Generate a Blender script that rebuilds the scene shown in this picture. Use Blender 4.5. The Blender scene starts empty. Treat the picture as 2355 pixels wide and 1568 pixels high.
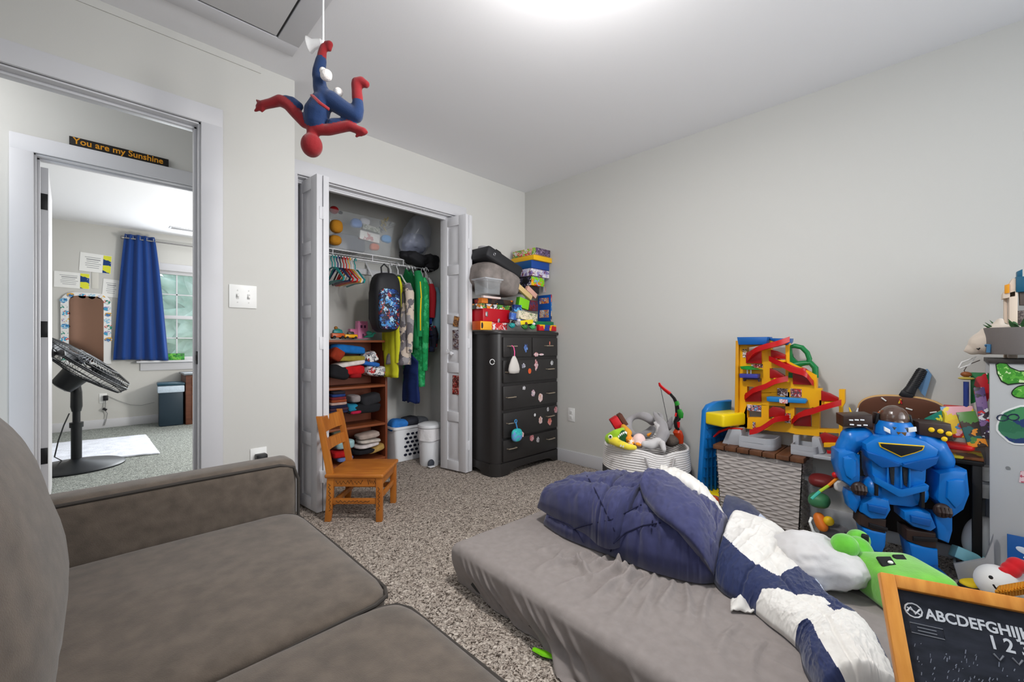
import bpy, bmesh, math, random
from mathutils import Vector, Matrix, Euler
from mathutils import noise as N
S = bpy.context.scene
COL = S.collection
R = math.radians
# ---------------------------------------------------------------- camera
CAMZ = 1.017; FPX = 975.0; CXP = 1177.5; CYP = 790.0; AZ = R(45.2)
FW = Vector((math.cos(AZ), math.sin(AZ), 0)); RT = Vector((math.sin(AZ), -math.cos(AZ), 0))
cd = bpy.data.cameras.new('camera'); cam = bpy.data.objects.new('camera', cd); COL.objects.link(cam)
cam.location = (0, 0, CAMZ); cam.rotation_euler = (R(90), 0, AZ - R(90))
cd.sensor_width = 36; cd.lens = FPX / 2355 * 36; cd.shift_y = 6 / 2355; cd.clip_start = 0.02
S.camera = cam
# ---------------------------------------------------------------- light
S.view_settings.view_transform = 'Standard'; S.view_settings.look = 'None'
S.view_settings.gamma = 1; S.view_settings.exposure = 0.0; S.view_settings.use_curve_mapping = False
W = bpy.data.worlds.new('sky'); S.world = W; W.use_nodes = True
_b = W.node_tree.nodes['Background']; _b.inputs[0].default_value = (0.80, 0.90, 1.0, 1); _b.inputs[1].default_value = 1.7
def lamp(name, kind, loc, power, color=(1, 1, 1), size=.1, sy=None, rot=(0, 0, 0)):
    l = bpy.data.lights.new(name, kind); o = bpy.data.objects.new(name, l); COL.objects.link(o)
    o.location = loc; o.rotation_euler = rot; l.energy = power; l.color = color
    if kind == 'AREA' and sy == 'disk': l.shape = 'DISK'; l.size = size
    elif kind == 'AREA':
        l.shape = 'RECTANGLE'; l.size = size; l.size_y = sy or size
    elif kind == 'DISK': pass
    else: l.shadow_soft_size = size
    return o
# daylight through the room's own window, in the wall behind the photographer (y = -1.3)
lamp('window_daylight', 'AREA', (2.0, -1.27, 1.45), 12, (1, .985, .97), 1.4, 1.5, (R(92), 0, R(3))).data.spread = R(75)
lamp('side_fill_light', 'AREA', (-.52, .2, 1.75), 3, (1, .985, .97), 1.5, 1.0, (0, R(-90), 0))  # added fill light from the sofa side, no window known there
# daylight through the far bedroom's window
lamp('bedroom_daylight', 'AREA', (1.5, 7.0, 1.5), 60, (.93, .97, 1), 1.5, 1.3, (R(-90), 0, 0))
lamp('bedroom_fill_light', 'POINT', (1.9, 4.7, 1.2), 88, (1, .97, .93), .12)  # added fill light low in the bedroom, hangs from no ceiling fixture
lamp('hall_ceiling_light', 'POINT', (-.7, 3.05, 2.25), 7.5, (1, .97, .93), .1)

# ---------------------------------------------------------------- helpers
def at(u, v, x=None, y=None, z=None, d=None):
    """a point of the room seen at photograph pixel (u, v) on a known plane"""
    r = FW + RT * ((u - CXP) / FPX) + Vector((0, 0, (CYP - v) / FPX))
    if x is not None: t = x / r.x
    elif y is not None: t = y / r.y
    elif z is not None: t = (z - CAMZ) / r.z
    else: t = d
    return Vector((0, 0, CAMZ)) + r * t
def lin(c):
    return tuple(((v / 255) / 12.92 if v / 255 <= .04045 else ((v / 255 + .055) / 1.055) ** 2.4) for v in c) + (1,)
MATS = {}
def mat(name, rgb=(200, 200, 200), rough=.6, metal=0, bump=0, bs=150, var=0, vs=6, spec=.4, trans=0, alpha=1, emit=0, sheen=0, ior=1.45, coat=0, stretch=None, rgb2=None, detail=4):
    if name in MATS: return MATS[name]
    m = bpy.data.materials.new(name); MATS[name] = m; m.use_nodes = True
    nt = m.node_tree; p = nt.nodes['Principled BSDF']
    p.inputs['Base Color'].default_value = lin(rgb); p.inputs['Roughness'].default_value = rough
    p.inputs['Metallic'].default_value = metal; p.inputs['Specular IOR Level'].default_value = spec
    p.inputs['Transmission Weight'].default_value = trans; p.inputs['Alpha'].default_value = alpha
    p.inputs['IOR'].default_value = ior; p.inputs['Coat Weight'].default_value = coat
    if sheen: p.inputs['Sheen Weight'].default_value = sheen; p.inputs['Sheen Roughness'].default_value = .5
    if emit: p.inputs['Emission Color'].default_value = lin(rgb); p.inputs['Emission Strength'].default_value = emit
    def tex(scale, det):
        tc = nt.nodes.new('ShaderNodeTexCoord'); mp = nt.nodes.new('ShaderNodeMapping'); n = nt.nodes.new('ShaderNodeTexNoise')
        nt.links.new(tc.outputs['Object'], mp.inputs[0]); nt.links.new(mp.outputs[0], n.inputs['Vector'])
        if stretch: mp.inputs['Scale'].default_value = stretch
        n.inputs['Scale'].default_value = scale; n.inputs['Detail'].default_value = det; return n
    if var or rgb2:
        n = tex(vs, detail); cr = nt.nodes.new('ShaderNodeValToRGB')
        if rgb2: a, b = rgb2, rgb
        else:
            a = tuple(max(0, c * (1 - var)) for c in rgb); b = tuple(min(255, c * (1 + var)) for c in rgb)
        cr.color_ramp.elements[0].position = .32; cr.color_ramp.elements[1].position = .68
        cr.color_ramp.elements[0].color = lin(a); cr.color_ramp.elements[1].color = lin(b)
        nt.links.new(n.outputs[0], cr.inputs[0]); nt.links.new(cr.outputs[0], p.inputs['Base Color'])
    if bump:
        n = tex(bs, 3); bu = nt.nodes.new('ShaderNodeBump'); bu.inputs['Strength'].default_value = min(1, bump); bu.inputs['Distance'].default_value = .01
        nt.links.new(n.outputs[0], bu.inputs['Height']); nt.links.new(bu.outputs[0], p.inputs['Normal'])
    return m
def busy(name, cols, scale=30, rough=.35, stretch=None, seed=0):
    """a printed surface: irregular patches of the given colours"""
    if name in MATS: return MATS[name]
    m = mat(name, cols[0], rough); nt = m.node_tree; p = nt.nodes['Principled BSDF']
    tc = nt.nodes.new('ShaderNodeTexCoord'); mp = nt.nodes.new('ShaderNodeMapping'); vo = nt.nodes.new('ShaderNodeTexVoronoi')
    mp.inputs['Location'].default_value = (seed * 1.7, seed * .9, seed * 2.3)
    if stretch: mp.inputs['Scale'].default_value = stretch
    nz = nt.nodes.new('ShaderNodeTexNoise'); nz.inputs['Scale'].default_value = scale * 1.3
    mx = nt.nodes.new('ShaderNodeMixRGB'); mx.inputs[0].default_value = .08
    nt.links.new(tc.outputs['Object'], mp.inputs[0]); nt.links.new(mp.outputs[0], mx.inputs[1]); nt.links.new(mp.outputs[0], nz.inputs['Vector'])
    nt.links.new(nz.outputs['Color'], mx.inputs[2]); nt.links.new(mx.outputs[0], vo.inputs['Vector'])
    vo.inputs['Scale'].default_value = scale
    sp = nt.nodes.new('ShaderNodeSeparateColor'); nt.links.new(vo.outputs['Color'], sp.inputs[0])
    cr = nt.nodes.new('ShaderNodeValToRGB'); cr.color_ramp.interpolation = 'CONSTANT'
    e = cr.color_ramp.elements
    while len(e) < len(cols): e.new(.5)
    for i, c in enumerate(cols): e[i].position = i / len(cols); e[i].color = lin(c)
    nt.links.new(sp.outputs[0], cr.inputs[0]); nt.links.new(cr.outputs[0], p.inputs['Base Color'])
    return m
def glass(name, tint=(235, 238, 240), alpha=.22, rough=.08):
    return mat(name, tint, rough, alpha=alpha, spec=.5)

class B:
    """collects shapes; build() links them as ONE mesh object"""
    def __init__(s): s.bm = bmesh.new()
    def _fin(s, vs, m):
        fs = set()
        for v in vs:
            if v.is_valid: fs.update(v.link_faces)
        for f in fs: f.material_index = m; f.smooth = True
    def box(s, c, d, r=(0, 0, 0), bev=0, m=0, seg=2, taper=None):
        g = bmesh.ops.create_cube(s.bm, size=1); vs = g['verts']
        for v in vs:
            k = 1
            if taper and v.co.z > 0: v.co.x *= taper[0]; v.co.y *= taper[1]
            v.co = Vector((v.co.x * d[0], v.co.y * d[1], v.co.z * d[2]))
        if bev:
            es = list({e for v in vs for e in v.link_edges})
            o = bmesh.ops.bevel(s.bm, geom=es, offset=min(bev, min(d) * .49), segments=seg, affect='EDGES', profile=.5)
            vs = list({v for f in o['faces'] for v in f.verts} | {v for v in vs if v.is_valid})
        M = Euler(r).to_matrix() if not isinstance(r, Matrix) else r.to_3x3()
        c = Vector(c)
        for v in vs: v.co = M @ v.co + c
        s._fin(vs, m); return s
    def grid(s, nu, nv, f, cu=False, cv=False, m=0, flip=False):
        V = [[s.bm.verts.new(f(i / (nu if cu else nu - 1), j / (nv if cv else nv - 1))) for j in range(nv)] for i in range(nu)]
        fs = []
        for i in range(nu if cu else nu - 1):
            for j in range(nv if cv else nv - 1):
                q = [V[i][j], V[(i + 1) % nu][j], V[(i + 1) % nu][(j + 1) % nv], V[i][(j + 1) % nv]]
                if flip: q.reverse()
                try: fc = s.bm.faces.new(q)
                except ValueError: continue
                fc.smooth = True; fc.material_index = m(i / nu, j / nv) if callable(m) else m
        return V
    def cap(s, ring, m=0, flip=False):
        try:
            f = s.bm.faces.new(list(reversed(ring)) if flip else list(ring)); f.material_index = m; f.smooth = True
        except ValueError: pass
    def tube(s, pts, r, n=8, m=0, closed=False, sq=None, cap=True):
        pts = [Vector(p) for p in pts]; k = len(pts)
        rs = r if isinstance(r, (list, tuple)) else [r] * k
        t0 = (pts[1] - pts[0]).normalized(); up = Vector((0, 0, 1)) if abs(t0.z) < .9 else Vector((1, 0, 0))
        a = t0.cross(up).normalized(); rings = []
        for i, p in enumerate(pts):
            if closed: t = pts[(i + 1) % k] - pts[i - 1]
            else: t = pts[min(i + 1, k - 1)] - pts[max(i - 1, 0)]
            t.normalize(); a = (a - t * a.dot(t)).normalized(); b = t.cross(a)
            ring = []
            for j in range(n):
                th = 2 * math.pi * j / n
                x, y = math.cos(th), math.sin(th)
                if sq: y *= sq
                ring.append(s.bm.verts.new(p + (a * x + b * y) * rs[i]))
            rings.append(ring)
        for i in range(k if closed else k - 1):
            A, Bq = rings[i], rings[(i + 1) % k]
            for j in range(n):
                f = s.bm.faces.new([A[j], A[(j + 1) % n], Bq[(j + 1) % n], Bq[j]]); f.smooth = True; f.material_index = m
        if not closed and cap: s.cap(rings[0], m, True); s.cap(rings[-1], m)
        return s
    def cyl(s, p0, p1, r0, r1=None, n=16, m=0):
        return s.tube([p0, p1], [r0, r0 if r1 is None else r1], n, m)
    def lathe(s, prof, n=24, c=(0, 0, 0), m=0, rot=None, sx=1, sy=1):
        M = Euler(rot).to_matrix() if rot else Matrix.Identity(3); c = Vector(c); rings = []
        for r, z in prof:
            rings.append([s.bm.verts.new(M @ Vector((r * sx * math.cos(2 * math.pi * j / n), r * sy * math.sin(2 * math.pi * j / n), z)) + c) for j in range(n)])
        for i in range(len(rings) - 1):
            for j in range(n):
                f = s.bm.faces.new([rings[i][j], rings[i][(j + 1) % n], rings[i + 1][(j + 1) % n], rings[i + 1][j]]); f.smooth = True
                f.material_index = m[i] if isinstance(m, (list, tuple)) else m
        mm = m if not isinstance(m, (list, tuple)) else m[0]
        s.cap(rings[0], mm, True); s.cap(rings[-1], m if not isinstance(m, (list, tuple)) else m[-1]); return s
    def ell(s, c, r, rot=(0, 0, 0), m=0, u=16, v=10):
        g = bmesh.ops.create_uvsphere(s.bm, u_segments=u, v_segments=v, radius=1)['verts']
        M = Euler(rot).to_matrix(); c = Vector(c)
        if not hasattr(r, '__len__'): r = (r, r, r)
        for q in g: q.co = M @ Vector((q.co.x * r[0], q.co.y * r[1], q.co.z * r[2])) + c
        s._fin(g, m); return s
    def prism(s, poly, a, b, M=None, m=0, bev=0):
        """polygon in the local XY plane extruded from z=a to z=b, then placed by matrix M"""
        M = M or Matrix.Identity(4)
        lo = [s.bm.verts.new((p[0], p[1], a)) for p in poly]; hi = [s.bm.verts.new((p[0], p[1], b)) for p in poly]; n = len(poly)
        fs = [s.bm.faces.new(list(reversed(lo))), s.bm.faces.new(hi)]
        for i in range(n): fs.append(s.bm.faces.new([lo[i], lo[(i + 1) % n], hi[(i + 1) % n], hi[i]]))
        vs = lo + hi
        if bev:
            es = list({e for f in fs[:2] for e in f.edges})
            o = bmesh.ops.bevel(s.bm, geom=es, offset=bev, segments=2, affect='EDGES', profile=.5)
            vs = list({v for f in o['faces'] for v in f.verts} | {v for v in vs if v.is_valid})
        for v in vs: v.co = M @ v.co
        s._fin(vs, m); return s
    def build(s, name, mats, parent=None, loc=(0, 0, 0), rot=(0, 0, 0), ang=38, flat=False):
        bmesh.ops.recalc_face_normals(s.bm, faces=s.bm.faces[:])
        me = bpy.data.meshes.new(name); s.bm.to_mesh(me); s.bm.free()
        for q in (mats if isinstance(mats, (list, tuple)) else [mats]): me.materials.append(q)
        if flat:
            for p in me.polygons: p.use_smooth = False
        else: me.set_sharp_from_angle(angle=R(ang))
        o = bpy.data.objects.new(name, me); COL.objects.link(o); o.location = loc; o.rotation_euler = rot
        if parent: o.parent = parent
        return o
def bake(o, mods):
    """apply modifiers (name, type, settings) without operators"""
    for ty, kw in mods:
        md = o.modifiers.new(ty, ty)
        for k, v in kw.items(): setattr(md, k, v)
    dg = bpy.context.evaluated_depsgraph_get(); dg.update()
    me = bpy.data.meshes.new_from_object(o.evaluated_get(dg)); ms = list(o.data.materials)
    o.modifiers.clear(); old = o.data; o.data = me
    if len(me.materials) == 0:
        for q in ms: me.materials.append(q)
    for p in me.polygons: p.use_smooth = True
    return o
def organic(o, voxel=.006, it=6, fac=.5):
    return bake(o, [('REMESH', dict(mode='VOXEL', voxel_size=voxel, use_smooth_shade=True)), ('SMOOTH', dict(iterations=it, factor=fac))])
def paint(o, f):
    for p in o.data.polygons: p.material_index = f(p.center)
def tag(o, label, cat, group=None):
    o['label'] = label; o['category'] = cat
    if group: o['group'] = group
    return o
def thing(name, label, cat, loc=(0, 0, 0), rz=0, group=None, rot=None):
    o = bpy.data.objects.new(name, None); COL.objects.link(o); o.empty_display_size = .05
    o.location = loc; o.rotation_euler = rot or (0, 0, rz); return tag(o, label, cat, group)
def struct(o): o['kind'] = 'structure'; return o
def dup(root, loc, rz=None, label=None, group=None, rot=None, scale=None):
    r = root.copy(); COL.objects.link(r); r.location = loc
    if rz is not None: r.rotation_euler = (0, 0, rz)
    if rot is not None: r.rotation_euler = rot
    if scale: r.scale = scale
    if label: r['label'] = label
    if group: r['group'] = group
    for ch in list(root.children):
        c = ch.copy(); COL.objects.link(c); c.parent = r
        for g in list(ch.children):
            d = g.copy(); COL.objects.link(d); d.parent = c
    return r
def text(name, s, size, m, parent=None, M=None, ext=.001, loc=(0, 0, 0), rot=(0, 0, 0), align='LEFT', bold=0, sx=1):
    cu = bpy.data.curves.new(name, 'FONT'); cu.body = s; cu.size = size; cu.extrude = ext; cu.align_x = align; cu.offset = bold; cu.resolution_u = 3
    t = bpy.data.objects.new(name, cu); COL.objects.link(t)
    dg = bpy.context.evaluated_depsgraph_get(); dg.update()
    me = bpy.data.meshes.new_from_object(t.evaluated_get(dg)); bpy.data.objects.remove(t)
    me.materials.clear(); me.materials.append(m)
    o = bpy.data.objects.new(name, me); COL.objects.link(o); o.location = loc; o.rotation_euler = rot; o.scale = (sx, 1, 1)
    if parent: o.parent = parent
    return o
def fbm(x, y, z=0, o=4): return N.fractal(Vector((x, y, z)), 1.0, 2.0, o)
def sstep(a, b, x):
    t = min(1, max(0, (x - a) / (b - a))); return t * t * (3 - 2 * t)
def interp(pts, t):
    """piecewise-smooth interpolation of tuples at t in 0..1"""
    n = len(pts) - 1; k = min(n - 1, int(t * n)); f = t * n - k
    p = [Vector(pts[max(0, min(n, i))]) for i in (k - 1, k, k + 1, k + 2)]
    return .5 * (2 * p[1] + (p[2] - p[0]) * f + (2 * p[0] - 5 * p[1] + 4 * p[2] - p[3]) * f * f + (3 * p[1] - p[0] - 3 * p[2] + p[3]) * f ** 3)
# ================================================================ materials of the room
XR = 2.907; YB = 2.755; YL = 2.46; HC = 2.44; XJ = .783
wallm = mat('greige_wall_paint', (205, 204, 200), .85, bump=.03, bs=300, spec=.2)
ceilm = mat('white_ceiling_paint', (236, 236, 239), .9, bump=.04, bs=260, spec=.15)
trimm = mat('white_trim_paint', (208, 208, 212), .45, spec=.4)
closetm = mat('closet_wall_paint', (205, 204, 200), .85, spec=.2)
def carpet(name, a, b, c):
    m = mat(name, b, .95, spec=.1); nt = m.node_tree; p = nt.nodes['Principled BSDF']
    tc = nt.nodes.new('ShaderNodeTexCoord'); n = nt.nodes.new('ShaderNodeTexNoise'); n.inputs['Scale'].default_value = 78; n.inputs['Detail'].default_value = 3
    n.inputs['Distortion'].default_value = 1.6
    cr = nt.nodes.new('ShaderNodeValToRGB'); e = cr.color_ramp.elements; e[0].position = .36; e[0].color = lin(a); e[1].position = .66; e[1].color = lin(c)
    x = e.new(.47); x.color = lin(b)
    bu = nt.nodes.new('ShaderNodeBump'); bu.inputs['Strength'].default_value = 1; bu.inputs['Distance'].default_value = .02
    nt.links.new(tc.outputs['Object'], n.inputs['Vector']); nt.links.new(n.outputs[0], cr.inputs[0]); nt.links.new(cr.outputs[0], p.inputs['Base Color'])
    nt.links.new(n.outputs[0], bu.inputs['Height']); nt.links.new(bu.outputs[0], p.inputs['Normal']); return m
carpm = carpet('beige_frieze_carpet', (78, 68, 60), (184, 170, 158), (244, 232, 220))
carpm2 = carpet('frieze_carpet_daylight_tint', (104, 108, 104), (158, 163, 157), (205, 210, 204))  # same carpet, the bedroom's cool daylight tint put into its colour
def sbox(name, lo, hi, m, bev=0):
    lo = Vector(lo); hi = Vector(hi); return struct(B().box((lo + hi) / 2, hi - lo, bev=bev).build(name, m))
def slab(name, boxes, m, bev=0):
    b = B()
    for lo, hi in boxes:
        lo = Vector(lo); hi = Vector(hi); b.box((lo + hi) / 2, hi - lo, bev=bev)
    return struct(b.build(name, m))
# floors and ceilings
sbox('floor', (-.6, -1.4, -.1), (3.1, 3.0, 0), carpm)
sbox('floor_closet', (.4, 3.0, -.1), (2.5, 3.75, 0), carpm)
sbox('floor_bedroom', (-3, 3.75, -.1), (4, 7.3, 0), carpm2)
sbox('floor_hall', (-3, 3.0, -.1), (.4, 3.75, 0), carpm)
sbox('ceiling', (-.6, -1.4, HC), (3.1, 3.75, HC + .1), ceilm)
sbox('ceiling_hall', (-3, YL, HC), (-.6, 3.75, HC + .1), ceilm)
sbox('ceiling_bedroom', (-3, 3.75, HC), (4, 7.3, HC + .1), ceilm)
# walls of the room
sbox('wall_right', (XR, -1.4, 0), (XR + .12, YB + .12, HC), wallm)
slab('wall_front', [((-.6, -1.42, 0), (.55, -1.3, HC)), ((2.75, -1.42, 0), (XR, -1.3, HC)), ((.55, -1.42, 0), (2.75, -1.3, .65)), ((.55, -1.42, 2.2), (2.75, -1.3, HC))], wallm)
slab('wall_behind_sofa', [((-.68, -1.42, 0), (-.56, -.6, HC)), ((-.68, 1.0, 0), (-.56, YL, HC)), ((-.68, -.6, 0), (-.56, 1.0, 1.2)), ((-.68, -.6, 2.3), (-.56, 1.0, HC))], wallm)
# left wall with its doorway (clear opening x -.44 .. .367, head 2.06)
DX0, DX1, DH = -.44, .367, 2.06
slab('wall_left', [((-.6, YL, 0), (DX0, YL + .115, HC)), ((DX1, YL, 0), (XJ, YL + .115, HC)), ((DX0, YL, DH), (DX1, YL + .115, HC)),
                   ((XJ - .115, YL + .115, 0), (XJ, YB + .115, HC))], wallm)
# closet wall with its opening
CX0, CX1, CH = .889, 2.105, 2.045
slab('wall_back', [((XJ, YB, 0), (CX0, YB + .115, HC)), ((CX1, YB, 0), (XR, YB + .115, HC)), ((CX0, YB, CH), (CX1, YB + .115, HC))], wallm)
CYB = 3.56
slab('wall_closet', [((.6, CYB, 0), (2.35, CYB + .1, HC)), ((.6, YB + .115, 0), (.7, CYB, HC)), ((2.22, YB + .115, 0), (2.35, CYB, HC))], closetm)
# hall, far doorway and the bedroom
HY = 3.5; EX0, EX1, EH = -.222, .6, 2.062
slab('wall_hall', [((-3, HY, 0), (EX0, HY + .115, HC)), ((EX1, HY, 0), (.72, HY + .115, HC)), ((EX0, HY, EH), (EX1, HY + .115, HC)), ((-1.7, 2.5, 0), (-1.6, HY, HC))], wallm)
BY = 7.1; WX0, WX1, WZ0, WZ1 = .52, 1.6, .80, 1.97
slab('wall_bedroom_far', [((-3, BY, 0), (WX0, BY + .12, HC)), ((WX1, BY, 0), (4, BY + .12, HC)), ((WX0, BY, 0), (WX1, BY + .12, WZ0)), ((WX0, BY, WZ1), (WX1, BY + .12, HC))], wallm)
slab('wall_bedroom_side', [((-2.1, 3.6, 0), (-2.0, BY, HC)), ((3.6, 3.6, 0), (3.7, BY, HC)), ((2.35, 3.62, 0), (3.6, 3.72, HC))], wallm)
# door casings and jambs
def casing(name, x0, x1, h, y, w=.088, left=True, right=True, t=.018):
    b = B()
    if left: b.box((x0 - w / 2, y - t / 2, (h + w) / 2), (w, t, h + w), bev=.004)
    if right: b.box((x1 + w / 2, y - t / 2, (h + w) / 2), (w, t, h + w), bev=.004)
    b.box(((x0 + x1) / 2, y - t / 2 - .001, h + w / 2), (x1 - x0 + 2 * w - .002, t, w), bev=.004)
    return struct(b.build(name, trimm))
def jamb(name, x0, x1, h, y, dep=.115, t=.02, stop=True, sidel=True):
    b = B()
    if sidel: b.box((x0 + t / 2, y + dep / 2, h / 2), (t, dep, h), bev=.002)
    b.box((x1 - t / 2, y + dep / 2, h / 2), (t, dep, h), bev=.002)
    b.box(((x0 + x1) / 2, y + dep / 2, h - t / 2), (x1 - x0, dep, t), bev=.002)
    if stop:
        for xx in (x0 + t + .006, x1 - t - .006): b.box((xx, y + dep * .5, h / 2), (.012, .035, h), bev=.002)
        b.box(((x0 + x1) / 2, y + dep * .5, h - t - .006), (x1 - x0 - 2 * t, .035, .012), bev=.002)
    return struct(b.build(name, trimm))
casing('trim_1', DX0, DX1, DH, YL); jamb('trim_2', DX0 - .0, DX1 + .012, DH + .012, YL)
casing('trim_3', EX0, EX1, EH, HY); jamb('trim_4', EX0 - .012, EX1 + .012, EH + .012, HY)
casing('trim_5', CX0, CX1, CH, YB, left=True); jamb('trim_6', CX0 - .012, CX1 + .012, CH + .012, YB)
b = B()  # bifold track under the closet head
b.box(((CX0 + CX1) / 2, YB + .06, CH - .02), (CX1 - CX0 - .02, .03, .022), bev=.002)
struct(b.build('trim_7', trimm))
def baseb(name, lo, hi): return sbox(name, lo, hi, trimm, .004)
baseb('baseboard_right', (XR - .014, -1.3, 0), (XR, YB, .105))
baseb('baseboard_left', (DX1 + .088, YL - .014, 0), (XJ, YL, .105))
baseb('baseboard_back', (CX1 + .088, YB - .014, 0), (XR, YB, .105))
baseb('baseboard_bedroom', (-2, BY - .014, 0), (3.6, BY, .105))
# attic hatch in the ceiling: flat casing and a panel let into it
hx0, hy0, hx1, hy1 = -.60, 1.30, .706, 2.25
b = B()
w = .092
b.box(((hx0 + hx1) / 2, hy1 - w / 2, HC - .004), (hx1 - hx0, w, .010), bev=.002)
b.box(((hx0 + hx1) / 2, hy0 + w / 2, HC - .004), (hx1 - hx0, w, .010), bev=.002)
b.box((hx1 - w / 2, (hy0 + hy1) / 2, HC - .004), (w, hy1 - hy0 - 2 * w, .010), bev=.002)
struct(b.build('trim_8', trimm))
darkgap = mat('dark_gap', (70, 70, 70), .9)
b = B(); b.box(((hx0 + hx1 - w) / 2, (hy0 + hy1) / 2, HC - .001), (hx1 - hx0 - w, hy1 - hy0 - 2 * w, .003), m=1)
b.box(((hx0 + hx1 - w) / 2 - .006, (hy0 + hy1) / 2, HC - .004), (hx1 - hx0 - w - .007, hy1 - hy0 - 2 * w - .022, .009), bev=.001)
struct(b.build('ceiling_attic_hatch', [mat('hatch_panel_paint', (212, 212, 214), .7), darkgap]))
# thin added strip imitating the band of shade under the ceiling, over the doorway
sbox('shade_strip', (-.6, YL - .006, HC - .035), (.62, YL, HC), wallm)
# bedroom window: frame, grilles, glass
b = B()
cx, cz, ww, hh = (WX0 + WX1) / 2, (WZ0 + WZ1) / 2, WX1 - WX0, WZ1 - WZ0
for x in (WX0 + .02, WX1 - .02): b.box((x, BY + .05, cz), (.04, .06, hh), bev=.003)
for z in (WZ0 + .02, cz - .02, WZ1 - .02): b.box((cx, BY + .05, z), (ww, .06, .045), bev=.003)
wf = struct(b.build('window_1', trimm))
g = B()
for i in range(1, 4): g.box((WX0 + .04 + (ww - .08) * i / 4, BY + .05, cz), (.014, .02, hh - .05))
for z in (WZ0 + .04 + .25, cz + .28): g.box((cx, BY + .05, z), (ww - .06, .02, .014))
g.build('window_grille', trimm, wf)
B().box((cx, BY + .055, cz), (ww - .05, .006, hh - .05)).build('window_pane', mat('window_glass', (225, 240, 238), .02, alpha=.12), wf)
b = B()
b.box((cx, BY - .008, WZ1 + .045), (ww + .16, .018, .09), bev=.003)
for x in (WX0 - .04, WX1 + .04): b.box((x, BY - .008, cz), (.08, .018, hh), bev=.003)
struct(b.build('trim_10', trimm))
b = B(); b.box((cx, BY - .03, WZ0 - .012), (ww + .24, .10, .026), bev=.004); b.box((cx, BY - .01, WZ0 - .075), (ww + .16, .018, .10), bev=.003)
struct(b.build('trim_11', trimm))
# ================================================================ ceiling lamp (above the frame)
def ceiling_lamp(x, y, power):
    t = thing('ceiling_light', 'round white flush ceiling light in the middle of the ceiling', 'ceiling light', (x, y, HC))
    B().lathe([(0.0, 0), (.14, 0), (.14, -.02), (.0, -.02)], 32).build('base', trimm, t)
    B().lathe([(.12, -.02), (.13, -.05), (.09, -.085), (0.0, -.10)], 32).build('diffuser', mat('lit_diffuser', (255, 250, 242), .4, emit=2), t)
    l = lamp('ceiling_light_bulb', 'AREA', (x, y, HC - .115), power, (1, .975, .945), .2, 'disk')
    lamp('ceiling_light_side_fill', 'POINT', (x, y, HC - .26), power * .95, (1, .975, .945), .07)  # added point light below the fixture, spreads light sideways
    return t
ceiling_lamp(1.12, .80, 21)
# ================================================================ sofa
velvet = mat('brown_grey_velvet', (94, 84, 75), .85, var=.10, vs=26, sheen=.3, bump=.15, bs=420, detail=10, spec=.15)
piping = mat('sofa_piping', (62, 57, 53), .85)
def superq(b, c, d, e=.28, rot=None, bulge=(0, 0, 0), nu=56, nv=28, m=0, wr=0, seed=0):
    """rounded cushion: superquadric with bulged faces"""
    M = (Euler(rot).to_matrix() if rot else Matrix.Identity(3)); c = Vector(c)
    pw = lambda v, k: math.copysign(abs(v) ** k, v)
    def f(u, v):
        a = 2 * math.pi * u; p = math.pi * (v - .5)
        x = pw(math.cos(p), e) * pw(math.cos(a), e); y = pw(math.cos(p), e) * pw(math.sin(a), e); z = pw(math.sin(p), e)
        fx, fy, fz = 1 - x * x, 1 - y * y, 1 - z * z
        q = Vector((x * (1 + bulge[0] * fy * fz) * d[0] / 2, y * (1 + bulge[1] * fx * fz) * d[1] / 2, z * (1 + bulge[2] * fx * fy) * d[2] / 2))
        if wr: q *= 1 + wr * fbm(q.x * 7 + seed, q.y * 7, q.z * 7)
        return M @ q + c
    b.grid(nu, nv, f, cu=True, m=m); return b
sofa = thing('sofa', 'brown-grey velvet sofa with a low arm, in front of the open doorway', 'sofa', (0, 0, 0))
B().box((-.03, .55, .22), (1.02, 2.1, .26), bev=.02).build('sofa_base', velvet, sofa)
b = B(); b.box((-.02, 1.683, .315), (1.10, .125, .58), bev=.035, seg=4); arm = b.build('arm', velvet, sofa)
def arm_pipe(y):
    return [(-.45, y, .588), (.2, y, .592), (.47, y, .59), (.515, y, .575), (.53, y, .53), (.53, y, .3), (.53, y, .06)]
b = B(); b.tube(arm_pipe(1.627), .0055, 8); b.tube(arm_pipe(1.74), .0055, 8); b.build('piping', piping, arm)
for y0, y1, sd in ((.905, 1.615, 1), (.185, .895, 2), (-.53, .175, 3)):
    b = B(); superq(b, (.115, (y0 + y1) / 2, .355), (.80, y1 - y0, .165), .18, bulge=(.01, .0, .22), wr=.012, seed=sd, nu=96, nv=40)
    sc = b.build('seat_cushion', velvet, sofa, ang=80)
    b = B(); yy0, yy1 = y0 + .004, y1 - .004; pts = []
    xx = .512; r = .05
    for q in [(-.2, yy0), (xx - r, yy0), (xx - r * .3, yy0 + r * .3), (xx, yy0 + r), (xx + .004, (yy0 + yy1) / 2), (xx, yy1 - r), (xx - r * .3, yy1 - r * .3), (xx - r, yy1), (-.2, yy1)]:
        pts.append((q[0], q[1], .418 if q[0] > -.1 else .40))
    b.tube(pts, .005, 8); b.build('piping', piping, sc)
for y0, y1, sd in ((.80, 1.60, 5), (-.05, .78, 6)):
    b = B(); superq(b, (-.215, (y0 + y1) / 2, .63), (.27, y1 - y0, .50), .42, rot=(0, R(-13), 0), bulge=(.25, .05, .06), wr=.03, seed=sd, nu=96, nv=48)
    b.build('back_cushion', velvet, sofa, ang=80)
B().box((-.42, .55, .45), (.16, 2.1, .72), bev=.05, seg=3).build('back_frame', velvet, sofa)
for x in (-.45, .42):
    for y in (-.42, 1.68): B().box((x, y, .045), (.06, .06, .09), bev=.008).build('leg', mat('dark_sofa_leg', (38, 32, 28), .5), sofa)
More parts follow.
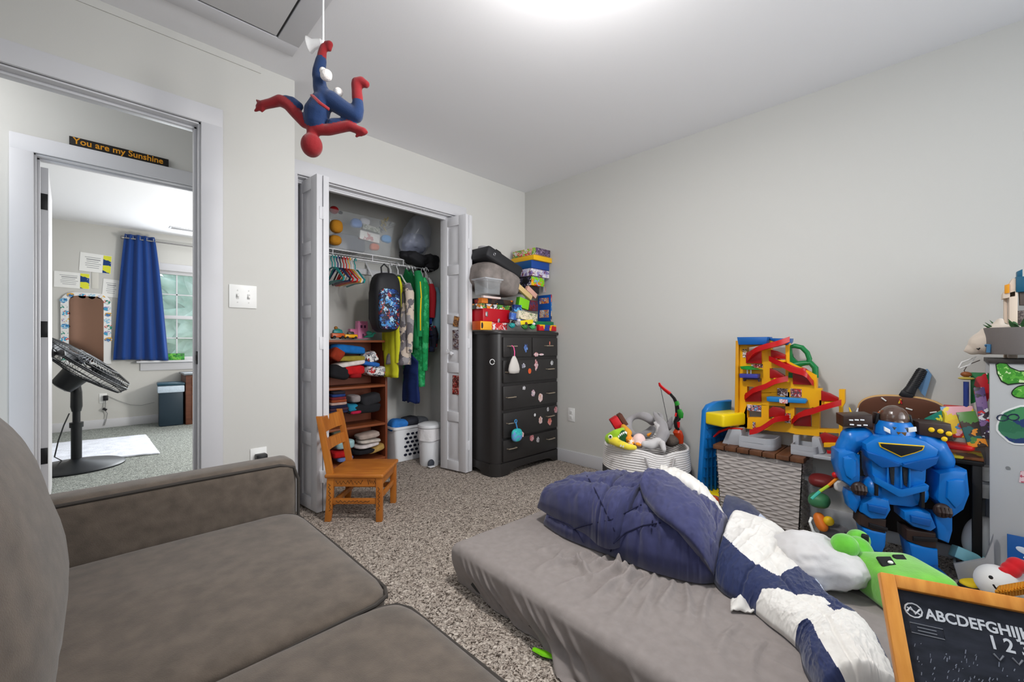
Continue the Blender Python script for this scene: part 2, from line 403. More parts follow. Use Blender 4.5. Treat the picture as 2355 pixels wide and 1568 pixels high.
# ================================================================ mattress with its fitted sheet
sheetm = mat('grey_jersey_sheet', (142, 134, 131), .9, var=.03, vs=30, bump=.08, bs=500, sheen=.15, spec=.15)
MX0, MX1, MY0, MY1, MZ = 1.08, 2.03, -.46, 1.47, .172
FOLDS = [((1282, 1255), (1238, 1261), .006), ((1321, 1285), (1238, 1311), .010), ((1323, 1288), (1368, 1327), .009), ((1351, 1272), (1330, 1290), .010), ((1436, 1285), (1408, 1311), .012), ((1455, 1300), (1368, 1331), .010), ((1464, 1318), (1386, 1363), .010), ((1467, 1318), (1434, 1355), .010),
         ((1395, 1275), (1340, 1312), .008), ((1500, 1318), (1470, 1380), .008), ((1540, 1336), (1520, 1400), .008), ((1585, 1345), (1570, 1430), .006), ((1420, 1295), (1455, 1330), .008), ((1380, 1290), (1430, 1300), .006), ((1300, 1268), (1270, 1300), .005), ((1640, 1365), (1600, 1450), .005), ((1480, 1330), (1400, 1420), .006), ((1350, 1330), (1280, 1345), .005), ((1520, 1340), (1450, 1440), .005), ((1440, 1340), (1340, 1380), .005), ((1700, 1440), (1640, 1520), .004), ((1760, 1480), (1720, 1560), .004)]
_c, _s = math.cos(R(3)), math.sin(R(3))
def to_bed(p): dx, dy = p.x - 1.09, p.y - 1.46; return (1.09 + dx * _c - dy * _s, 1.46 + dx * _s + dy * _c)
FOLDS = [(to_bed(at(*p, z=MZ)), to_bed(at(*q, z=MZ)), h) for p, q, h in FOLDS]
def fold_height(x, y):
    z = 0
    for (x0, y0), (x1, y1), h in FOLDS:
        dx, dy = x1 - x0, y1 - y0; L2 = dx * dx + dy * dy
        t = ((x - x0) * dx + (y - y0) * dy) / L2
        if t < -.15 or t > 1.15: continue
        tt = min(1, max(0, t)); bend = .012 * math.sin(tt * 3.1 + h * 900)
        d = ((x - x0) * dy - (y - y0) * dx) / math.sqrt(L2) + bend
        if abs(d) > .06: continue
        w = .007 + .010 * tt; h *= 2.2; z = z + h * math.exp(-(d / w) ** 2) * math.sin(math.pi * min(1, max(0, (t + .15) / 1.3))) ** .8 - h * .35 * math.exp(-((abs(d) - 2.1 * w) / w) ** 2) * (1 - tt)
    return z
SIDE = [(1.40, .9, .012), (1.365, 1.0, .016), (1.33, 1.1, .012), (1.28, 1.2, .018), (1.24, 1.2, .010), (1.12, 1.3, .012), (1.04, 1.3, .020), (1.0, 1.2, .012), (.93, 1.2, .016), (.84, .9, .012), (.62, .9, .010), (.45, .8, .008)]
def mattress_sheet():
    b = B(); r0 = .034
    def f(u, v):
        ex = .17
        x = MX0 - ex + u * (MX1 - MX0 + 2 * ex); y = MY0 - ex + v * (MY1 - MY0 + 2 * ex)
        ix = min(max(x, MX0 + r0), MX1 - r0); iy = min(max(y, MY0 + r0), MY1 - r0)
        qx, qy = x - ix, y - iy; r = math.hypot(qx, qy)
        dx, dy = (qx / r, qy / r) if r > 1e-6 else (0, 0)
        arc = r0 * math.pi / 2
        if r < arc: th = r / r0; o = r0 * math.sin(th); z = MZ - r0 * (1 - math.cos(th))
        else: o = r0; z = MZ - r0 - (r - arc)
        if r > 0:
            drop = MZ - z; k = sstep(.01, .10, drop); o -= .030 * sstep(.05, .17, drop)      # the skirt tucks in under the mattress
            if dx < -.3:
                for y0, sl, h in SIDE:
                    d = iy - (y0 - drop * sl); w = .006 + drop * .10
                    o += h * k * (math.exp(-(d / w) ** 2) - .4 * math.exp(-((d - 2.2 * w) / w) ** 2))
                o += .005 * fbm(iy * 6, z * 3, 2) * k
                o += .05 * sstep(.10, .17, drop) * math.exp(-((iy - .80) / .10) ** 2)
            else: o += (.008 * fbm(ix * 9, z * 3, 3)) * k
            z = max(z, .006)
        px, py = ix + dx * o, iy + dy * o
        lon = (1 - abs(math.sin(px * 30 + 2.2 * fbm(px * 2, py * 1.1, 5)))) ** 5 * .0035 * (1 - sstep(.35, .85, py)) * sstep(1.12, 1.22, px)
        if z > MZ - .02: z += fold_height(px, py) + lon + .003 * (1 - abs(fbm(px * 6, py * 5, 9))) ** 5 - .002 + .003 * fbm(px * 2, py * 2, 4)
        return Vector((px, py, z))
    b.grid(260, 420, f); return b
mt = thing('mattress', 'bare twin mattress lying on the carpet under a loose grey fitted sheet', 'mattress', (1.09, 1.46, 0), R(-3))
mattress_sheet().build('fitted_sheet', sheetm, mt, (-1.09, -1.46, 0), ang=180)
B().box(((MX0 + MX1) / 2, (MY0 + MY1) / 2, .08), (MX1 - MX0 - .05, MY1 - MY0 - .05, .15), bev=.03).build('mattress_core', mat('dark_mattress_ticking', (60, 58, 58), .9), mt, (-1.09, -1.46, 0))
# ================================================================ comforter: folded navy heap and a striped twisted end
navy_in = mat('navy_lining_fabric', (54, 57, 98), .75, var=.05, vs=40, sheen=.25, bump=.05, bs=600)
navy_out = mat('dark_navy_stripe_fabric', (30, 42, 84), .75, var=.05, vs=40, sheen=.25, bump=.05, bs=600)
offwhite = mat('off_white_stripe_fabric', (226, 223, 218), .8, var=.02, vs=30, sheen=.15, bump=.04, bs=600)
paleblue = mat('pale_stripe_fabric', (208, 216, 236), .8, sheen=.15, bump=.04, bs=600)
def loft(front, back, hs, nu, nv, puff, quilt=(), mfun=0, name='fold', mats=None, parent=None, n=2.4, z0=None, th=.0, lean=0, seed=0):
    """cloth roll between two edge lines lying on the bed: arched section, quilting seams, wrinkles"""
    b = B()
    def f(s, t):
        F = interp(front, s); K = interp(back, s); h = interp([(q, 0, 0) for q in hs], s).x
        p = F.lerp(K, t); a = abs(2 * t - 1)
        arch = max(0, 1 - a ** n) ** (1 / n)
        e = sstep(0, .035, s) * sstep(0, .035, 1 - s); arch *= .35 + .65 * math.sqrt(e) if e < 1 else 1
        z = p.z + h * arch
        dv = (K - F); dv.z = 0; dv.normalize()
        # belly the near face outwards a little
        p -= dv * lean * math.sin(math.pi * min(1, t * 2.2)) * e * (1 if t < .45 else 0)
        w = 0
        for (kind, pos, wd, dp) in quilt:
            dd = abs((s if kind == 's' else t) - pos - .012 * fbm(s * 6 + pos * 9, t * 6, seed))
            w -= dp * math.exp(-(dd / wd) ** 2)
        x, y = p.x, p.y
        rg = (1 - abs(math.sin(s * 44 + 4 * fbm(s * 5, t * 2.0, seed)))) ** 3 * max(0, .45 + 1.1 * fbm(s * 5, t * 3, seed + 4))
        w += puff * (.9 * fbm(s * 9 + seed, t * 3, 1.3) + .9 * rg + .45 * (1 - abs(fbm(s * 12, t * 6, seed + 2))) ** 4 + .35 * (1 - abs(fbm(s * 22, t * 11, seed + 6))) ** 4)
        d = Vector((0, 0, 1)) * (.35 + .65 * (1 - a)) - dv * (a if t < .5 else -a) * .8
        q = Vector((p.x, p.y, z)) + d * w * (arch ** .5)
        return q
    V = b.grid(nu, nv, f, m=mfun)
    b.cap([V[i][0] for i in range(nu)] + [V[nu - 1][j] for j in range(1, nv)] + [V[i][nv - 1] for i in range(nu - 2, -1, -1)] + [V[0][j] for j in range(nv - 2, 0, -1)])
    return b.build(name, mats, parent, ang=180)
cf = thing('comforter', 'crumpled navy comforter with white and blue stripes heaped on the mattress', 'comforter', (0, 0, 0))
zb = MZ + .006
A = lambda u, v, z: at(u, v, z=z)
# folded navy heap, upper layer
loft([A(1236, 1168, .235), A(1290, 1200, .235), A(1345, 1228, .23), A(1378, 1255, .215), A(1415, 1262, .22), A(1455, 1235, .24), A(1478, 1190, .27)],
     [(1.86, 1.36, .20), (1.92, 1.26, .20), (1.95, 1.16, .20), (1.97, 1.06, .20), (1.97, .98, .20), (1.97, .92, .2), (1.97, .85, .2)],
     [.10, .165, .195, .21, .215, .21, .17], 110, 60, .016, [('s', .48, .012, .030), ('t', .33, .02, .02)], 0, 'folded_layer', [navy_in], cf, n=2.6, lean=.035, seed=3)
# lower layer, the rolled body below it
loft([A(1250, 1205, zb), A(1290, 1232, zb), A(1350, 1258, zb), A(1420, 1284, zb), A(1490, 1312, zb), A(1560, 1332, zb), A(1610, 1342, zb), A(1645, 1340, zb)],
     [(1.95, 1.30, zb), (1.96, 1.2, zb), (1.96, 1.1, zb), (1.96, 1.0, zb), (1.95, .9, zb), (1.95, .80, zb), (1.94, .70, zb), (1.92, .62, zb)],
     [.08, .12, .15, .20, .22, .225, .20, .15], 150, 60, .02, [('t', .22, .02, .022), ('s', .52, .012, .02), ('s', .78, .008, .012)], 0, 'rolled_body', [navy_in], cf, n=2.3, lean=.04, seed=8)
# points on the heap's surface, for the edge folded over it and its stitched seams
from mathutils.bvhtree import BVHTree
def caster(objs):
    vs, ps = [], []
    for o in objs:
        k = len(vs); vs += [v.co.copy() for v in o.data.vertices]; ps += [[i + k for i in p.vertices] for p in o.data.polygons]
    return BVHTree.FromPolygons(vs, ps)
HEAP = caster([c_ for c_ in cf.children if c_.name.split('.')[0] in ('folded_layer', 'rolled_body')])
def on_heap(u, v, off=.01, zf=.30):
    o_ = Vector((0, 0, CAMZ)); d_ = (at(u, v, d=1) - o_).normalized(); h = HEAP.ray_cast(o_, d_)
    return h[0] - d_ * off if h[0] is not None else at(u, v, z=zf)
loft([on_heap(1470, 1115, .02, .40), on_heap(1482, 1150, .03, .38), on_heap(1510, 1185, .03, .36), on_heap(1545, 1212, .03, .33), on_heap(1585, 1245, .03, .3), on_heap(1618, 1285, .025, .26), on_heap(1642, 1325, .012, .20)],
     [at(1490, 1088, z=.445), at(1530, 1094, z=.44), at(1572, 1122, z=.42), at(1612, 1158, z=.39), at(1640, 1200, z=.345), at(1652, 1245, z=.29), at(1654, 1300, z=.22)],
     [.035, .045, .05, .05, .045, .035, .02], 90, 40, .010, [], 0, 'turned_over_edge', [navy_in], cf, n=2.2, seed=12)
sm_ = B()
for ln in ([(1350, 1094), (1368, 1125), (1385, 1160), (1400, 1190), (1414, 1222)], [(1318, 1217), (1345, 1208), (1375, 1201), (1405, 1195), (1440, 1178), (1475, 1160)], [(1404, 1268), (1412, 1248), (1440, 1224), (1480, 1208), (1520, 1202)], [(1498, 1222), (1500, 1200), (1504, 1178)], [(1262, 1188), (1285, 1196), (1312, 1208), (1330, 1226), (1342, 1248)]):
    sm_.tube([on_heap(u, v, .001) for u, v in ln], .0028, 6)
sm_.build('seam', mat('navy_seam_thread', (26, 28, 58), .9), cf)['label'] = 'dark stitched seams'
loft([A(1515, 1096, .41), A(1555, 1112, .40), A(1600, 1142, .37), A(1632, 1180, .33), A(1650, 1230, .26)],
     [(2.09, 1.02, .30), (2.13, .94, .27), (2.14, .85, .24), (2.12, .76, .2), (2.06, .66, .17)],
     [.06, .08, .085, .08, .05], 60, 30, .012, [], 0, 'white_lining', [offwhite], cf, n=2.0, seed=15)
# flap of navy lying behind against the trunk
loft([A(1650, 1232, .19), A(1690, 1250, .18), A(1760, 1265, .17), A(1830, 1262, .15)],
     [(2.40, .80, .20), (2.42, .70, .18), (2.36, .58, .13), (2.25, .46, .12)],
     [.05, .05, .04, .03], 50, 30, .008, [], lambda s, t: 1 if (t > .62 and s > .5) else 0, 'corner_flap', [navy_out, paleblue], cf, n=2.0, seed=17)
# striped end twisting towards the photographer
def stripes(s, t):
    k = t + .10 * math.sin(s * 9)
    if s < .34: return 1 if k > .36 else 0
    if s < .60: return 2 if k > .80 else (0 if k > .16 - (s - .34) * -1.4 else 1)
    k2 = t - (s - .60) * .15
    return 0 if k2 > .86 else (1 if k2 > .22 else 0) if s > .66 else (0 if k2 > .52 else 1)
loft([A(1640, 1338, zb), A(1665, 1365, zb), A(1720, 1398, zb), A(1765, 1435, zb), A(1808, 1468, zb), A(1838, 1500, zb), A(1850, 1545, zb), A(1905, 1640, zb)],
     [A(1685, 1192, .25), A(1790, 1226, .24), A(1858, 1300, .20), A(1905, 1390, zb), A(1960, 1432, zb), A(2005, 1475, zb), A(2045, 1545, zb), A(2075, 1640, zb)],
     [.10, .10, .09, .085, .085, .09, .095, .10], 340, 120, .009, [('s', .24, .008, .012), ('t', .4, .015, .008)], stripes, 'striped_side', [navy_out, offwhite, paleblue], cf, n=2.1, lean=.02, seed=21)
# crumpled white corner peeking out
b = B(); b.grid(14, 10, lambda u, v: A(1680 + 75 * u, 1378 + 24 * v + 6 * u, zb + .004) + Vector((0, 0, .03 * math.sin(u * 5) ** 2 * math.sin(v * 3.1) + .012 * fbm(u * 6, v * 5))))
o = b.build('white_corner', offwhite, cf, ang=180); bake(o, [('SOLIDIFY', dict(thickness=.004))])
# pillow
pil = B(); superq(pil, (0, 0, 0), (.27, .25, .13), .66, bulge=(.05, .05, .3), wr=.30, seed=30, nu=110, nv=60)
c = (at(1960, 1345, z=MZ) + at(1800, 1250, z=MZ + .02)) / 2
pc = at(1868, 1306, z=MZ + .08)
o = pil.build('pillow', mat('white_pillowcase', (206, 204, 204), .85, var=.02, vs=12, bump=.25, bs=28, sheen=.1), None, (1.84, .295, MZ + .065), (R(2), R(5), R(-55)), ang=180)
tag(o, 'crumpled white pillow lying between the striped comforter and the green plush', 'pillow')
b = B(); pts = [at(1226 + 26 * i, 1492 + 11 * i, z=.012) for i in range(3)]; b.tube(pts, [.008, .014, .006], 8, sq=.5)
tag(b.build('lime_toy', mat('lime_plastic', (120, 205, 20), .4)), 'lime green toy edge peeking from under the mattress sheet', 'toy')
# ================================================================ bifold doors
white = mat('white_door_paint', (216, 216, 220), .4, spec=.4)
chrome = mat('chrome', (200, 200, 205), .2, metal=1)
def leaf_mesh(b, w, h=2.015, t=.034, off=0.0, z0=.012):
    """one bifold leaf, x = thickness, y = width, five raised panels"""
    st = .075; n = 5; rail = .075; ph = (h - rail * (n + 1)) / n
    for y in (st / 2, w - st / 2): b.box((off, y, z0 + h / 2), (t, st, h), bev=.0015)
    for i in range(n + 1): b.box((off, w / 2, z0 + rail / 2 + i * (ph + rail)), (t - .0006, w - 2 * st + .004, rail), bev=.001)
    b.box((off, w / 2, z0 + h / 2), (t * .42, w - 2 * st + .01, h - .1))
    for i in range(n):
        zc = z0 + rail + ph / 2 + i * (ph + rail); yw = w - 2 * st
        for s in (-1, 1):
            M = Matrix.Translation((off, w / 2, zc)) @ Matrix.Rotation(s * R(90), 4, 'Y')
            a, c = ph / 2 - .012, yw / 2 - .008; a2, c2 = a - .035, c - .028
            lo = [(-a, -c), (a, -c), (a, c), (-a, c)]; hi = [(-a2, -c2), (a2, -c2), (a2, c2), (-a2, c2)]
            L = [b.bm.verts.new(M @ Vector((p[0], p[1], t * .21))) for p in lo]; Hh = [b.bm.verts.new(M @ Vector((p[0], p[1], t * .46))) for p in hi]
            b.bm.faces.new(Hh)
            for k in range(4): b.bm.faces.new([L[k], L[(k + 1) % 4], Hh[(k + 1) % 4], Hh[k]])
def bifold(name, a0, a1, w, label=None):
    """a0, a1: (x, y, rotz) of the two leaves' fold edges"""
    root = None
    for i, (x, y, rz) in enumerate((a0, a1)):
        b = B(); leaf_mesh(b, w)
        o = b.build(name if i == 0 else 'door_leaf', white, None if i == 0 else root, ang=25)
        M = Matrix.Translation((x, y, 0)) @ Matrix.Rotation(rz, 4, 'Z')
        if i == 0: root = o; o.matrix_world = M; M0 = M; struct(o)
        else: o.matrix_basis = M0.inverted() @ M
    return root
d2 = bifold('door_2', (.967, 2.602, R(5.5)), (1.006, 2.602, R(3)), .265)
d3 = bifold('door_3', (2.083, 2.592, R(11)), (2.121, 2.597, R(7)), .27)
for d, xs in ((d2, .02), (d3, .02)):
    for z in (.22, 1.02, 1.80):
        b = B()
        for s in (-1, 1): b.box((xs + s * .012, -.0015, z), (.02, .003, .075), bev=.001)
        b.cyl((xs, -.003, z - .037), (xs, -.003, z + .037), .004, n=8); b.build('hinge', white, d)
M3 = d3.matrix_basis
kn = B(); kn.lathe([(0, .0), (.008, 0), (.006, .012), (.016, .02), (.017, .028), (.010, .034), (0, .035)], 16, rot=(0, R(-90), 0)); kn.build('door_knob', white, d3, (-.017, .135, .94))
b = B(); b.tube([(-.0175, .19 + .014 * math.cos(a * .6), .955 + .017 * math.sin(a * .6)) for a in range(10)], .0018, 5); b.build('ring_sticker', mat('sticker_white', (235, 235, 235), .5), d3)
ph1 = busy('photo_print_warm', [(110, 80, 60), (200, 140, 70), (60, 50, 48), (170, 130, 100), (90, 60, 50)], 60)
ph2 = busy('photo_print_cool', [(90, 80, 85), (190, 190, 200), (70, 50, 60), (120, 90, 80), (150, 140, 130)], 60, seed=2)
ph3 = busy('photo_print_red', [(80, 30, 30), (180, 40, 35), (60, 40, 40), (200, 150, 140), (110, 50, 45)], 60, seed=3)
for nm, u, v, w, h, m_, lab, rr in (('photo_print', 1048, 739, .055, .08, ph1, 'small tilted photo print with amber colours, topmost on the right closet door', 12),
                                ('photo_print', 1047, 781, .062, .155, ph2, 'tall grey and brown photo print, middle of three on the right closet door', -1),
                                ('photo_print', 1047, 885, .066, .15, ph3, 'dark red photo print, lowest on the right closet door below the knob', 1)):
    p = at(u, v, x=2.041); 
    tag(B().box((0, 0, 0), (.002, w, h)).build(nm, m_, None, (2.083 - .0195 - (p.y - 2.592) * .19, p.y, p.z), (R(rr), 0, R(11))), lab, 'photo', 'photos stuck on the closet door')
# ================================================================ wire shelf with rod
wirem = mat('white_wire_coating', (232, 232, 235), .4)
SZ, SY0, SY1 = 1.735, 3.235, 3.55
b = B()
for y, z in ((SY0, SZ), (SY0, SZ - .05), (SY0 + .15, SZ), (SY1, SZ)): b.cyl((.72, y, z), (2.21, y, z), .004, n=6)
for i in range(58): x = .73 + i * .0255; b.cyl((x, SY0, SZ + .003), (x, SY1, SZ + .003), .0016, n=5)
for x in (.9, 1.3, 1.62, 1.9, 2.15): b.cyl((x, SY0, SZ), (x, SY0, SZ - .05), .003, n=5)
t = thing('wire_shelf', 'white wire closet shelf with a hanging bar along the top of the closet', 'shelf', (0, 0, 0))
b.build('wire_deck', wirem, t)
for x in (1.0, 1.72): B().box((x, (SY0 + .02 + CYB) / 2, SZ - .17), (.018, .005, .47), r=(R(-43), 0, 0)).build('support_brace', wirem, t)
B().box((1.47, CYB - .02, SZ - .09), (1.46, .02, .05), bev=.004).build('wall_rail', trimm, t)
# hangers
cols = [('teal', (20, 140, 140)), ('teal', (30, 155, 150)), ('navy', (30, 45, 110)), ('black', (30, 30, 34)), ('red', (190, 30, 35)), ('red', (205, 35, 30)), ('yellow', (235, 180, 60)), ('white', (225, 225, 228)), ('teal', (25, 150, 150))]
hb = B()
def hanger(b, w=.185, m=0):
    pts = [(0, .0, -.07), (0, -.05, -.078), (0, -w * .8, -.145), (0, -w, -.165), (0, -w * .93, -.182), (0, 0, -.175), (0, w * .93, -.182), (0, w, -.165), (0, w * .8, -.145), (0, .05, -.078)]
    b.tube(pts, .0065, 8, closed=True, m=m)
    b.tube([(0, 0, -.07), (0, 0, -.03), (0, .012, -.018), (0, .022, .0), (0, .015, .018), (0, 0, .024), (0, -.016, .016), (0, -.018, 0)], .004, 6, m=m)
hanger(hb); hproto = None
for i, (cn, c) in enumerate(cols):
    m_ = mat('plastic_hanger_%s_%d' % (cn, i), c, .35); x = at(764 + 6.6 * i, 600, y=SY0).x
    bb = B(); hanger(bb); lab = ['dark teal empty plastic hanger, leftmost on the closet bar', 'teal empty hanger, second from the left on the closet bar', 'navy empty hanger between teal and black hangers', 'black empty plastic hanger left of the two red hangers', 'red empty hanger beside the black hanger', 'bright red empty hanger beside the yellow hanger', 'yellow empty plastic hanger on the closet bar', 'white empty hanger right of the yellow hanger', 'teal empty hanger at the right end of the empty hangers'][i]
    tag(bb.build('coat_hanger', m_, None, (x, SY0 + .0, SZ - .072), (0, 0, R(random.Random(i).uniform(-5, 5)))), lab, 'hanger', 'empty hangers in the closet')
# storage tote on the shelf
clear = glass('clear_plastic', (205, 210, 214), .17)
clear2 = glass('clear_film', (215, 222, 238), .30, .18)
def tote(b, w, d, h, wall=.004, tap=.90, lip=.012):
    r = .03
    def ring(k, z):
        ww, dd = w * k / 2, d * k / 2; pts = []
        for cx, cy, a0 in ((ww - r, dd - r, 0), (-ww + r, dd - r, 90), (-ww + r, -dd + r, 180), (ww - r, -dd + r, 270)):
            for a in (0, 30, 60, 90): pts.append(b.bm.verts.new((cx + r * math.cos(R(a0 + a)), cy + r * math.sin(R(a0 + a)), z)))
        return pts
    rs = [ring(tap, .003), ring(1, h - .02), ring(1 + 2 * lip / w, h - .02), ring(1 + 2 * lip / w, h), ring(1 - .01, h), ring(tap - .02, .008)]
    n = len(rs[0])
    for i in range(5):
        for j in range(n):
            f = b.bm.faces.new([rs[i][j], rs[i][(j + 1) % n], rs[i + 1][(j + 1) % n], rs[i + 1][j]]); f.smooth = True
    b.cap(rs[0], 0, True); b.cap(rs[-1]); return b
tt = thing('storage_tote', 'large clear plastic storage tote filled with odds and ends on the closet shelf', 'storage box', (1.545, 3.40, SZ + .006))
tote(B(), .58, .30, .30).build('tub', clear, tt)
tag(B().box((0, 0, 0), (.26, .20, .13), bev=.03).build('folded_fabric', mat('grey_fabric', (95, 98, 108), .9), None, (1.47, 3.40, SZ + .09)), 'dark grey folded fabric seen through the clear tote', 'clothes')
sn = [('blue_hat', (110, 150, 215), 822, 514, .05, 'light blue cap inside the clear tote'), ('white_hat', (220, 220, 225), 838, 510, .04, 'white and tan crumpled cap inside the clear tote'), ('blue_cloth', (90, 160, 220), 886, 550, .045, 'sky blue cloth scrap inside the clear tote'), ('orange_cloth', (215, 120, 85), 862, 568, .04, 'orange cloth scrap at the bottom of the clear tote')]
for nm, c, u, v, r_, lab in sn:
    p = at(u, v, y=3.30); b = B(); superq(b, (0, 0, 0), (r_ * 2, .05, r_ * 1.4), .7, wr=.4, seed=u, nu=30, nv=18)
    tag(b.build(nm, mat(nm, c, .8), None, p), lab, 'cloth')
p = at(849, 545, y=3.285); tag(B().box((0, 0, 0), (.17, .03, .07), bev=.002).build('carton', busy('carton_print', [(230, 228, 225), (235, 235, 232), (200, 150, 150), (225, 222, 220)], 30), None, p, (0, R(4), 0)), 'small white carton with pink print inside the clear tote', 'box')
p = at(853, 526, y=3.30); tag(B().box((0, 0, 0), (.15, .03, .04), bev=.002).build('carton', busy('carton_print_grey', [(180, 182, 170), (140, 145, 130), (205, 205, 195)], 40), None, p, (0, R(5), 0)), 'grey-green narrow carton above the white carton in the tote', 'box')
rnd = random.Random(4); b = B()
for i in range(14):
    p = Vector((rnd.uniform(-.05, .05), rnd.uniform(-.02, .02), rnd.uniform(-.05, .05))); q = p + Vector((rnd.uniform(-.03, .03), 0, rnd.uniform(.02, .06))); b.tube([p, q], .007, 6, m=i % 2)
tag(b.build('toy_figures', [mat('tan_plastic', (190, 175, 130), .5), mat('grey_plastic', (150, 150, 150), .5)], None, at(886, 523, y=3.30)), 'tangle of tan and grey small toys inside the clear tote', 'toys')['kind'] = 'stuff'
b = B(); b.ell((0, 0, 0), (.035, .035, .03)); b.ell((.05, 0, -.01), (.018, .018, .012), m=1)
tag(b.build('red_ball_toy', [mat('red_plush', (175, 25, 30), .7), mat('black_plastic', (25, 25, 27), .4)], None, (1.36, 3.36, SZ + .335)), 'red round toy lying on top of the clear tote', 'toy')
for u, v, h, lab, m_ in ((773, 520, .10, 'mustard knit plush behind the left side of the tote', mat('mustard_plush', (185, 125, 30), .9, bump=.3, bs=90)), (771, 552, .075, 'round mustard plush on the shelf left of the tote', mat('mustard_plush'))):
    b = B(); superq(b, (0, 0, 0), (.09, .09, h), .8, wr=.08, seed=v, nu=30, nv=20)
    tag(b.build('plush', m_, None, at(u, v, y=3.24)), lab, 'plush toy')
# see-through zip bag of linen and dark garments on the shelf
def sack(name, label, cat, u, v, dims, m_, Y, sd, wr=.2, rot=(0, 0, 0), e=.7):
    b = B(); superq(b, (0, 0, 0), dims, e, wr=wr, seed=sd, nu=60, nv=36); return tag(b.build(name, m_, None, at(u, v, y=Y), rot, ang=180), label, cat)
sack('vinyl_bag', 'crumpled clear vinyl zip bag of pale linen on the closet shelf', 'bag', 958, 545, (.25, .22, .31), clear2, 3.32, 41, .3, (0, R(12), 0))
sack('folded_linen', 'pale blue grey linen inside the clear vinyl bag', 'linen', 953, 560, (.19, .16, .20), mat('blue_grey_linen', (130, 136, 165), .9, var=.15, vs=12), 3.38, 42, .3)
sack('dark_jacket', 'black crumpled jacket on the shelf below the vinyl bag', 'jacket', 950, 594, (.25, .16, .10), mat('black_cloth', (30, 30, 34), .8, bump=.2, bs=60), 3.22, 43, .4, (0, R(14), 0))
sack('black_bag', 'black bag slumped over the shelf edge at the right', 'bag', 985, 606, (.16, .2, .15), mat('black_cloth'), 3.27, 44, .35)
# hanging clothes
def garment(name, label, cat, u, vt, vb, w, m_, Y=3.235, th=.055, sd=0, flare=1.0, sleeves=True, z=None):
    """a garment hanging from the bar: shoulders across the closet's depth, soft vertical folds"""
    x = at(u, 640, y=Y - w * .3).x; pt = at(u, vt, y=Y - w * .35); pb = at(u, vb, y=Y - w * .35); L = pt.z - pb.z
    b = B()
    def f(s, t):
        a = 2 * math.pi * s; y = math.cos(a); xx = math.sin(a); k = t
        sh = min(1, .22 + k * 5.5) if k < .15 else 1
        ww = w / 2 * sh * (1 + (flare - 1) * k); hh = th / 2 * (.7 + .5 * k)
        fo = 1 + .22 * math.sin(a * 5 + sd + 2 * fbm(k * 2, sd)) * (k) + .12 * fbm(math.cos(a) * 2 + sd, k * 4, math.sin(a) * 2)
        return Vector((xx * hh * fo + .015 * fbm(k * 3, sd + 2), y * ww * (1 + .06 * fbm(k * 5, sd)), -k * L - abs(y) ** 1.5 * .05 * (1 if k < .3 else max(0, 1 - (k - .3) * 3)) + .02 * fbm(y * 3, sd) * k))
    V = b.grid(40, 30, f, cu=True, m=0); b.cap([V[i][0] for i in range(40)], 0, True); b.cap([V[i][29] for i in range(40)])
    t = thing(name, label, cat, (x, Y, pt.z)); b.build('body', m_ if not isinstance(m_, (list, tuple)) else m_[0], t, ang=180)
    if sleeves:
        sb = B(); mm = m_ if not isinstance(m_, (list, tuple)) else m_[-1]
        for sg in (-1, 1):
            sb2 = B(); sb2.tube([(0, sg * w * .43, -.05), (.004, sg * w * .5, -.12), (.012, sg * w * .49, -L * .5), (.01, sg * w * .47, -L * .86)], [.03, .04, .034, .026], 10); sb2.build('sleeve', mm, t)
    hg = B(); hanger(hg, w * .42); hg.build('hanger', MATS.get('plastic_hanger_white_7'), t, (0, 0, pt.z and (SZ - .072 - pt.z)))
    return t
limec = mat('lime_yellow_fleece', (205, 205, 40), .85, var=.05, bump=.1, bs=80)
greyprint = busy('grey_camo_print', [(128, 122, 126), (150, 146, 148), (105, 100, 105), (200, 185, 170), (90, 86, 90)], 16, .85)
green1 = mat('green_sweatshirt', (16, 122, 68), .85, var=.06, vs=10, bump=.1, bs=70)
green2 = busy('green_printed_fleece', [(20, 140, 75), (18, 128, 66), (22, 150, 84), (60, 175, 110)], 30, .85)
garment('hoodie', 'lime yellow hooded sweatshirt hanging behind the backpack', 'clothes', 908, 625, 868, .22, limec, 3.22, .05, 1)
garment('jacket', 'grey printed fleece jacket hanging right of the lime hoodie', 'clothes', 930, 640, 838, .34, greyprint, 3.19, .12, 2, .9)
garment('sweatshirt', 'plain green sweatshirt hanging beside the grey jacket', 'clothes', 953, 612, 800, .34, green1, 3.21, .06, 3)
garment('pajamas', 'green speckled fleece pajamas, longest of the green clothes', 'clothes', 966, 628, 888, .32, green2, 3.22, .085, 4)
garment('trousers', 'navy trousers hanging lowest below the green pajamas', 'clothes', 955, 800, 925, .22, mat('navy_cloth', (18, 38, 92), .85), 3.22, .07, 5, 1.1, False)
garment('shirt', 'blue and red shirt at the right end of the hanging clothes', 'clothes', 984, 642, 745, .28, [mat('royal_cloth', (28, 60, 135), .8), mat('red_cloth', (170, 28, 40), .8)], 3.22, .04, 6)
garment('shirt', 'pale sky blue shirt partly hidden by the right closet door', 'clothes', 995, 650, 800, .28, mat('sky_cloth', (150, 195, 215), .8), 3.24, .04, 7)
garment('shirt', 'black navy patterned shirt hanging at far right low in the closet', 'clothes', 990, 738, 808, .24, busy('navy_print', [(20, 24, 45), (24, 30, 60), (18, 20, 36), (150, 40, 50)], 22, .8), 3.18, .06, 8)
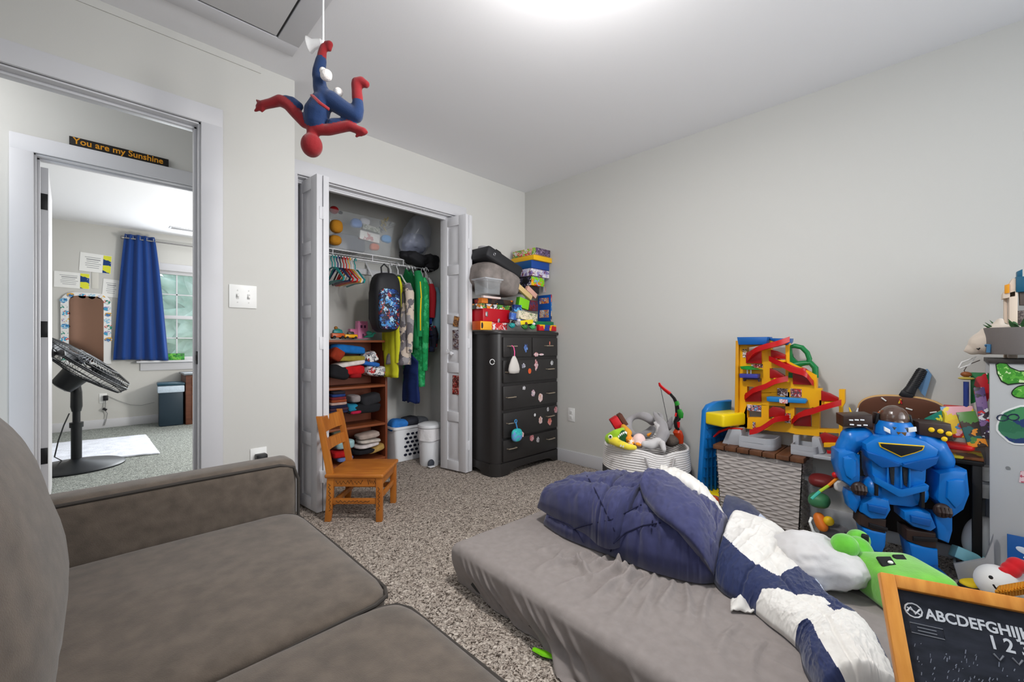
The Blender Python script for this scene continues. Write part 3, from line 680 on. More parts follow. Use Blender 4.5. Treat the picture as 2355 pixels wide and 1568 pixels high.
# yellow scarf stripe
p0, p1 = at(963, 648, y=3.03), at(966, 760, y=3.03)
b = B(); b.tube([p0, p0.lerp(p1, .33) + Vector((.01, 0, 0)), p0.lerp(p1, .34) + Vector((.006, 0, 0)), p0.lerp(p1, .66), p1], [.028, .026, .026, .02, .014], 10, sq=.4)
tag(b.build('yellow_sleeve', mat('yellow_cloth', (240, 200, 20), .8)), 'bright yellow sleeve hanging down in front of the green sweatshirt', 'clothes')
# backpack
bp = thing('backpack', 'black child backpack with a blue printed front hanging in the closet', 'backpack', at(889, 762, y=3.03), 0)
px = .0034
b = B(); superq(b, (0, .02, .225), (.215, .15, .45), .45, bulge=(.05, .1, .03), wr=.03, seed=3); b.build('bag', mat('black_nylon', (34, 34, 38), .6, bump=.1, bs=200), bp, ang=180)
b = B(); superq(b, (-.012, -.062, .17), (.165, .045, .31), .4, bulge=(0, .2, 0)); b.build('front_pocket', busy('backpack_print', [(15, 25, 60), (30, 70, 140), (70, 140, 200), (160, 200, 220), (20, 30, 50), (150, 50, 40), (25, 50, 100), (10, 14, 25)], 42, .5), bp, ang=180)
b = B(); b.tube([(-.03, .02, .44), (-.03, .03, .50), (.0, .04, .53), (.03, .03, .50), (.03, .02, .44)], .006, 6); b.build('top_loop', mat('black_nylon'), bp)
for s in (-1, 1):
    b = B(); b.tube([(s * .07, .09, .42), (s * .085, .11, .3), (s * .09, .1, .1), (s * .07, .08, .02)], .014, 6, sq=.4); b.build('shoulder_strap', mat('black_nylon'), bp)
# ================================================================ bookcase
cherry = mat('cherry_laminate', (122, 62, 38), .45, var=.12, vs=3, stretch=(1, 1, .15))
cherry_e = mat('cherry_edge', (140, 76, 44), .45)
KX0, KX1, KY0, KY1, KH = 1.16, 1.775, 3.28, 3.54, 1.045
bk = thing('bookcase', 'cherry brown bookcase of three open shelves inside the closet', 'bookcase', (0, 0, 0))
for x in (KX0 + .009, KX1 - .009): B().box((x, (KY0 + KY1) / 2, KH / 2), (.018, KY1 - KY0, KH), bev=.001).build('side_panel', cherry, bk)
SH = [.06, .345, .665, 1.036]
for i, z in enumerate(SH): B().box(((KX0 + KX1) / 2, (KY0 + KY1) / 2 - .002, z), (KX1 - KX0 - (.036 if i < 3 else -.01), KY1 - KY0 - (.01 if i < 3 else -.02), .018), bev=.001).build('shelf', cherry_e, bk)
B().box(((KX0 + KX1) / 2, KY1 - .003, KH / 2), (KX1 - KX0 - .04, .005, KH - .03)).build('back_panel', cherry, bk)
B().box(((KX0 + KX1) / 2, KY0 + .01, .025), (KX1 - KX0 - .036, .016, .05)).build('kickboard', cherry, bk)
def folded(u, v, w, h, m_, label, dep=.15, Y=3.33, sd=0, wr=.14, e=.5, rot=0, cat='clothes', nm='folded_clothes', grp='folded clothes in the bookcase'):
    b = B(); superq(b, (0, 0, 0), (w, dep, h), e, wr=wr, seed=sd, nu=44, nv=26)
    return tag(b.build(nm, m_, None, at(u, v, y=Y), (0, R(rot), 0), ang=180), label, cat, grp)
C_ = lambda n, c: mat('cotton_' + n, c, .9, var=.06, vs=25, bump=.15, bs=60)
whiteprint = busy('white_printed_cotton', [(225, 222, 222), (60, 60, 66), (215, 212, 215), (190, 60, 60), (232, 230, 230), (150, 150, 158)], 40, .9)
FC = [(800, 803, .26, .07, C_('blue', (20, 105, 180)), 'bright blue folded cloth on top of the upper shelf pile', 1, 6), (802, 824, .22, .045, C_('mustard', (150, 135, 50)), 'mustard cloth squeezed under the bright blue one', 2, 0),
      (800, 836, .24, .04, C_('cream', (225, 215, 210)), 'cream folded cloth between mustard and red on the upper shelf', 3, -8), (808, 850, .19, .075, C_('red', (190, 20, 25)), 'red folded shirt in the upper shelf pile', 4, 0), (812, 862, .10, .05, C_('crimson', (150, 14, 20)), 'dark red bundle in front of the red shirt', 5, 0),
      (848, 822, .12, .10, whiteprint, 'white printed shirt crumpled at the top right of the upper shelf', 6, -20), (846, 836, .16, .04, C_('royal', (40, 100, 180)), 'royal blue strip of cloth under the printed shirt', 8, 10), (862, 852, .19, .09, whiteprint, 'white shirt with dark and red print, right end of the upper shelf', 7, 8),
      (775, 855, .16, .10, C_('black', (28, 28, 32)), 'black crumpled clothes at the left of the upper shelf', 9, 15), (770, 815, .10, .10, C_('rust', (150, 50, 25)), 'rust red cloth at the far left of the upper shelf', 10, 30),
      (832, 938, .28, .08, C_('black', (28, 28, 32)), 'black crumpled clothes filling the middle shelf', 11, 0), (848, 918, .17, .09, C_('charcoal', (42, 42, 46)), 'charcoal bundle topmost on the middle shelf', 12, -12), (812, 916, .08, .06, C_('ash', (150, 140, 140)), 'ash grey sock ball on the middle shelf', 13, 0),
      (806, 936, .09, .06, C_('teal', (30, 130, 165)), 'teal printed cloth on the middle shelf', 14, 0), (812, 946, .10, .03, C_('pink', (190, 30, 70)), 'pink red strip of cloth at the bottom of the middle shelf', 15, 0),
      (842, 1000, .19, .045, C_('taupe', (178, 160, 150)), 'taupe folded trousers on top of the lowest shelf stack', 16, -4), (846, 1012, .18, .03, C_('oat', (205, 195, 185)), 'oat folded shirt in the lowest shelf stack', 17, 3), (842, 1022, .20, .03, C_('milk', (220, 210, 208)), 'milk white folded shirt low in the lowest shelf stack', 18, -3),
      (860, 1030, .16, .05, C_('sand', (180, 145, 80)), 'sand yellow crumpled cloth on the lowest shelf', 19, -12), (835, 1036, .18, .04, C_('black', (28, 28, 32)), 'black cloth under the sand yellow one', 20, 0), (788, 1020, .14, .07, C_('mint', (160, 195, 200)), 'pale mint cloth seen through the chair back', 21, 0),
      (780, 1042, .12, .05, C_('red', (190, 20, 25)), 'red cloth low behind the wooden chair', 22, 0), (790, 1052, .13, .04, C_('peri', (110, 130, 190)), 'periwinkle cloth lowest behind the wooden chair', 23, 0), (775, 995, .12, .05, C_('olive', (90, 95, 80)), 'olive printed cloth behind the chair on the lowest shelf', 24, 0)]
for i, (u, v, w, h, m_, lab, sd, rr) in enumerate(FC): folded(u, v, w, h, m_, lab, sd=sd, rot=rr)
sc_ = [(40, 40, 70), (70, 45, 60), (25, 30, 60), (190, 160, 150), (150, 70, 40), (120, 40, 45), (35, 60, 120), (45, 40, 50)]
for i in range(8): folded(772, 945 - i * 6.2, .16 - .008 * i, .024, C_('stack%d' % i, sc_[i]), ['navy shirt at the bottom of the neat stack on the middle shelf', 'plum shirt second from the bottom of the neat stack', 'dark blue shirt third from the bottom of the neat stack', 'pale pinkish shirt in the middle of the neat stack', 'rust brown shirt above the pale one in the neat stack', 'dark red shirt near the top of the neat stack', 'royal blue shirt second from the top of the neat stack', 'charcoal shirt topmost on the neat stack of shirts'][i], sd=30 + i, wr=.05, e=.35, grp='neat stack of shirts on the middle shelf')
# toys on the bookcase
def toycar(name, label, u, v, L, c1, c2, h=.035, cab=.5):
    t = thing(name, label, 'toy vehicle', at(u, v, y=3.30)); m1 = mat('toy_paint_%d_%d_%d' % c1, c1, .3); m2 = mat('toy_paint_%d_%d_%d' % c2, c2, .3)
    B().box((0, 0, h * .55), (L, .045, h * .7), bev=.008).build('car_body', m1, t); B().box((0, 0, h * 1.15), (L * cab, .04, h * .6), bev=.008, taper=(.8, .85)).build('car_roof', m2, t)
    for x in (-L * .32, L * .32):
        for y in (-.022, .022): b = B(); b.cyl((x, y - .004, h * .25), (x, y + .004, h * .25), h * .25, n=14); b.build('wheel', mat('black_rubber', (28, 28, 28), .7), t)
toycar('toy_truck', 'orange toy truck at the left on the bookcase top', 776, 779, .10, (200, 90, 40), (40, 130, 130), .05, .8)
toycar('toy_car', 'yellow toy car with a black window on the bookcase top', 806, 779, .105, (235, 170, 20), (60, 60, 60), .04, .55)
t = thing('toy_house', 'pink toy house with small windows on the bookcase top', 'toy house', at(826, 779, y=3.36)); pk = mat('toy_pink', (222, 130, 175), .4)
B().box((0.02, 0, .065), (.085, .06, .13), bev=.004).build('tower', pk, t); B().box((-.05, 0, .04), (.07, .05, .08), bev=.004).build('wing', mat('toy_mauve', (200, 110, 150), .4), t)
for x, z in ((.005, .10), (.035, .10), (.02, .03)): B().box((x, -.031, z), (.016, .004, .022), bev=.001).build('toy_window', mat('toy_plum', (90, 40, 80), .5), t)
for x in (-.012, .02, .052): B().box((x, 0, .137), (.016, .05, .016)).build('battlement', pk, t)
t = thing('toy_figure', 'small teal and green toy dragon beside the pink toy house', 'toy', at(850, 779, y=3.30)); b = B(); b.tube([(-.05, 0, .01), (-.02, 0, .02), (.02, 0, .025), (.04, 0, .05), (.055, 0, .045)], [.004, .012, .014, .008, .005], 8); b.ell((.0, 0, .045), (.03, .004, .018), (0, .3, 0)); b.build('toy_body', mat('toy_teal', (40, 130, 110), .45), t)
t = thing('toy_figure', 'brown and teal toy figure sitting on the orange toy truck', 'toy', at(776, 763, y=3.30)); b = B(); b.ell((0, 0, .012), (.025, .02, .014)); b.ell((-.012, 0, .03), (.014, .013, .014), m=1); b.build('toy_body', [mat('toy_teal'), mat('toy_brown', (150, 100, 40), .5)], t)
# ================================================================ laundry basket, bin
lm = mat('white_laundry_plastic', (236, 238, 242), .4)
lb = thing('laundry_basket', 'white plastic laundry basket with oval holes in the closet', 'laundry basket', (1.985, 3.365, 0))
b = B(); tote(b, .32, .26, .305, tap=.84); b.build('tub', lm, lb)
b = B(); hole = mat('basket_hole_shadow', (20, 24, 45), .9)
for r_ in range(6):
    for c in range(5):
        z = .055 + r_ * .036; k = .84 + .16 * z / .305; y = -.26 * k / 2 - .0015
        b.ell((-.055 + c * .045 + (r_ % 2) * .018, y, z), (.017, .003, .012), (R(-8), 0, 0), u=12, v=6)
        if c < 3: b.ell((-.32 * k / 2 - .0015, -.07 + c * .06 + (r_ % 2) * .02, z), (.003, .018, .012), (0, R(-9), 0), u=12, v=6) if c < 0 else None
b.build('hole', hole, lb)
for nm, c, u, v, w, h, lab, sd in (('towel', (45, 120, 200), 915, 975, .15, .10, 'blue towel heaped in the laundry basket', 51), ('trousers', (48, 50, 60), 938, 972, .16, .12, 'charcoal trousers in the laundry basket', 52), ('shirt', (95, 98, 105), 968, 972, .14, .12, 'grey shirt at the right of the laundry basket', 53)):
    folded(u, v, w, h, C_('laundry_' + nm, c), lab, dep=.18, Y=3.34, sd=sd, wr=.3, e=.7, nm=nm, grp='laundry in the basket')
tb = thing('trash_can', 'white pedal trash can with a bag folded over its rim in the closet', 'trash can', (2.035, 3.03, 0))
b = B(); b.lathe([(.082, 0), (.086, .01), (.098, .30), (.098, .31), (.09, .305), (.078, .02), (0, .02)], 32); b.build('bin_body', lm, tb)
b = B(); b.lathe([(.101, .315), (.105, .325), (.103, .34), (.07, .352), (0, .356)], 32); b.build('lid', lm, tb)
b = B(); b.grid(48, 8, lambda u, v: Vector(((.1015 + .006 * v + .004 * math.sin(u * 40) * v) * math.cos(u * 6.283), (.1015 + .006 * v + .004 * math.sin(u * 40) * v) * math.sin(u * 6.283), .312 - v * (.05 + .05 * (.5 + .5 * math.cos(u * 6.283 - 4.0))))), cu=True); b.build('bag_liner', mat('white_bin_bag', (226, 224, 226), .5, bump=.3, bs=50), tb, ang=180)
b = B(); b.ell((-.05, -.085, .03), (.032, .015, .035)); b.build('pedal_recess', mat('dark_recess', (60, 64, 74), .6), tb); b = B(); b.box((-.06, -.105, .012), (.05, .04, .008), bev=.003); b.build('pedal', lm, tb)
# ================================================================ child's wooden chair
oak = mat('golden_oak', (190, 118, 44), .42, rgb2=(164, 92, 30), vs=7, stretch=(1, 6, .7), spec=.5)
ink = mat('black_marker_ink', (28, 20, 16), .6)
# local axes: x towards the chair's front, y to its left; origin between the rear legs on the floor
ch = thing('child_chair', 'small oak child chair scribbled with black marker beside the closet', 'chair', (0, 0, 0))
bl = Vector((.974, 2.458, 0)); ax = Vector((.195, -.193, 0)).normalized(); ay = Vector((.21, .194, 0)).normalized(); CW = .285; CDp = .275
ch.location = bl + ay * CW / 2; ch.rotation_euler = (0, 0, math.atan2(ax.y, ax.x))
def lean(z): return -.075 * max(0, (z - .25) / .36) - .02 * max(0, (.20 - z) / .2)
for s in (-1, 1):
    b = B(); y = s * CW / 2; prof = [0, .1, .25, .40, .52, .60]
    poly = [(lean(z) - .017 + (.004 if z > .5 else 0), z) for z in prof] + [(lean(z) + .017, z) for z in reversed(prof)]
    b.prism(poly, -.013, .013, Matrix(((1, 0, 0, 0), (0, 0, 1, y), (0, 1, 0, 0), (0, 0, 0, 1))), bev=.004); b.build('back_post', oak, ch)
    B().box((CDp, y, .13), (.036, .032, .262), bev=.005).build('front_leg', oak, ch)
    B().box((CDp / 2, y, .225), (CDp, .02, .05), bev=.003).build('side_apron', oak, ch)
    B().box((CDp / 2, y, .115), (CDp, .018, .032), bev=.004).build('side_stretcher', oak, ch)
def rail(z0, z1):
    b = B(); N_ = 9; V = []
    for i in range(N_ + 1):
        y = -CW / 2 + CW * i / N_; cx = -.018 * (1 - (2 * i / N_ - 1) ** 2)
        V.append([b.bm.verts.new((lean(z) + cx + dx, y, z)) for dx, z in ((-.008, z0), (.008, z0), (.008, z1), (-.008, z1))])
    for i in range(N_):
        for j in range(4): b.bm.faces.new([V[i][j], V[i][(j + 1) % 4], V[i + 1][(j + 1) % 4], V[i + 1][j]]).smooth = True
    return b
rail(.50, .585).build('top_slat', oak, ch); rail(.395, .455).build('lower_slat', oak, ch)
B().box((CDp, 0, .225), (.02, CW, .05), bev=.003).build('front_apron', oak, ch); B().box((.0, 0, .225), (.02, CW, .05), bev=.003).build('rear_apron', oak, ch)
B().box((.012, 0, .105), (.018, CW, .03), bev=.004).build('rear_stretcher', oak, ch); B().box((CDp, 0, .135), (.016, CW, .03), bev=.004).build('front_stretcher', oak, ch)
b = B(); def_seat = lambda u, v: None
b.box((.135, 0, .262), (.335, .335, .024), bev=.010, seg=4); b.build('seat', oak, ch)
rnd = random.Random(3)
def scrib(M, w, h, n, name='scribble'):
    b = B(); pts = [M @ Vector((w * i / n + rnd.uniform(-.3, .3) * w / n, h * (.5 * (-1) ** i * rnd.uniform(.4, 1)), 0)) for i in range(n + 1)]
    b.tube(pts, .0014, 4); return b.build(name, ink, ch)
FR = lambda x, y, z: Matrix.Translation((x, y, z)) @ Matrix(((1, 0, 0, 0), (0, 0, -1, 0), (0, 1, 0, 0), (0, 0, 0, 1)))
yn = -CW / 2 - .0105
scrib(FR(.03, yn, .225), .15, .028, 14); scrib(FR(.21, yn, .226), .045, .03, 7); scrib(FR(.03, yn + .001, .115), .19, .014, 16)
scrib(FR(-.002, -CW / 2 - .0135, .06) @ Matrix.Rotation(R(92), 4, 'Z'), .16, .016, 14); scrib(FR(CDp, -CW / 2 - .0165, .06) @ Matrix.Rotation(R(90), 4, 'Z'), .14, .016, 12)
# ================================================================ dresser
blk = mat('black_dresser_paint', (44, 42, 42), .38, spec=.45)
FX0, FX1, FY0, FY1, FT = 2.165, 2.893, 2.36, 2.738, 1.115
dr = thing('dresser', 'tall black chest of drawers covered in small stickers in the corner', 'dresser', (0, 0, 0))
b = B(); r = .075
poly = [(FX0, FY1), (FX1, FY1), (FX1, FY0)] + [(FX0 + r - r * math.sin(a * R(15)), FY0 + r - r * math.cos(a * R(15))) for a in range(7)]
b.prism(poly, .085, 1.09); b.build('carcass', blk, dr)
b = B(); o = .014; poly2 = [(FX0 - o, FY1), (FX1 + .01, FY1), (FX1 + .01, FY0 - o)] + [(FX0 + r - (r + o) * math.sin(a * R(15)), FY0 + r - (r + o) * math.cos(a * R(15))) for a in range(7)]
b.prism(poly2, 1.09, FT, bev=.006); b.build('top', blk, dr)
# scalloped base
def wavy(L, h=.098):
    pts = [(0, 0), (.06, 0), (.085, .012), (.11, .034), (.15, .040), (L / 2, .045), (L - .15, .040), (L - .11, .034), (L - .085, .012), (L - .06, 0), (L, 0), (L, h), (0, h)]; return pts
b = B(); b.prism(wavy(FX1 - FX0 - .05 + .01), -.009, .009, Matrix(((1, 0, 0, FX0 + .055), (0, 0, 1, FY0 - .003), (0, 1, 0, 0), (0, 0, 0, 1))), bev=.002)
b.prism(wavy(FY1 - FY0 - .055), -.009, .009, Matrix(((0, 0, 1, FX0 - .002), (1, 0, 0, FY0 + .055), (0, 1, 0, 0), (0, 0, 0, 1))), bev=.002)
b.prism([(FX0 - .01 + (r + .01) - (r + .01) * math.sin(a * R(15)), FY0 - .012 + (r + .01) - (r + .01) * math.cos(a * R(15))) for a in range(7)] + [(FX0 + .08, FY0 + .08)], 0, .098)
b.build('base_plinth', blk, dr)
pull = mat('brushed_nickel_pull', (205, 190, 170), .3, metal=.8)
rows = [(1.066, .912), (.888, .714), (.690, .507), (.484, .292), (.272, .108)]
DXL, DXR = 2.235, 2.885
def drawer(x0, x1, z1, z0, hx):
    d = B().box(((x0 + x1) / 2, FY0 - .008, (z0 + z1) / 2), (x1 - x0, .02, z1 - z0), bev=.004).build('drawer', blk, dr)
    for x, z in hx:
        b = B(); b.tube([(x - .045, FY0 - .018, z), (x - .043, FY0 - .038, z), (x, FY0 - .042, z), (x + .043, FY0 - .038, z), (x + .045, FY0 - .018, z)], .0045, 8); b.build('drawer_pull', pull, d)
ym = FY0 - .02
hz = lambda u, v: (at(u, v, y=ym).x, at(u, v, y=ym).z)
drawer(DXL, 2.555, *rows[0], [hz(1177, 796)]); drawer(2.565, DXR, *rows[0], [hz(1261, 795)])
for rw, h2 in zip(rows[1:], ([hz(1172, 855), hz(1264, 848)], [hz(1174, 913), hz(1265, 903)], [hz(1175, 972), hz(1264, 956)], [hz(1176, 1030), hz(1265, 1008)])): drawer(DXL, DXR, *rw, h2)
def sticker(u, v, w, h, cols, sh=0, y=None):
    b = B(); n = 18
    pts = [(w / 2 * math.cos(6.283 * i / n) * (1 + sh * .3 * math.sin(i * 2.1 + u)), h / 2 * math.sin(6.283 * i / n) * (1 + sh * .3 * math.cos(i * 1.7 + v))) for i in range(n)]
    b.prism(pts, 0, .0016, FR(0, 0, 0)); p = at(u, v, y=FY0 - .0185)
    m_ = busy('sticker_%d' % u, cols, 90, seed=u % 7) if len(cols) > 1 else mat('sticker_%d_%d' % (u, v), cols[0], .4)
    b.build('sticker', m_, dr, p)
Bl, Wt, Pk, Or, Gy, Na, Rd = (70, 110, 190), (225, 225, 228), (225, 175, 180), (225, 95, 50), (150, 145, 150), (60, 65, 110), (170, 70, 75)
for a in [(1209, 800, .04, .06, (Bl, Na, (120, 160, 220)), 1), (1233, 815, .055, .035, (Wt, Pk, Rd), .4), (1245, 815, .06, .016, (Pk, Wt), .1), (1264, 789, .012, .03, (Pk, Or), .3), (1204, 841, .042, .036, (Gy, Wt, Na), 1), (1218, 853, .036, .044, (Or,), 0), (1233, 839, .04, .08, (Bl, (50, 70, 140)), 1), (1269, 834, .035, .04, (Wt, (50, 50, 55), Gy), .6), (1205, 892, .034, .03, (Wt, Gy), .8), (1226, 904, .045, .055, (Wt, Na, Pk), .3), (1243, 914, .055, .07, (Pk, Wt, (205, 150, 120)), .3),
          (1230, 954, .022, .026, (Wt,), 0), (1260, 941, .026, .036, (Wt, Gy), .3), (1278, 942, .045, .055, (Gy, Pk, Rd), .3), (1243, 966, .045, .06, (Na, Gy, Rd), .5), (1264, 969, .05, .06, (Rd, Na, Gy), .6), (1223, 1007, .05, .05, (Rd, Pk), .3), (1237, 1011, .035, .045, (Wt, Gy), .7)]: sticker(*a)
b = B(); p = at(1130, 832, y=FY0 + .02); b.tube([(.018 * math.cos(a * .66), 0, .02 * math.sin(a * .66)) for a in range(10)], .003, 5); b.build('sticker', mat('sticker_white'), dr, (p.x, FY0 + .0 - .002 + .012, p.z), (0, 0, R(-32)))
# pouches hanging on the pulls
t = thing('drawstring_pouch', 'grey white cloth pouch hanging on a pink strap from the top left drawer', 'pouch', at(1178, 796, y=FY0 - .046))
b = B(); b.lathe([(.012, -.075), (.03, -.10), (.05, -.145), (.058, -.18), (.05, -.205), (0, -.21)], 20, sy=.45); b.build('pouch_bag', mat('pouch_cotton', (205, 200, 195), .9, bump=.25, bs=40), t, (0, -.02, 0), ang=180)
b = B(); b.tube([(0, .004, .006), (0.004, -.014, -.01), (.006, -.02, -.045), (.004, -.02, -.08)], .006, 6, sq=.5); b.build('strap', mat('pink_webbing', (230, 90, 150), .7), t)
t = thing('zip_pouch', 'round turquoise zip pouch on a blue loop hanging from the fourth drawer', 'pouch', at(1184, 968, y=FY0 - .046))
b = B(); superq(b, (0.0, -.022, -.105), (.105, .045, .10), .75); b.build('pouch_bag', busy('turquoise_print', [(60, 190, 190), (50, 180, 182), (70, 200, 196), (110, 150, 210)], 24, .6), t, ang=180)
b = B(); b.tube([(.012 * math.cos(a * .7), -.01, .0 + .012 * math.sin(a * .7)) for a in range(9)], .004, 6, closed=True); b.tube([(0, -.012, -.012), (.006, -.02, -.06)], .005, 6); b.build('loop', mat('blue_cord', (60, 140, 200), .6), t)
b = B(); b.tube([(.045, -.03, -.09), (.06, -.03, -.10), (.055, -.03, -.125)], .008, 6); b.build('tassel', mat('pink_tassel', (235, 190, 190), .7), t)
# ---------------------------------------------------------------- things on the dresser
def gbox(name, label, cat, ul, uc, ur, vt, vb, y0, m_, m2=None, mtop=None, rot=(0, 0, 0), bev=.002, grp=None, lid=None):
    """room-aligned box seen on its left face (ul..uc) and front face (uc..ur)"""
    p = at(uc, vb, y=y0); x0, z0 = p.x, p.z; z1 = at(uc, vt, y=y0).z; x1 = min(at(ur, vb, y=y0).x, XR - .004)
    y1 = min(at(ul, vb, x=x0).y, YB - .005) if ul < uc else y0 + .2
    w, d, h = x1 - x0, max(.03, y1 - y0), z1 - z0
    b = B(); b.box((0, 0, 0), (w, d, h), bev=bev); o = b.build(name, [m_, m2 or m_, mtop or m_], None, ((x0 + x1) / 2, y0 + d / 2, (z0 + z1) / 2), rot)
    for pl in o.data.polygons:
        n = pl.normal
        pl.material_index = 1 if n.x < -.5 or n.x > .5 else 2 if abs(n.z) > .5 else 0
    return tag(o, label, cat, grp)
G = 'boxes piled on the dresser'
K = lambda n, cols=None, s=45, sd=0: busy('box_print_' + n, cols, s, .35, seed=sd)
YEL, BLU, BLK_, WHT, LIM, RED, PUR, ORG, TEA, CRM = (238, 182, 20), (25, 70, 150), (32, 30, 36), (226, 222, 226), (130, 205, 30), (200, 28, 40), (110, 90, 150), (230, 130, 40), (40, 150, 150), (228, 214, 190)
gbox('game_box', 'colourful flat game box with a purple front, topmost of the tall pile', 'box', 1179, 1232, 1275, 568, 584, 2.44, K('purple', [(80, 60, 85), (100, 85, 120), (60, 50, 70), (150, 130, 160)]), K('candy', [(150, 200, 60), (225, 220, 210), (230, 150, 180), (210, 60, 50), (90, 150, 60)]), mat('box_cream', CRM, .5), grp=G)
gbox('game_box', 'yellow game box with dark lettering, second from the top of the tall pile', 'box', 1176, 1227.5, 1272, 585, 596, 2.42, mat('box_yellow', YEL, .4), None, None, grp=G)
gbox('game_box', 'deep blue game box with pale title, third in the tall pile', 'box', 1179, 1222, 1263, 597, 615, 2.44, mat('box_blue', BLU, .4), mat('box_teal_blue', (20, 75, 130), .4), grp=G)
gbox('game_box', 'white and violet printed game box under the blue one', 'box', 1188, 1221, 1263, 616, 633, 2.44, K('violet', [WHT, (190, 185, 220), PUR, WHT, (150, 140, 190), (120, 60, 80)]), K('violet'), grp=G)
gbox('game_box', 'black game box with a lime and red front in the middle of the pile', 'box', 1184, 1222, 1252, 635, 655, 2.45, K('lime', [LIM, RED, YEL, (120, 170, 220), ORG], 35), K('blackwhite', [BLK_, BLK_, BLK_, (90, 85, 120), BLK_, WHT], 45), grp=G)
gbox('game_box', 'black box with a white swirl below the lime and red one', 'box', 1183, 1211, 1240, 656, 672, 2.47, mat('box_black', BLK_, .4), K('blackwhite'), grp=G)
gbox('toy_box', 'beige lettered box leaning down in the pile beside the grey bag', 'box', 1181, 1184, 1226, 660, 672, 2.42, mat('box_beige', (215, 185, 130), .5), mat('box_beige'), None, (0, R(28), 0), grp=G)
gbox('toy_box', 'thin pink box leaning against the tall pile', 'box', 1211, 1212, 1236, 664, 676, 2.43, mat('box_pinkish', (215, 165, 150), .5), None, None, (0, R(30), 0), grp=G)
gbox('toy_box', 'lime green small box with a darker left side on the dresser', 'box', 1186, 1194, 1217, 685, 708, 2.44, mat('box_lime', LIM, .4), mat('box_leaf', (70, 150, 30), .4), None, (0, R(12), 0), grp=G)
gbox('toy_box', 'dark red small box right of the lime one', 'box', 1216, 1217, 1237, 690, 714, 2.45, K('darkred', [(130, 30, 35), (90, 25, 30), (60, 50, 90)]), grp=G)
gbox('toy_box', 'cream box with small pictures lying low in front of the pile', 'box', 1192, 1193, 1236, 716, 735, 2.40, K('creampic', [CRM, CRM, (220, 215, 190), (110, 130, 90), CRM], 60), None, None, (0, R(6), 0), grp=G)
gbox('toy_box', 'blue box with an orange square under the cream box', 'box', 1174, 1176, 1222, 722, 738, 2.43, K('blueor', [(70, 110, 190), (60, 95, 175), (120, 150, 210), ORG], 30), None, None, (0, R(7), 0), grp=G)
gbox('toy_box', 'navy blue small box with a sky patch below the lime one', 'box', 1181, 1183, 1200, 700, 716, 2.42, K('navysky', [(30, 60, 130), (90, 170, 220), (25, 50, 110)], 40), grp=G)
gbox('toy_box', 'green flat box lying under the upright blue box', 'box', 1214, 1232, 1292, 738, 748, 2.40, mat('box_green', (15, 115, 75), .4), None, None, grp=G)
gbox('toy_box', 'upright blue box with two picture panels and a red printed front', 'box', 1237, 1267, 1295, 677, 738, 2.42, K('cereal', [(60, 130, 190), (190, 40, 40), (70, 60, 70), (40, 110, 170), (150, 60, 50), (200, 180, 150)], 30), mat('box_royal', (20, 85, 175), .35), grp=G)
cb = bpy.data.objects[[o.name for o in bpy.data.objects if o.get('label', '').startswith('upright blue box')][0]]
for v0, v1 in ((684, 699), (712, 731)):
    xx = at(1267, 735, y=2.42).x; a0, a1 = at(1241, v1, x=xx), at(1262, v0, x=xx)
    B().box((a0.x - .0012 - cb.location.x, (a0.y + a1.y) / 2 - cb.location.y, (a0.z + a1.z) / 2 - cb.location.z), (.002, abs(a0.y - a1.y), abs(a1.z - a0.z))).build('picture_panel', K('picture', [(225, 140, 60), WHT, (90, 130, 190), (190, 60, 60), (235, 190, 90)], 60), cb)
gbox('toy_box', 'red topped box on the tall pile above the upright blue box', 'box', 1254, 1256, 1283, 657, 672, 2.50, K('redtop', [RED, WHT, RED, (60, 100, 60)], 35), mat('box_white', WHT, .4), grp=G)
gbox('game_box', 'red and yellow flat box at the front right edge of the dresser', 'box', 1234, 1240, 1292, 746, 760, 2.37, K('redyel', [RED, RED, YEL, (40, 60, 140), YEL], 18), mat('box_red', RED, .4), grp=G)
gbox('toy_tube', 'bright yellow toy stick in front of the blue box on the dresser', 'toy', 1194, 1195, 1227, 735, 745, 2.38, mat('box_brightyellow', (240, 215, 30), .4), None, None, (0, R(-6), 0), .006)
# the left column
gbox('game_box', 'dark flat box with an orange end under the clear container', 'box', 1086, 1108, 1181, 684, 696, 2.50, K('dark_orange', [BLK_, (70, 50, 45), ORG, BLK_, (150, 40, 40), BLK_], 16), None, None, grp=G)
gbox('game_box', 'green and white puzzle box just above the red case', 'box', 1086, 1106, 1181, 697, 709, 2.49, K('puzzle', [(90, 150, 60), WHT, ORG, (60, 60, 60), (200, 190, 120), (60, 110, 60)], 30), grp=G)
t = thing('tool_case', 'red plastic case with two silver latches on the left of the dresser', 'case', (0, 0, 0)); p = at(1111, 740, y=2.485); q = at(1174, 712, y=2.485)
redc = mat('red_case_plastic', (180, 16, 32), .35)
B().box(((p.x + q.x) / 2, 2.60, (p.z + q.z) / 2), (q.x - p.x, .23, q.z - p.z), bev=.012).build('case_shell', redc, t)
for u, v in ((1119, 722), (1147, 738)): 
    c = at(u, v, y=2.48); B().box((c.x, 2.481, c.z), (.022, .012, .038), bev=.003).build('latch', chrome, t)
gbox('crayon_box', 'orange yellow crayon box with a black oval lying on the dresser', 'box', 1086, 1105, 1132, 738, 758, 2.46, mat('box_crayon', (240, 172, 45), .4), mat('box_crayon_o', (215, 90, 30), .4), grp=G)
cb = bpy.data.objects['crayon_box']; b = B(); b.ell(at(1109, 748, y=2.458) - cb.location, (.010, .002, .024)); b.build('oval_badge', mat('box_black'), cb)
gbox('crayon_box', 'smaller red and white box beside the crayon box', 'box', 1132, 1133, 1166, 741, 758, 2.45, K('redwhite', [RED, WHT, (220, 120, 110), RED], 40), grp=G)
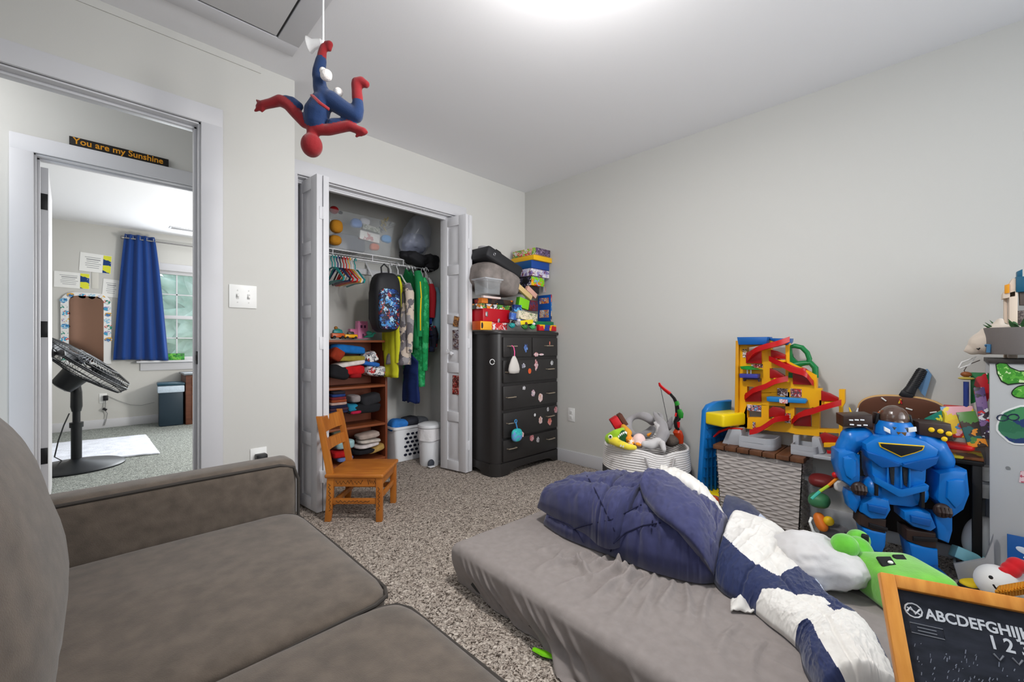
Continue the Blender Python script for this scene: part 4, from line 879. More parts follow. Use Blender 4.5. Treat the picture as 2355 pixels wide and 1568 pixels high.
def blob(name, label, cat, u, v, d_, m_, Y, sd=0, wr=.1, e=.6, rot=(0, 0, 0)):
    b = B(); superq(b, (0, 0, 0), d_, e, wr=wr, seed=sd, nu=40, nv=26); return tag(b.build(name, m_, None, at(u, v, y=Y), rot, ang=180), label, cat)
blob('fabric_pod', 'grey felt padded bag lying under the black case on the dresser', 'bag', 1134, 645, (.42, .30, .20), mat('grey_felt', (128, 120, 116), .95, var=.12, vs=14, bump=.15, bs=150), 2.55, 4, .05, .5, (0, R(14), 0))
t = thing('instrument_case', 'black flat case tilted on top of the grey felt bag', 'case', at(1134, 608, y=2.56), rot=(0, R(19), 0))
B().box((0, 0, 0), (.40, .30, .095), bev=.02, seg=3).build('case_shell', mat('black_case', (38, 38, 41), .55), t); b = B(); b.tube([(-.13 + .01 * math.cos(a * .7), -.152, .0 + .012 * math.sin(a * .7)) for a in range(9)], .002, 6, closed=True); b.build('emblem_ring', chrome, t)
blob('folded_cloth', 'light grey folded cloth on top of the black case', 'cloth', 1122, 576, (.14, .10, .035), mat('light_grey_cloth', (175, 172, 176), .9), 2.55, 6, .2, .6, (0, R(14), 0))
b = B(); b.tube([(-.05, 0, .02), (-.045, 0, .035), (.0, 0, .02), (.05, 0, -.03), (.04, 0, -.035), (-.03, 0, -.01)], .006, 6, closed=True); tag(b.build('wire_loop', mat('black_plastic'), None, at(1150, 586, y=2.53)), 'black bent wire loop lying on the black case', 'wire')
t = thing('clear_container', 'clear lidded plastic container in front of the grey felt bag', 'container', at(1121, 679, y=2.44))
tote(B(), .17, .15, .115, lip=.006, tap=.96).build('tub', clear, t); B().box((0, 0, .118), (.185, .165, .010), bev=.003).build('lid', glass('clear_lid', (220, 224, 232), .5), t)
gbox('paper_stack', 'stack of pinkish papers under the clear container', 'papers', 1106, 1112, 1152, 679, 684, 2.40, mat('pink_paper', (215, 195, 190), .8))
for u, v, c, c2, lab in ((1178, 748, TEA, BLK_, 'small turquoise toy with a black cap on the dresser edge'), (1191, 744, (150, 148, 150), WHT, 'grey winged toy on the dresser edge'), (1207, 751, (60, 120, 60), (90, 40, 40), 'dark green small toy below the yellow stick'), (1225, 752, (70, 170, 90), WHT, 'light green small toy near the red and yellow box')):
    b = B(); b.ell((0, 0, 0), (.026, .022, .022)); b.ell((.006, -.004, .026), (.016, .016, .014), m=1); b.ell((-.02, 0, -.008), (.024, .012, .008), (0, .6, 0)); tag(b.build('small_toy', [mat('toy_c%d' % u, c, .4), mat('toy_d%d' % u, c2, .4)], None, at(u, v, y=2.39)), lab, 'toy', 'small toys on the dresser')
# wall plates
def plate(name, label, u0, v0, u1, v1, kind, y=None, x=None):
    a, c = (at(u0, v0, y=y), at(u1, v1, y=y)) if y else (at(u0, v0, x=x), at(u1, v1, x=x))
    t = thing(name, label, 'outlet' if kind != 'switch' else 'light switch', (a + c) / 2)
    w = abs(a.x - c.x) if y else abs(a.y - c.y); h = abs(a.z - c.z); t.rotation_euler = (0, 0, 0 if y else R(-90))
    pm = mat('white_wall_plate', (238, 238, 236), .35)
    B().box((0, -.003, 0), (w, .006, h), bev=.0025).build('plate', pm, t)
    if kind == 'switch':
        for xx, tilt in ((-w * .2, 25), (w * .2, -25)):
            B().box((xx, -.007, 0), (.011, .003, .025)).build('switch_slot', mat('plate_grey', (205, 205, 203), .5), t); B().box((xx, -.011, .004 if tilt > 0 else -.004), (.008, .016, .010), r=(R(tilt), 0, 0), bev=.002).build('toggle', pm, t)
        b = B()
        for xx in (-w * .2, w * .2):
            for zz in (-h * .26, h * .26): b.cyl((xx, -.0055, zz), (xx, -.0075, zz), .0028, n=10)
        b.build('screw', mat('plate_grey'), t)
    else:
        for zz in (-h * .19, h * .19):
            B().box((0, -.007, zz), (w * .46, .004, h * .26), bev=.0018).build('socket', pm, t); b = B()
            for xx in (-.006, .006): b.box((xx, -.0095, zz + .003), (.002, .001, .008))
            b.cyl((0, -.0088, zz - .008), (0, -.0098, zz - .008), .0025, n=8); b.build('slot', mat('dark_gap'), t)
    return t
plate('light_switch', 'white double light switch on the wall right of the doorway', 526, 653, 590, 710, 'switch', y=YL)
plate('wall_outlet', 'white wall outlet low on the wall behind the sofa arm', 575, 1032, 613, 1086, 'outlet', y=YL)
plate('wall_outlet', 'white wall outlet on the right wall beside the dresser', 1307, 937, 1322, 970, 'outlet', x=XR)
p = at(597, 1050, y=YL); t = thing('plug_adapter', 'black plug adapter in the outlet behind the sofa arm', 'plug', (p.x, YL - .03, p.z)); B().box((0, 0, 0), (.05, .045, .04), bev=.006).build('plug_body', mat('black_plastic', (25, 25, 27), .4), t); b = B(); b.tube([(0, -.01, -.02), (0, -.015, -.1), (.02, -.01, -.2)], .003, 6); b.build('cord', mat('black_plastic'), t)
# ================================================================ rope basket and its contents
ropew = mat('white_cotton_rope', (226, 222, 220), .9, bump=.2, bs=120); roped = mat('charcoal_cotton_rope', (66, 64, 66), .9, bump=.2, bs=120)
BX, BYY, BR = 2.60, 1.365, .272
bs = thing('rope_basket', 'white and charcoal coiled rope basket full of plush toys by the right wall', 'basket', (BX, BYY, 0))
prof = []; n = 22
for i in range(n + 1):
    z = .0 + .36 * i / n
    if i: prof.append((BR - .012 + .010 * math.sin(z * 9) - .005, z - .36 / n * .02))
    prof.append((BR + .010 * math.sin(z * 9), z + .36 / n * .5)) if i < n else None
def coil(b, z0, z1, flip=False):
    k = int((z1 - z0) / .0135); 
    for i in range(k):
        z = z0 + .0135 * (i + .5); rr = BR - .012 + .012 * math.sin(3.14 * z / .36)
        b.tube([(rr * math.cos(a * 6.2832 / 44), rr * math.sin(a * 6.2832 / 44), z + rim(a * 6.2832 / 44) * sstep(.2, .36, z)) for a in range(44)], .0078, 6, closed=True)
def rim(a): return -.028 * math.exp(-((a - 3.95) / .28) ** 2) + .012 * math.sin(a * 2 + .6)
b = B(); coil(b, 0, .216); b.build('lower_band', roped, bs); b = B(); coil(b, .216, .365); b.build('upper_band', ropew, bs)
B().cyl((0, 0, .003), (0, 0, .012), BR - .02, n=40).build('basket_floor', roped, bs)
for ang in (225, 45):
    a0 = R(ang); b = B(); pts = []
    for k in range(11):
        t = k / 10 - .5; aa = a0 + t * .62; rr = BR + .014 + .02 * (1 - abs(2 * t))
        pts.append((rr * math.cos(aa), rr * math.sin(aa), .335 - .115 * (1 - abs(2 * t) ** 2.5)))
    b.tube(pts, .009, 8, sq=.8); b.build('handle', mat('grey_rope_handle', (186, 182, 182), .9, bump=.2, bs=120), bs)
def plush_from(name, label, segs, mats, origin, vox=.006, it=5, cat='plush toy'):
    """segs: (points, radii, material) blended into one continuous soft body"""
    b = B()
    for pts, rs, mi in segs:
        if len(pts) == 1: b.ell(pts[0], rs)
        else:
            b.tube(pts, rs, 12); rl = rs if isinstance(rs, (list, tuple)) else [rs] * len(pts)
            for p, r_ in zip(pts, rl): b.ell(p, r_ * .99, u=12, v=8)
    o = b.build(name, mats, None); organic(o, vox, it)
    cen = []
    for pts, rs, mi in segs:
        pts = [Vector(p) for p in pts]
        if len(pts) == 1: cen.append((pts[0], sum(rs) / 3 if hasattr(rs, '__len__') else rs, mi)); continue
        rl = rs if isinstance(rs, (list, tuple)) else [rs] * len(pts)
        for i in range(len(pts) - 1):
            m_ = max(2, int((pts[i + 1] - pts[i]).length / .008))
            for q in range(m_ + 1): cen.append((pts[i].lerp(pts[i + 1], q / m_), rl[i] + (rl[i + 1] - rl[i]) * q / m_, mi))
    paint(o, lambda c: min(cen, key=lambda e: (c - e[0]).length / max(e[1], 1e-4))[2]) if len(mats) > 1 else None
    o.location = origin
    return tag(o, label, cat)
greyp = mat('grey_velour_plush', (150, 147, 149), .95, bump=.1, bs=150, sheen=.4); greyd = mat('dark_grey_plush', (96, 92, 92), .95, sheen=.3); lightp = mat('light_grey_plush', (196, 193, 193), .95, sheen=.3)
# zoom helper for the basket: pixel -> world on a vertical plane across the view at depth d
def zp(u0, v0, sc, d0):
    return lambda X, Y, dd=0: at(u0 + X * sc, v0 + Y * sc, d=d0 + dd)
Q = zp(1370, 860, 330 / 2070, 2.78); px = 330 / 2070 * 2.78 / 975
def loc(pts, o): return [Vector(p) - o for p in pts]
o = Q(640, 900)
ringp = [Q(640 + 185 * math.cos(a), 745 + 145 * math.sin(a), .03 * math.sin(a * 2)) for a in [R(k) for k in range(20, 341, 20)]]
plush_from('plush_toy', 'grey plush ring pillow standing up in the rope basket', [(loc(ringp, o), [55 * px * (1 + .25 * math.sin(k)) for k in range(len(ringp))], 0)], [greyp], o)
o = Q(900, 850, -.10)
shark = [(loc([Q(890, 640, -.06), Q(955, 730, -.12), Q(975, 860, -.16), Q(915, 990, -.18)], o), [45 * px, 72 * px, 88 * px, 75 * px], 0), (loc([Q(905, 990, -.19), Q(790, 1020, -.2), Q(700, 1010, -.2)], o), [72 * px, 68 * px, 45 * px], 1),
         (loc([Q(890, 640, -.06), Q(850, 570, -.03), Q(835, 545, 0)], o), [42 * px, 28 * px, 12 * px], 0), (loc([Q(950, 700, -.08), Q(940, 590, 0), Q(900, 560, 0)], o), [40 * px, 26 * px, 12 * px], 0), (loc([Q(960, 1000, -.24), Q(985, 1090, -.26), Q(985, 1130, -.26)], o), [42 * px, 30 * px, 12 * px], 1), (loc([Q(850, 700, -.1), Q(905, 760, -.14), Q(900, 840, -.16)], o), [18 * px, 36 * px, 18 * px], 1)]
plush_from('plush_toy', 'grey plush shark with a pale belly curled over the basket rim', shark, [greyp, lightp], o, .005)
o = Q(1090, 690, .05); plush_from('plush_toy', 'small grey plush tail fin sticking up behind the bow string', [(loc([Q(1040, 760, .05), Q(1075, 680, .05), Q(1100, 610, .05)], o), [60 * px, 36 * px, 10 * px], 0), (loc([Q(1040, 740, .05), Q(1110, 710, .05), Q(1150, 700, .05)], o), [40 * px, 22 * px, 8 * px], 0)], [greyp], o)
o = Q(1090, 960, -.02); plush_from('plush_toy', 'brown fuzzy plush lying at the right in the rope basket', [([(0, 0, 0)], (.055, .05, .04), 0)], [mat('brown_fuzz', (98, 86, 78), .95, bump=.5, bs=140)], o)
# crocodile with an open mouth
o = Q(250, 930, -.12); cg = mat('lime_croc_plush', (150, 195, 40), .9, sheen=.3); cd_ = mat('croc_mouth_green', (30, 80, 40), .9); cy = mat('yellow_plush', (235, 215, 60), .9, sheen=.3)
t = plush_from('plush_toy', 'lime green crocodile plush with open toothy mouth at the left of the basket', [(loc([Q(210, 930, -.1), Q(290, 860, -.12), Q(390, 800, -.12)], o), [80 * px, 62 * px, 34 * px], 0), (loc([Q(210, 930, -.1), Q(330, 1000, -.16), Q(470, 1050, -.2), Q(560, 1060, -.2)], o), [75 * px, 55 * px, 45 * px, 36 * px], 2)], [cg, cd_, cy], o)
b = B(); b.ell(Q(390, 930, -.13) - o, (.03, .03, .055)); b.build('open_mouth', cd_, t)
b = B()
for X, Y in ((330, 895), (352, 872), (375, 855), (400, 842), (425, 832), (440, 842), (360, 1040), (395, 1050), (430, 1040), (455, 1040), (480, 1030)): b.cyl(Q(X, Y, -.2) - o, Q(X + 6, Y + (26 if Y < 1000 else -26), -.21) - o, .006, .001, 6)
b.build('tooth', mat('white_felt', (240, 240, 235), .8), t)['kind'] = 'stuff'
b = B(); b.ell(Q(210, 905, -.21) - o, .013); b.build('eye', mat('white_felt'), t); b = B(); b.ell(Q(212, 904, -.222) - o, .007); b.build('pupil', mat('black_plastic', (25, 25, 27), .4), t)
o = Q(330, 760, .0); t = thing('toy_tub', 'red and brown toy box tilted behind the crocodile plush', 'box', o, rot=(0, R(-32), R(-45)))
B().box((0, 0, -.01), (.055, .06, .16), bev=.006).build('box_body', mat('red_card', (196, 18, 28), .5), t); B().box((.045, .0, 0.0), (.03, .058, .14), bev=.004).build('box_side', mat('brown_card', (92, 50, 34), .6), t)
og = mat('orange_plush', (240, 150, 40), .9, sheen=.3)
o = Q(500, 960, -.15); plush_from('plush_toy', 'orange spotted plush between the crocodile and the shark', [(loc([Q(480, 940, -.15), Q(520, 990, -.17)], o), [55 * px, 48 * px], 0), (loc([Q(400, 760, -.05), Q(470, 850, -.12)], o), [40 * px, 55 * px], 1)], [busy('orange_spots', [(240, 150, 40), (240, 150, 40), (90, 50, 30), (240, 160, 50), (235, 225, 215)], 60, .9), mat('amber_plush', (225, 160, 50), .9)], o)
o = Q(625, 960, -.16); plush_from('plush_toy', 'small pink and white plush with orange trim in the middle of the basket', [([(0, 0, 0)], (.045, .04, .045), 0), (loc([Q(600, 1010, -.2), Q(640, 1020, -.2)], o), [24 * px, 24 * px], 1), (loc([Q(760, 880, -.1), Q(800, 850, -.1)], o), [28 * px, 16 * px], 1)], [mat('pink_white_plush', (236, 205, 200), .9), og], o)
# toy bow
o = Q(1180, 640, 0); t = thing('toy_bow', 'red black and green toy archery bow standing in the rope basket', 'toy bow', o)
bz = zp(1370, 860, 330 / 2070, 2.74)
def limb(nm, pts, rs, m_): b = B(); b.tube([bz(*p) - o for p in pts], [r_ * px for r_ in rs], 10, sq=.6); b.build(nm, m_, t)
tr = mat('toy_red', (205, 24, 28), .35); tk = mat('toy_black', (32, 30, 30), .4); tg = mat('toy_green', (40, 140, 45), .35)
limb('upper_limb', [(915, 125), (930, 165), (990, 220), (1070, 280)], [14, 22, 26, 30], tr)
limb('riser', [(1070, 280), (1130, 350), (1165, 420), (1175, 490), (1190, 570), (1185, 640), (1150, 690), (1165, 760), (1190, 810)], [30, 34, 42, 46, 60, 64, 44, 48, 34], tk)
limb('grip_panel', [(1160, 395, -.025), (1185, 450, -.03)], [36, 34], tg); limb('grip_panel', [(1205, 510, -.03), (1225, 570, -.035), (1230, 630, -.03)], [32, 42, 30], tg)
limb('lower_limb', [(1190, 800), (1180, 840), (1205, 900), (1225, 1000)], [46, 70, 66, 40], mat('toy_orange_red', (195, 60, 24), .35)); limb('accent', [(1160, 560, -.03), (1150, 610, -.03)], [12, 14], tr); limb('accent', [(1190, 690, -.02), (1195, 770, -.02)], [26, 18], tr)
b = B(); b.tube([bz(935, 195) - o, bz(1040, 690) - o], .0022, 6); b.build('string', mat('string_grey', (70, 70, 72), .6), t)
# ================================================================ low grey box and the blue and yellow bench
grf = mat('grey_box_fabric', (140, 136, 134), .95, bump=.2, bs=150)
gb = thing('storage_bin', 'low grey fabric bin with toys between the basket and the wicker trunk', 'storage box', (2.50, .99, 0))
b = B(); tote(b, .20, .20, .125, tap=.96, lip=.003); b.build('bin_body', grf, gb, rot=(0, 0, R(90)))
for nm, c, y, lab in (('toy_block', (190, 70, 30), .08, 'orange red toy in the low grey bin'), ('toy_block', (90, 100, 40), -.03, 'olive toy in the low grey bin'), ('toy_block', (190, 165, 30), -.10, 'mustard toy in the low grey bin')):
    b = B(); superq(b, (0, 0, 0), (.07, .07, .07), .5, wr=.1, seed=y * 99, nu=24, nv=16); tag(b.build(nm, mat('toy_block_%d' % c[0], c, .5), None, (2.50, .99 + y * .8, .115)), lab, 'toy')
bp_ = mat('bright_blue_plastic', (8, 112, 188), .38, spec=.5); yp = mat('bright_yellow_plastic', (240, 210, 15), .35, spec=.5)
def yz(b, pts, x0, x1, m=0, bev=0):
    """polygon of (y, z) points extruded along x"""
    return b.prism(pts, x0, x1, Matrix(((0, 0, 1, 0), (1, 0, 0, 0), (0, 1, 0, 0), (0, 0, 0, 1))), m, bev)
bn = thing('toddler_table', 'blue plastic toddler table with yellow benches standing on its end', 'play table', (0, 0, 0))
# blue top panel: seen on edge, its ribbed underside facing the trunk
tl = at(1612, 905, x=2.70); bl_ = at(1596, 1112, x=2.70); tl2 = at(1665, 900, x=2.87)
H1 = .64; px0, px1 = 2.66, 2.885
yb0, yb1 = at(1598, 1110, x=px0).y, at(1617, 908, x=px0).y
prf = [(0, .03), (.0, .60), (.02, .655), (.05, .67), (.07, .64), (.035, .60), (.035, .03)]
b = B(); sl = (yb0 - yb1)
def lean_y(z): return yb0 - sl * z / .66
b.prism([(px0, .03), (px1, .03), (px1, .665), (px0 + .10, .66), (px0 + .03, .645), (px0, .61)], 0, .035, Matrix(((1, 0, 0, 0), (0, -sl / .66, -1, yb0), (0, 1, 0, 0), (0, 0, 0, 1))), bev=.008); b.build('table_top', bp_, bn)
b = B()
for i in range(6): b.box((px0 + .03 + i * .035, lean_y(.33) - .04, .33), (.006, .010, .50))
for i in range(9): b.box(((px0 + px1) / 2, lean_y(.08 + i * .06) - .04, .08 + i * .06), (.2, .010, .006))
b.build('ribs', mat('deep_blue_plastic', (8, 84, 140), .45), bn)
for z0, z1, nm in ((.53, .605, 'bench'), (.04, .115, 'bench')):
    y1 = lean_y(.5 * (z0 + z1)) - .03; y0 = y1 - (.127 if z0 > .3 else .10)
    b = B(); b.box(((px0 + px1) / 2 - .005, (y0 + y1) / 2, (z0 + z1) / 2), (px1 - px0 - .01, y1 - y0, z1 - z0), bev=.012, seg=3)
    for k in range(3): b.box((px0 + .02, y1 + .005, z0 + .015 + k * .022), (.02, .05, .012), bev=.003)
    b.build(nm, yp, bn)
bn.matrix_world = Matrix.Translation((2.66, 1.06, 0)) @ Matrix.Rotation(R(-20), 4, 'Z') @ Matrix.Translation((-2.66, -1.06, 0))
# ================================================================ wicker trunk
wk = mat('pale_grey_wicker', (186, 178, 174), .8); 
wt = thing('wicker_chest', 'pale grey wicker chest with a brown slatted wood lid by the right wall', 'chest', (0, 0, 0))
TX0, TX1, TY0, TY1, TZ = 2.635, 2.893, .505, .93, .405
def weave(b, p0, pu, L, Hh, nrm, tap):
    """woven rows: alternating over-under bulges on one face"""
    nu, nv = int(L / .0065), int(Hh / .0035)
    def f(u, v):
        row = int(v * nv / 4.6); ph = row % 2 * math.pi
        wv = .5 + .5 * math.sin(u * L / .036 * 6.283 / 2 * 1.0 + ph); rr = abs(math.sin(v * nv / 4.6 * math.pi))
        k = tap * (1 - v); s_ = u * (1 - 2 * k / L) + k / L
        return Vector(p0) + Vector(pu) * (s_ * L) + Vector((0, 0, v * Hh + .003 * math.sin(u * L * 60 + row * 2))) + Vector(nrm) * (.0085 * rr * (.25 + .75 * wv) - k * .8)
    b.grid(nu, nv, f)
b = B(); weave(b, (TX0 + .004, TY1, .012), (0, -1, 0), TY1 - TY0, TZ - .03, (-1, 0, 0), .02); b.build('woven_panel', wk, wt, ang=180)
b = B(); weave(b, (TX0 + .004, TY0, .012), (1, 0, 0), TX1 - TX0, TZ - .03, (0, -1, 0), .02); b.build('woven_panel', wk, wt, ang=180)
b = B(); weave(b, (TX1, TY1, .012), (-1, 0, 0), TX1 - TX0, TZ - .03, (0, 1, 0), .02); b.build('woven_panel', wk, wt, ang=180)
B().box(((TX0 + TX1) / 2 + .005, (TY0 + TY1) / 2, TZ / 2 - .005), (TX1 - TX0 - .05, TY1 - TY0 - .05, TZ - .03)).build('inner_box', wk, wt)
acac = mat('acacia_slat', (112, 72, 46), .5, rgb2=(84, 52, 34), vs=5, stretch=(.6, 6, 1))
ns = 7; lw = (TY1 - TY0 + .03) / ns
for i in range(ns): B().box(((TX0 + TX1) / 2 - .008, TY0 - .015 + lw * (i + .5), TZ + .004), (TX1 - TX0 + .03, lw - .004, .026), bev=.003).build('lid_slat', acac, wt)
# ================================================================ toy ramp tower on the trunk
yel = mat('toy_house_yellow', (242, 178, 14), .38, spec=.45); tred = mat('toy_ramp_red', (190, 14, 18), .33, spec=.5); tblu = mat('toy_house_blue', (12, 90, 165), .35, spec=.5); tgr = mat('toy_house_green', (18, 120, 62), .35); tgy = mat('toy_base_grey', (176, 178, 184), .4); tind = mat('toy_indigo', (60, 62, 150), .4)
TXP = 2.79
def T(X, Y, x=TXP): p = at(1640 + X * .2041, 760 + Y * .2041, x=x); return (p.y, p.z)
th = thing('toy_ramp_tower', 'tall yellow toy car ramp tower with red spiral slides on the wicker trunk', 'toy', (0, 0, 0))
b = B()
outline = [(295, 120), (850, 125), (850, 290), (1175, 480), (1175, 650), (1230, 650), (1230, 660), (1430, 700), (1430, 660), (1490, 660), (1490, 810), (1460, 860), (1460, 1240), (1420, 1250), (1420, 1160), (1215, 1160), (1215, 1200), (960, 1190), (960, 1170), (700, 1130), (560, 1110), (290, 1090)]
# wall built as bays so that the arched openings stay open
def bay(pts, nm='house_wall', d0=-.022, d1=.022, m_=yel): b = B(); yz(b, [T(*p) for p in pts], TXP + d0, TXP + d1, bev=.002); return b.build(nm, m_, th)
def arch(x0, x1, y0, yt): return [(x0, y0), (x0, yt + 45)] + [((x0 + x1) / 2 + (x1 - x0) / 2 * math.cos(R(180 - k * 20)), yt + 45 - 45 * math.sin(R(k * 20))) for k in range(1, 9)] + [(x1, yt + 45), (x1, y0)]
fb = B()
def strip(pts): yz(fb, [T(*p) for p in pts], TXP - .02, TXP + .02)
strip([(295, 115), (395, 115), (395, 1092), (285, 1092)])                # left pier
strip([(395, 115), (845, 118), (845, 165), (560, 165), (395, 190)])         # head
strip([(560, 165), (665, 165), (665, 640), (560, 640)]); strip([(825, 118), (870, 118), (870, 1140), (825, 1138)])
strip([(395, 370), (560, 370), (560, 640), (395, 625)]); strip([(665, 330), (825, 330), (825, 420), (665, 420)])
strip([(395, 700), (870, 690), (870, 850), (395, 830)]); strip([(665, 540), (825, 540), (825, 690), (665, 690)]); strip([(560, 640), (665, 640), (665, 700), (560, 700)])
strip([(870, 350), (1175, 500), (1175, 870), (870, 860)]); strip([(1175, 650), (1230, 650), (1230, 880), (1175, 870)])
strip([(395, 830), (400, 980), (395, 1095), (300, 1092)]); strip([(555, 830), (640, 840), (640, 1120), (395, 1100), (395, 975), (555, 975)]); strip([(640, 990), (825, 1000), (825, 1140), (640, 1125)])
strip([(870, 860), (925, 860), (925, 1155), (870, 1145)]); strip([(925, 1070), (1205, 1080), (1205, 1185), (925, 1160)]); strip([(1120, 860), (1205, 865), (1205, 1080), (1120, 1080)])
strip([(1205, 780), (1425, 780), (1425, 850), (1205, 860)]); strip([(1205, 1100), (1425, 1110), (1425, 1150), (1205, 1140)]); strip([(1425, 660), (1490, 660), (1490, 810), (1462, 860), (1462, 1240), (1425, 1250)])
strip([(1120, 1180), (1215, 1190), (1215, 1290), (1120, 1290)]) if False else None
fb.build('house_wall', yel, th, ang=20)
b = B(); yz(b, [T(*p) for p in [(285, 115), (318, 115), (310, 1095), (270, 1090)]], TXP - .05, TXP - .015, bev=.002); b.build('side_trim', mat('toy_gold', (214, 150, 14), .4), th)
b = B(); yz(b, [T(*p) for p in [(313, 75), (655, 72), (640, 160), (328, 160)]], TXP - .075, TXP + .03, bev=.006); b.build('roof_deck', tblu, th)
b = B(); yz(b, [T(*p) for p in [(650, 85), (885, 90), (880, 130), (850, 165), (660, 110)]], TXP - .03, TXP + .05, bev=.005); b.build('roof_deck', tblu, th)
def ramp(pts, hw, nm='ramp', x0=-.025, dx=None, th_=.008, rail=.022, m_=tred):
    """a curved channel following pixel points (X, Y, forward offset) with raised rims"""
    b = B(); P_ = []
    for p in pts: q = T(p[0], p[1], TXP + p[2]); P_.append(Vector((TXP + p[2], q[0], q[1])))
    N_ = 24; path = [interp(P_, i / N_) for i in range(N_ + 1)]
    prof = [(-1, rail), (-.85, rail), (-.8, .004), (.8, .004), (.85, rail), (1, rail), (1, -th_), (-1, -th_)]
    rings = []
    for i, p in enumerate(path):
        t = (path[min(N_, i + 1)] - path[max(0, i - 1)]).normalized(); s_ = Vector((1, 0, 0)); up = Vector((0, 0, 1))
        s_ = Vector((1, 0, 0)) - t * t.x; s_.normalize()
        rings.append([b.bm.verts.new(p + s_ * (a * hw) + up * h) for a, h in prof])
    for i in range(N_):
        for j in range(8): b.bm.faces.new([rings[i][j], rings[i][(j + 1) % 8], rings[i + 1][(j + 1) % 8], rings[i + 1][j]]).smooth = True
    b.cap(rings[0], 0, True); b.cap(rings[-1]); return b.build(nm, m_, th)
for pts in ([(835, 128, -.03), (720, 165, -.06), (600, 195, -.065), (490, 240, -.05), (420, 320, .0)], [(680, 340, -.03), (780, 390, -.06), (900, 450, -.065), (1030, 490, -.055), (1110, 560, -.01)], [(815, 560, -.03), (700, 590, -.06), (600, 640, -.065), (480, 680, -.05), (400, 740, -.01)], [(1410, 830, -.03), (1270, 870, -.06), (1130, 920, -.065), (1000, 955, -.05), (930, 1010, -.01)], [(815, 995, -.03), (700, 1020, -.07), (600, 1085, -.08), (520, 1130, -.085), (430, 1150, -.085)]): ramp(pts, .034)
# red curved channel backs standing in the arches
for pts in ([(390, 250), (470, 210), (560, 200), (565, 370), (388, 365)], [(668, 215), (740, 230), (832, 270), (832, 320), (668, 310)], [(655, 420), (740, 450), (825, 500), (825, 545), (655, 530)], [(380, 700), (470, 660), (560, 640), (560, 795), (380, 795)], [(910, 455), (1000, 470), (1110, 520), (1120, 610), (915, 600)], [(1230, 670), (1330, 700), (1425, 750), (1425, 790), (1230, 785)], [(645, 880), (690, 850), (770, 860), (825, 885), (825, 960), (645, 965)], [(920, 955), (1010, 945), (1115, 930), (1115, 1070), (920, 1060)], [(1215, 1160), (1270, 1135), (1420, 1190), (1420, 1250), (1215, 1260)]):
    b = B(); yz(b, [T(*p) for p in pts], TXP - .035, TXP - .021, bev=.003); b.build('ramp_back', mat('toy_ramp_dark_red', (160, 10, 16), .35, spec=.5), th)
for pts in ([(685, 535), (795, 545), (785, 572), (685, 570)], [(1255, 805), (1395, 810), (1390, 835), (1255, 832)], [(670, 980), (785, 985), (775, 1008), (670, 1005)], [(690, 328), (815, 332), (805, 355), (700, 350)], [(1250, 1265), (1415, 1265), (1415, 1310), (1250, 1312)]):
    b = B(); yz(b, [T(*p, x=TXP - .05) for p in pts], TXP - .06, TXP - .022, bev=.002); b.build('ledge', yel, th)
# green loop handle
b = B(); lp = [(870, 400), (862, 300), (862, 190), (920, 172), (1000, 190), (1060, 250), (1085, 320), (1075, 360)]
b.tube([Vector((TXP, *T(*p))) for p in lp], [.013] * 8, 10); b.tube([Vector((TXP, *T(*p))) for p in [(870, 400), (950, 380), (1040, 365), (1100, 365), (1150, 420), (1155, 530)]], [.02, .018, .014, .014, .015, .014], 10)
yz(b, [T(*p) for p in [(850, 180), (885, 180), (895, 300), (960, 350), (950, 400), (880, 412), (850, 380)]], TXP - .012, TXP + .012, bev=.003); yz(b, [T(*p) for p in [(865, 470), (915, 480), (910, 530), (862, 525)]], TXP - .03, TXP - .02); b.build('carry_handle', tgr, th)
# balconies, canopies, panels
b = B(); yz(b, [T(*p, x=TXP - .06) for p in [(305, 485), (512, 490), (510, 535), (310, 530)]], TXP - .08, TXP - .02, bev=.003); b.build('balcony', tind, th)
b = B(); yz(b, [T(*p, x=TXP - .05) for p in [(345, 535), (530, 540), (528, 575), (515, 575), (510, 552), (360, 548), (355, 570), (345, 565)]], TXP - .06, TXP - .02); b.build('balcony_bracket', mat('toy_dark_indigo', (50, 45, 80), .4), th)
b = B(); yz(b, [T(*p, x=TXP - .05) for p in [(318, 402), (380, 398), (440, 402), (450, 420), (545, 440), (430, 440), (335, 432)]], TXP - .08, TXP - .02, bev=.002); b.build('canopy', mat('toy_leaf_green', (30, 140, 50), .4), th)
b = B(); b.cyl(Vector((TXP - .05, *T(385, 435, TXP - .05))), Vector((TXP - .05, *T(385, 490, TXP - .05))), .003, n=6); b.cyl(Vector((TXP - .05, *T(425, 440, TXP - .05))), Vector((TXP - .05, *T(425, 490, TXP - .05))), .003, n=6); b.build('canopy_post', mat('white_felt'), th)
b = B(); yz(b, [T(*p, x=TXP - .045) for p in [(608, 745), (640, 740), (1040, 765), (1060, 790), (1045, 820), (640, 800), (610, 790)]], TXP - .06, TXP - .02, bev=.005); b.build('sign_bar', mat('toy_sky_blue', (30, 125, 190), .35), th)
for X, Y, w, h, cols in ((370, 255, .022, .05, (WHT, BLK_, (200, 170, 120), BLK_)), (508, 395, .06, .02, (WHT, (70, 50, 50), RED)), (793, 690, .05, .042, ((80, 60, 60), (130, 100, 95), WHT, (60, 50, 60))), (945, 698, .052, .045, (WHT, RED, (150, 90, 80), (90, 70, 80))), (475, 868, .075, .035, (WHT, BLK_, (90, 150, 200), (160, 50, 50))), (825, 785, .04, .022, (RED, WHT, (220, 120, 120))), (852, 980, .028, .055, ((220, 190, 160), RED, (60, 30, 30), WHT)), (475, 1062, .014, .04, (tuple((90, 130, 30)), (70, 120, 40)))):
    p = T(X, Y); xx = TXP - .0225 if Y != 785 else TXP - .0615
    B().box((xx, p[0], p[1]), (.002, w, h)).build('decal', busy('decal_%d' % X, list(cols), 70, seed=X % 5), th)
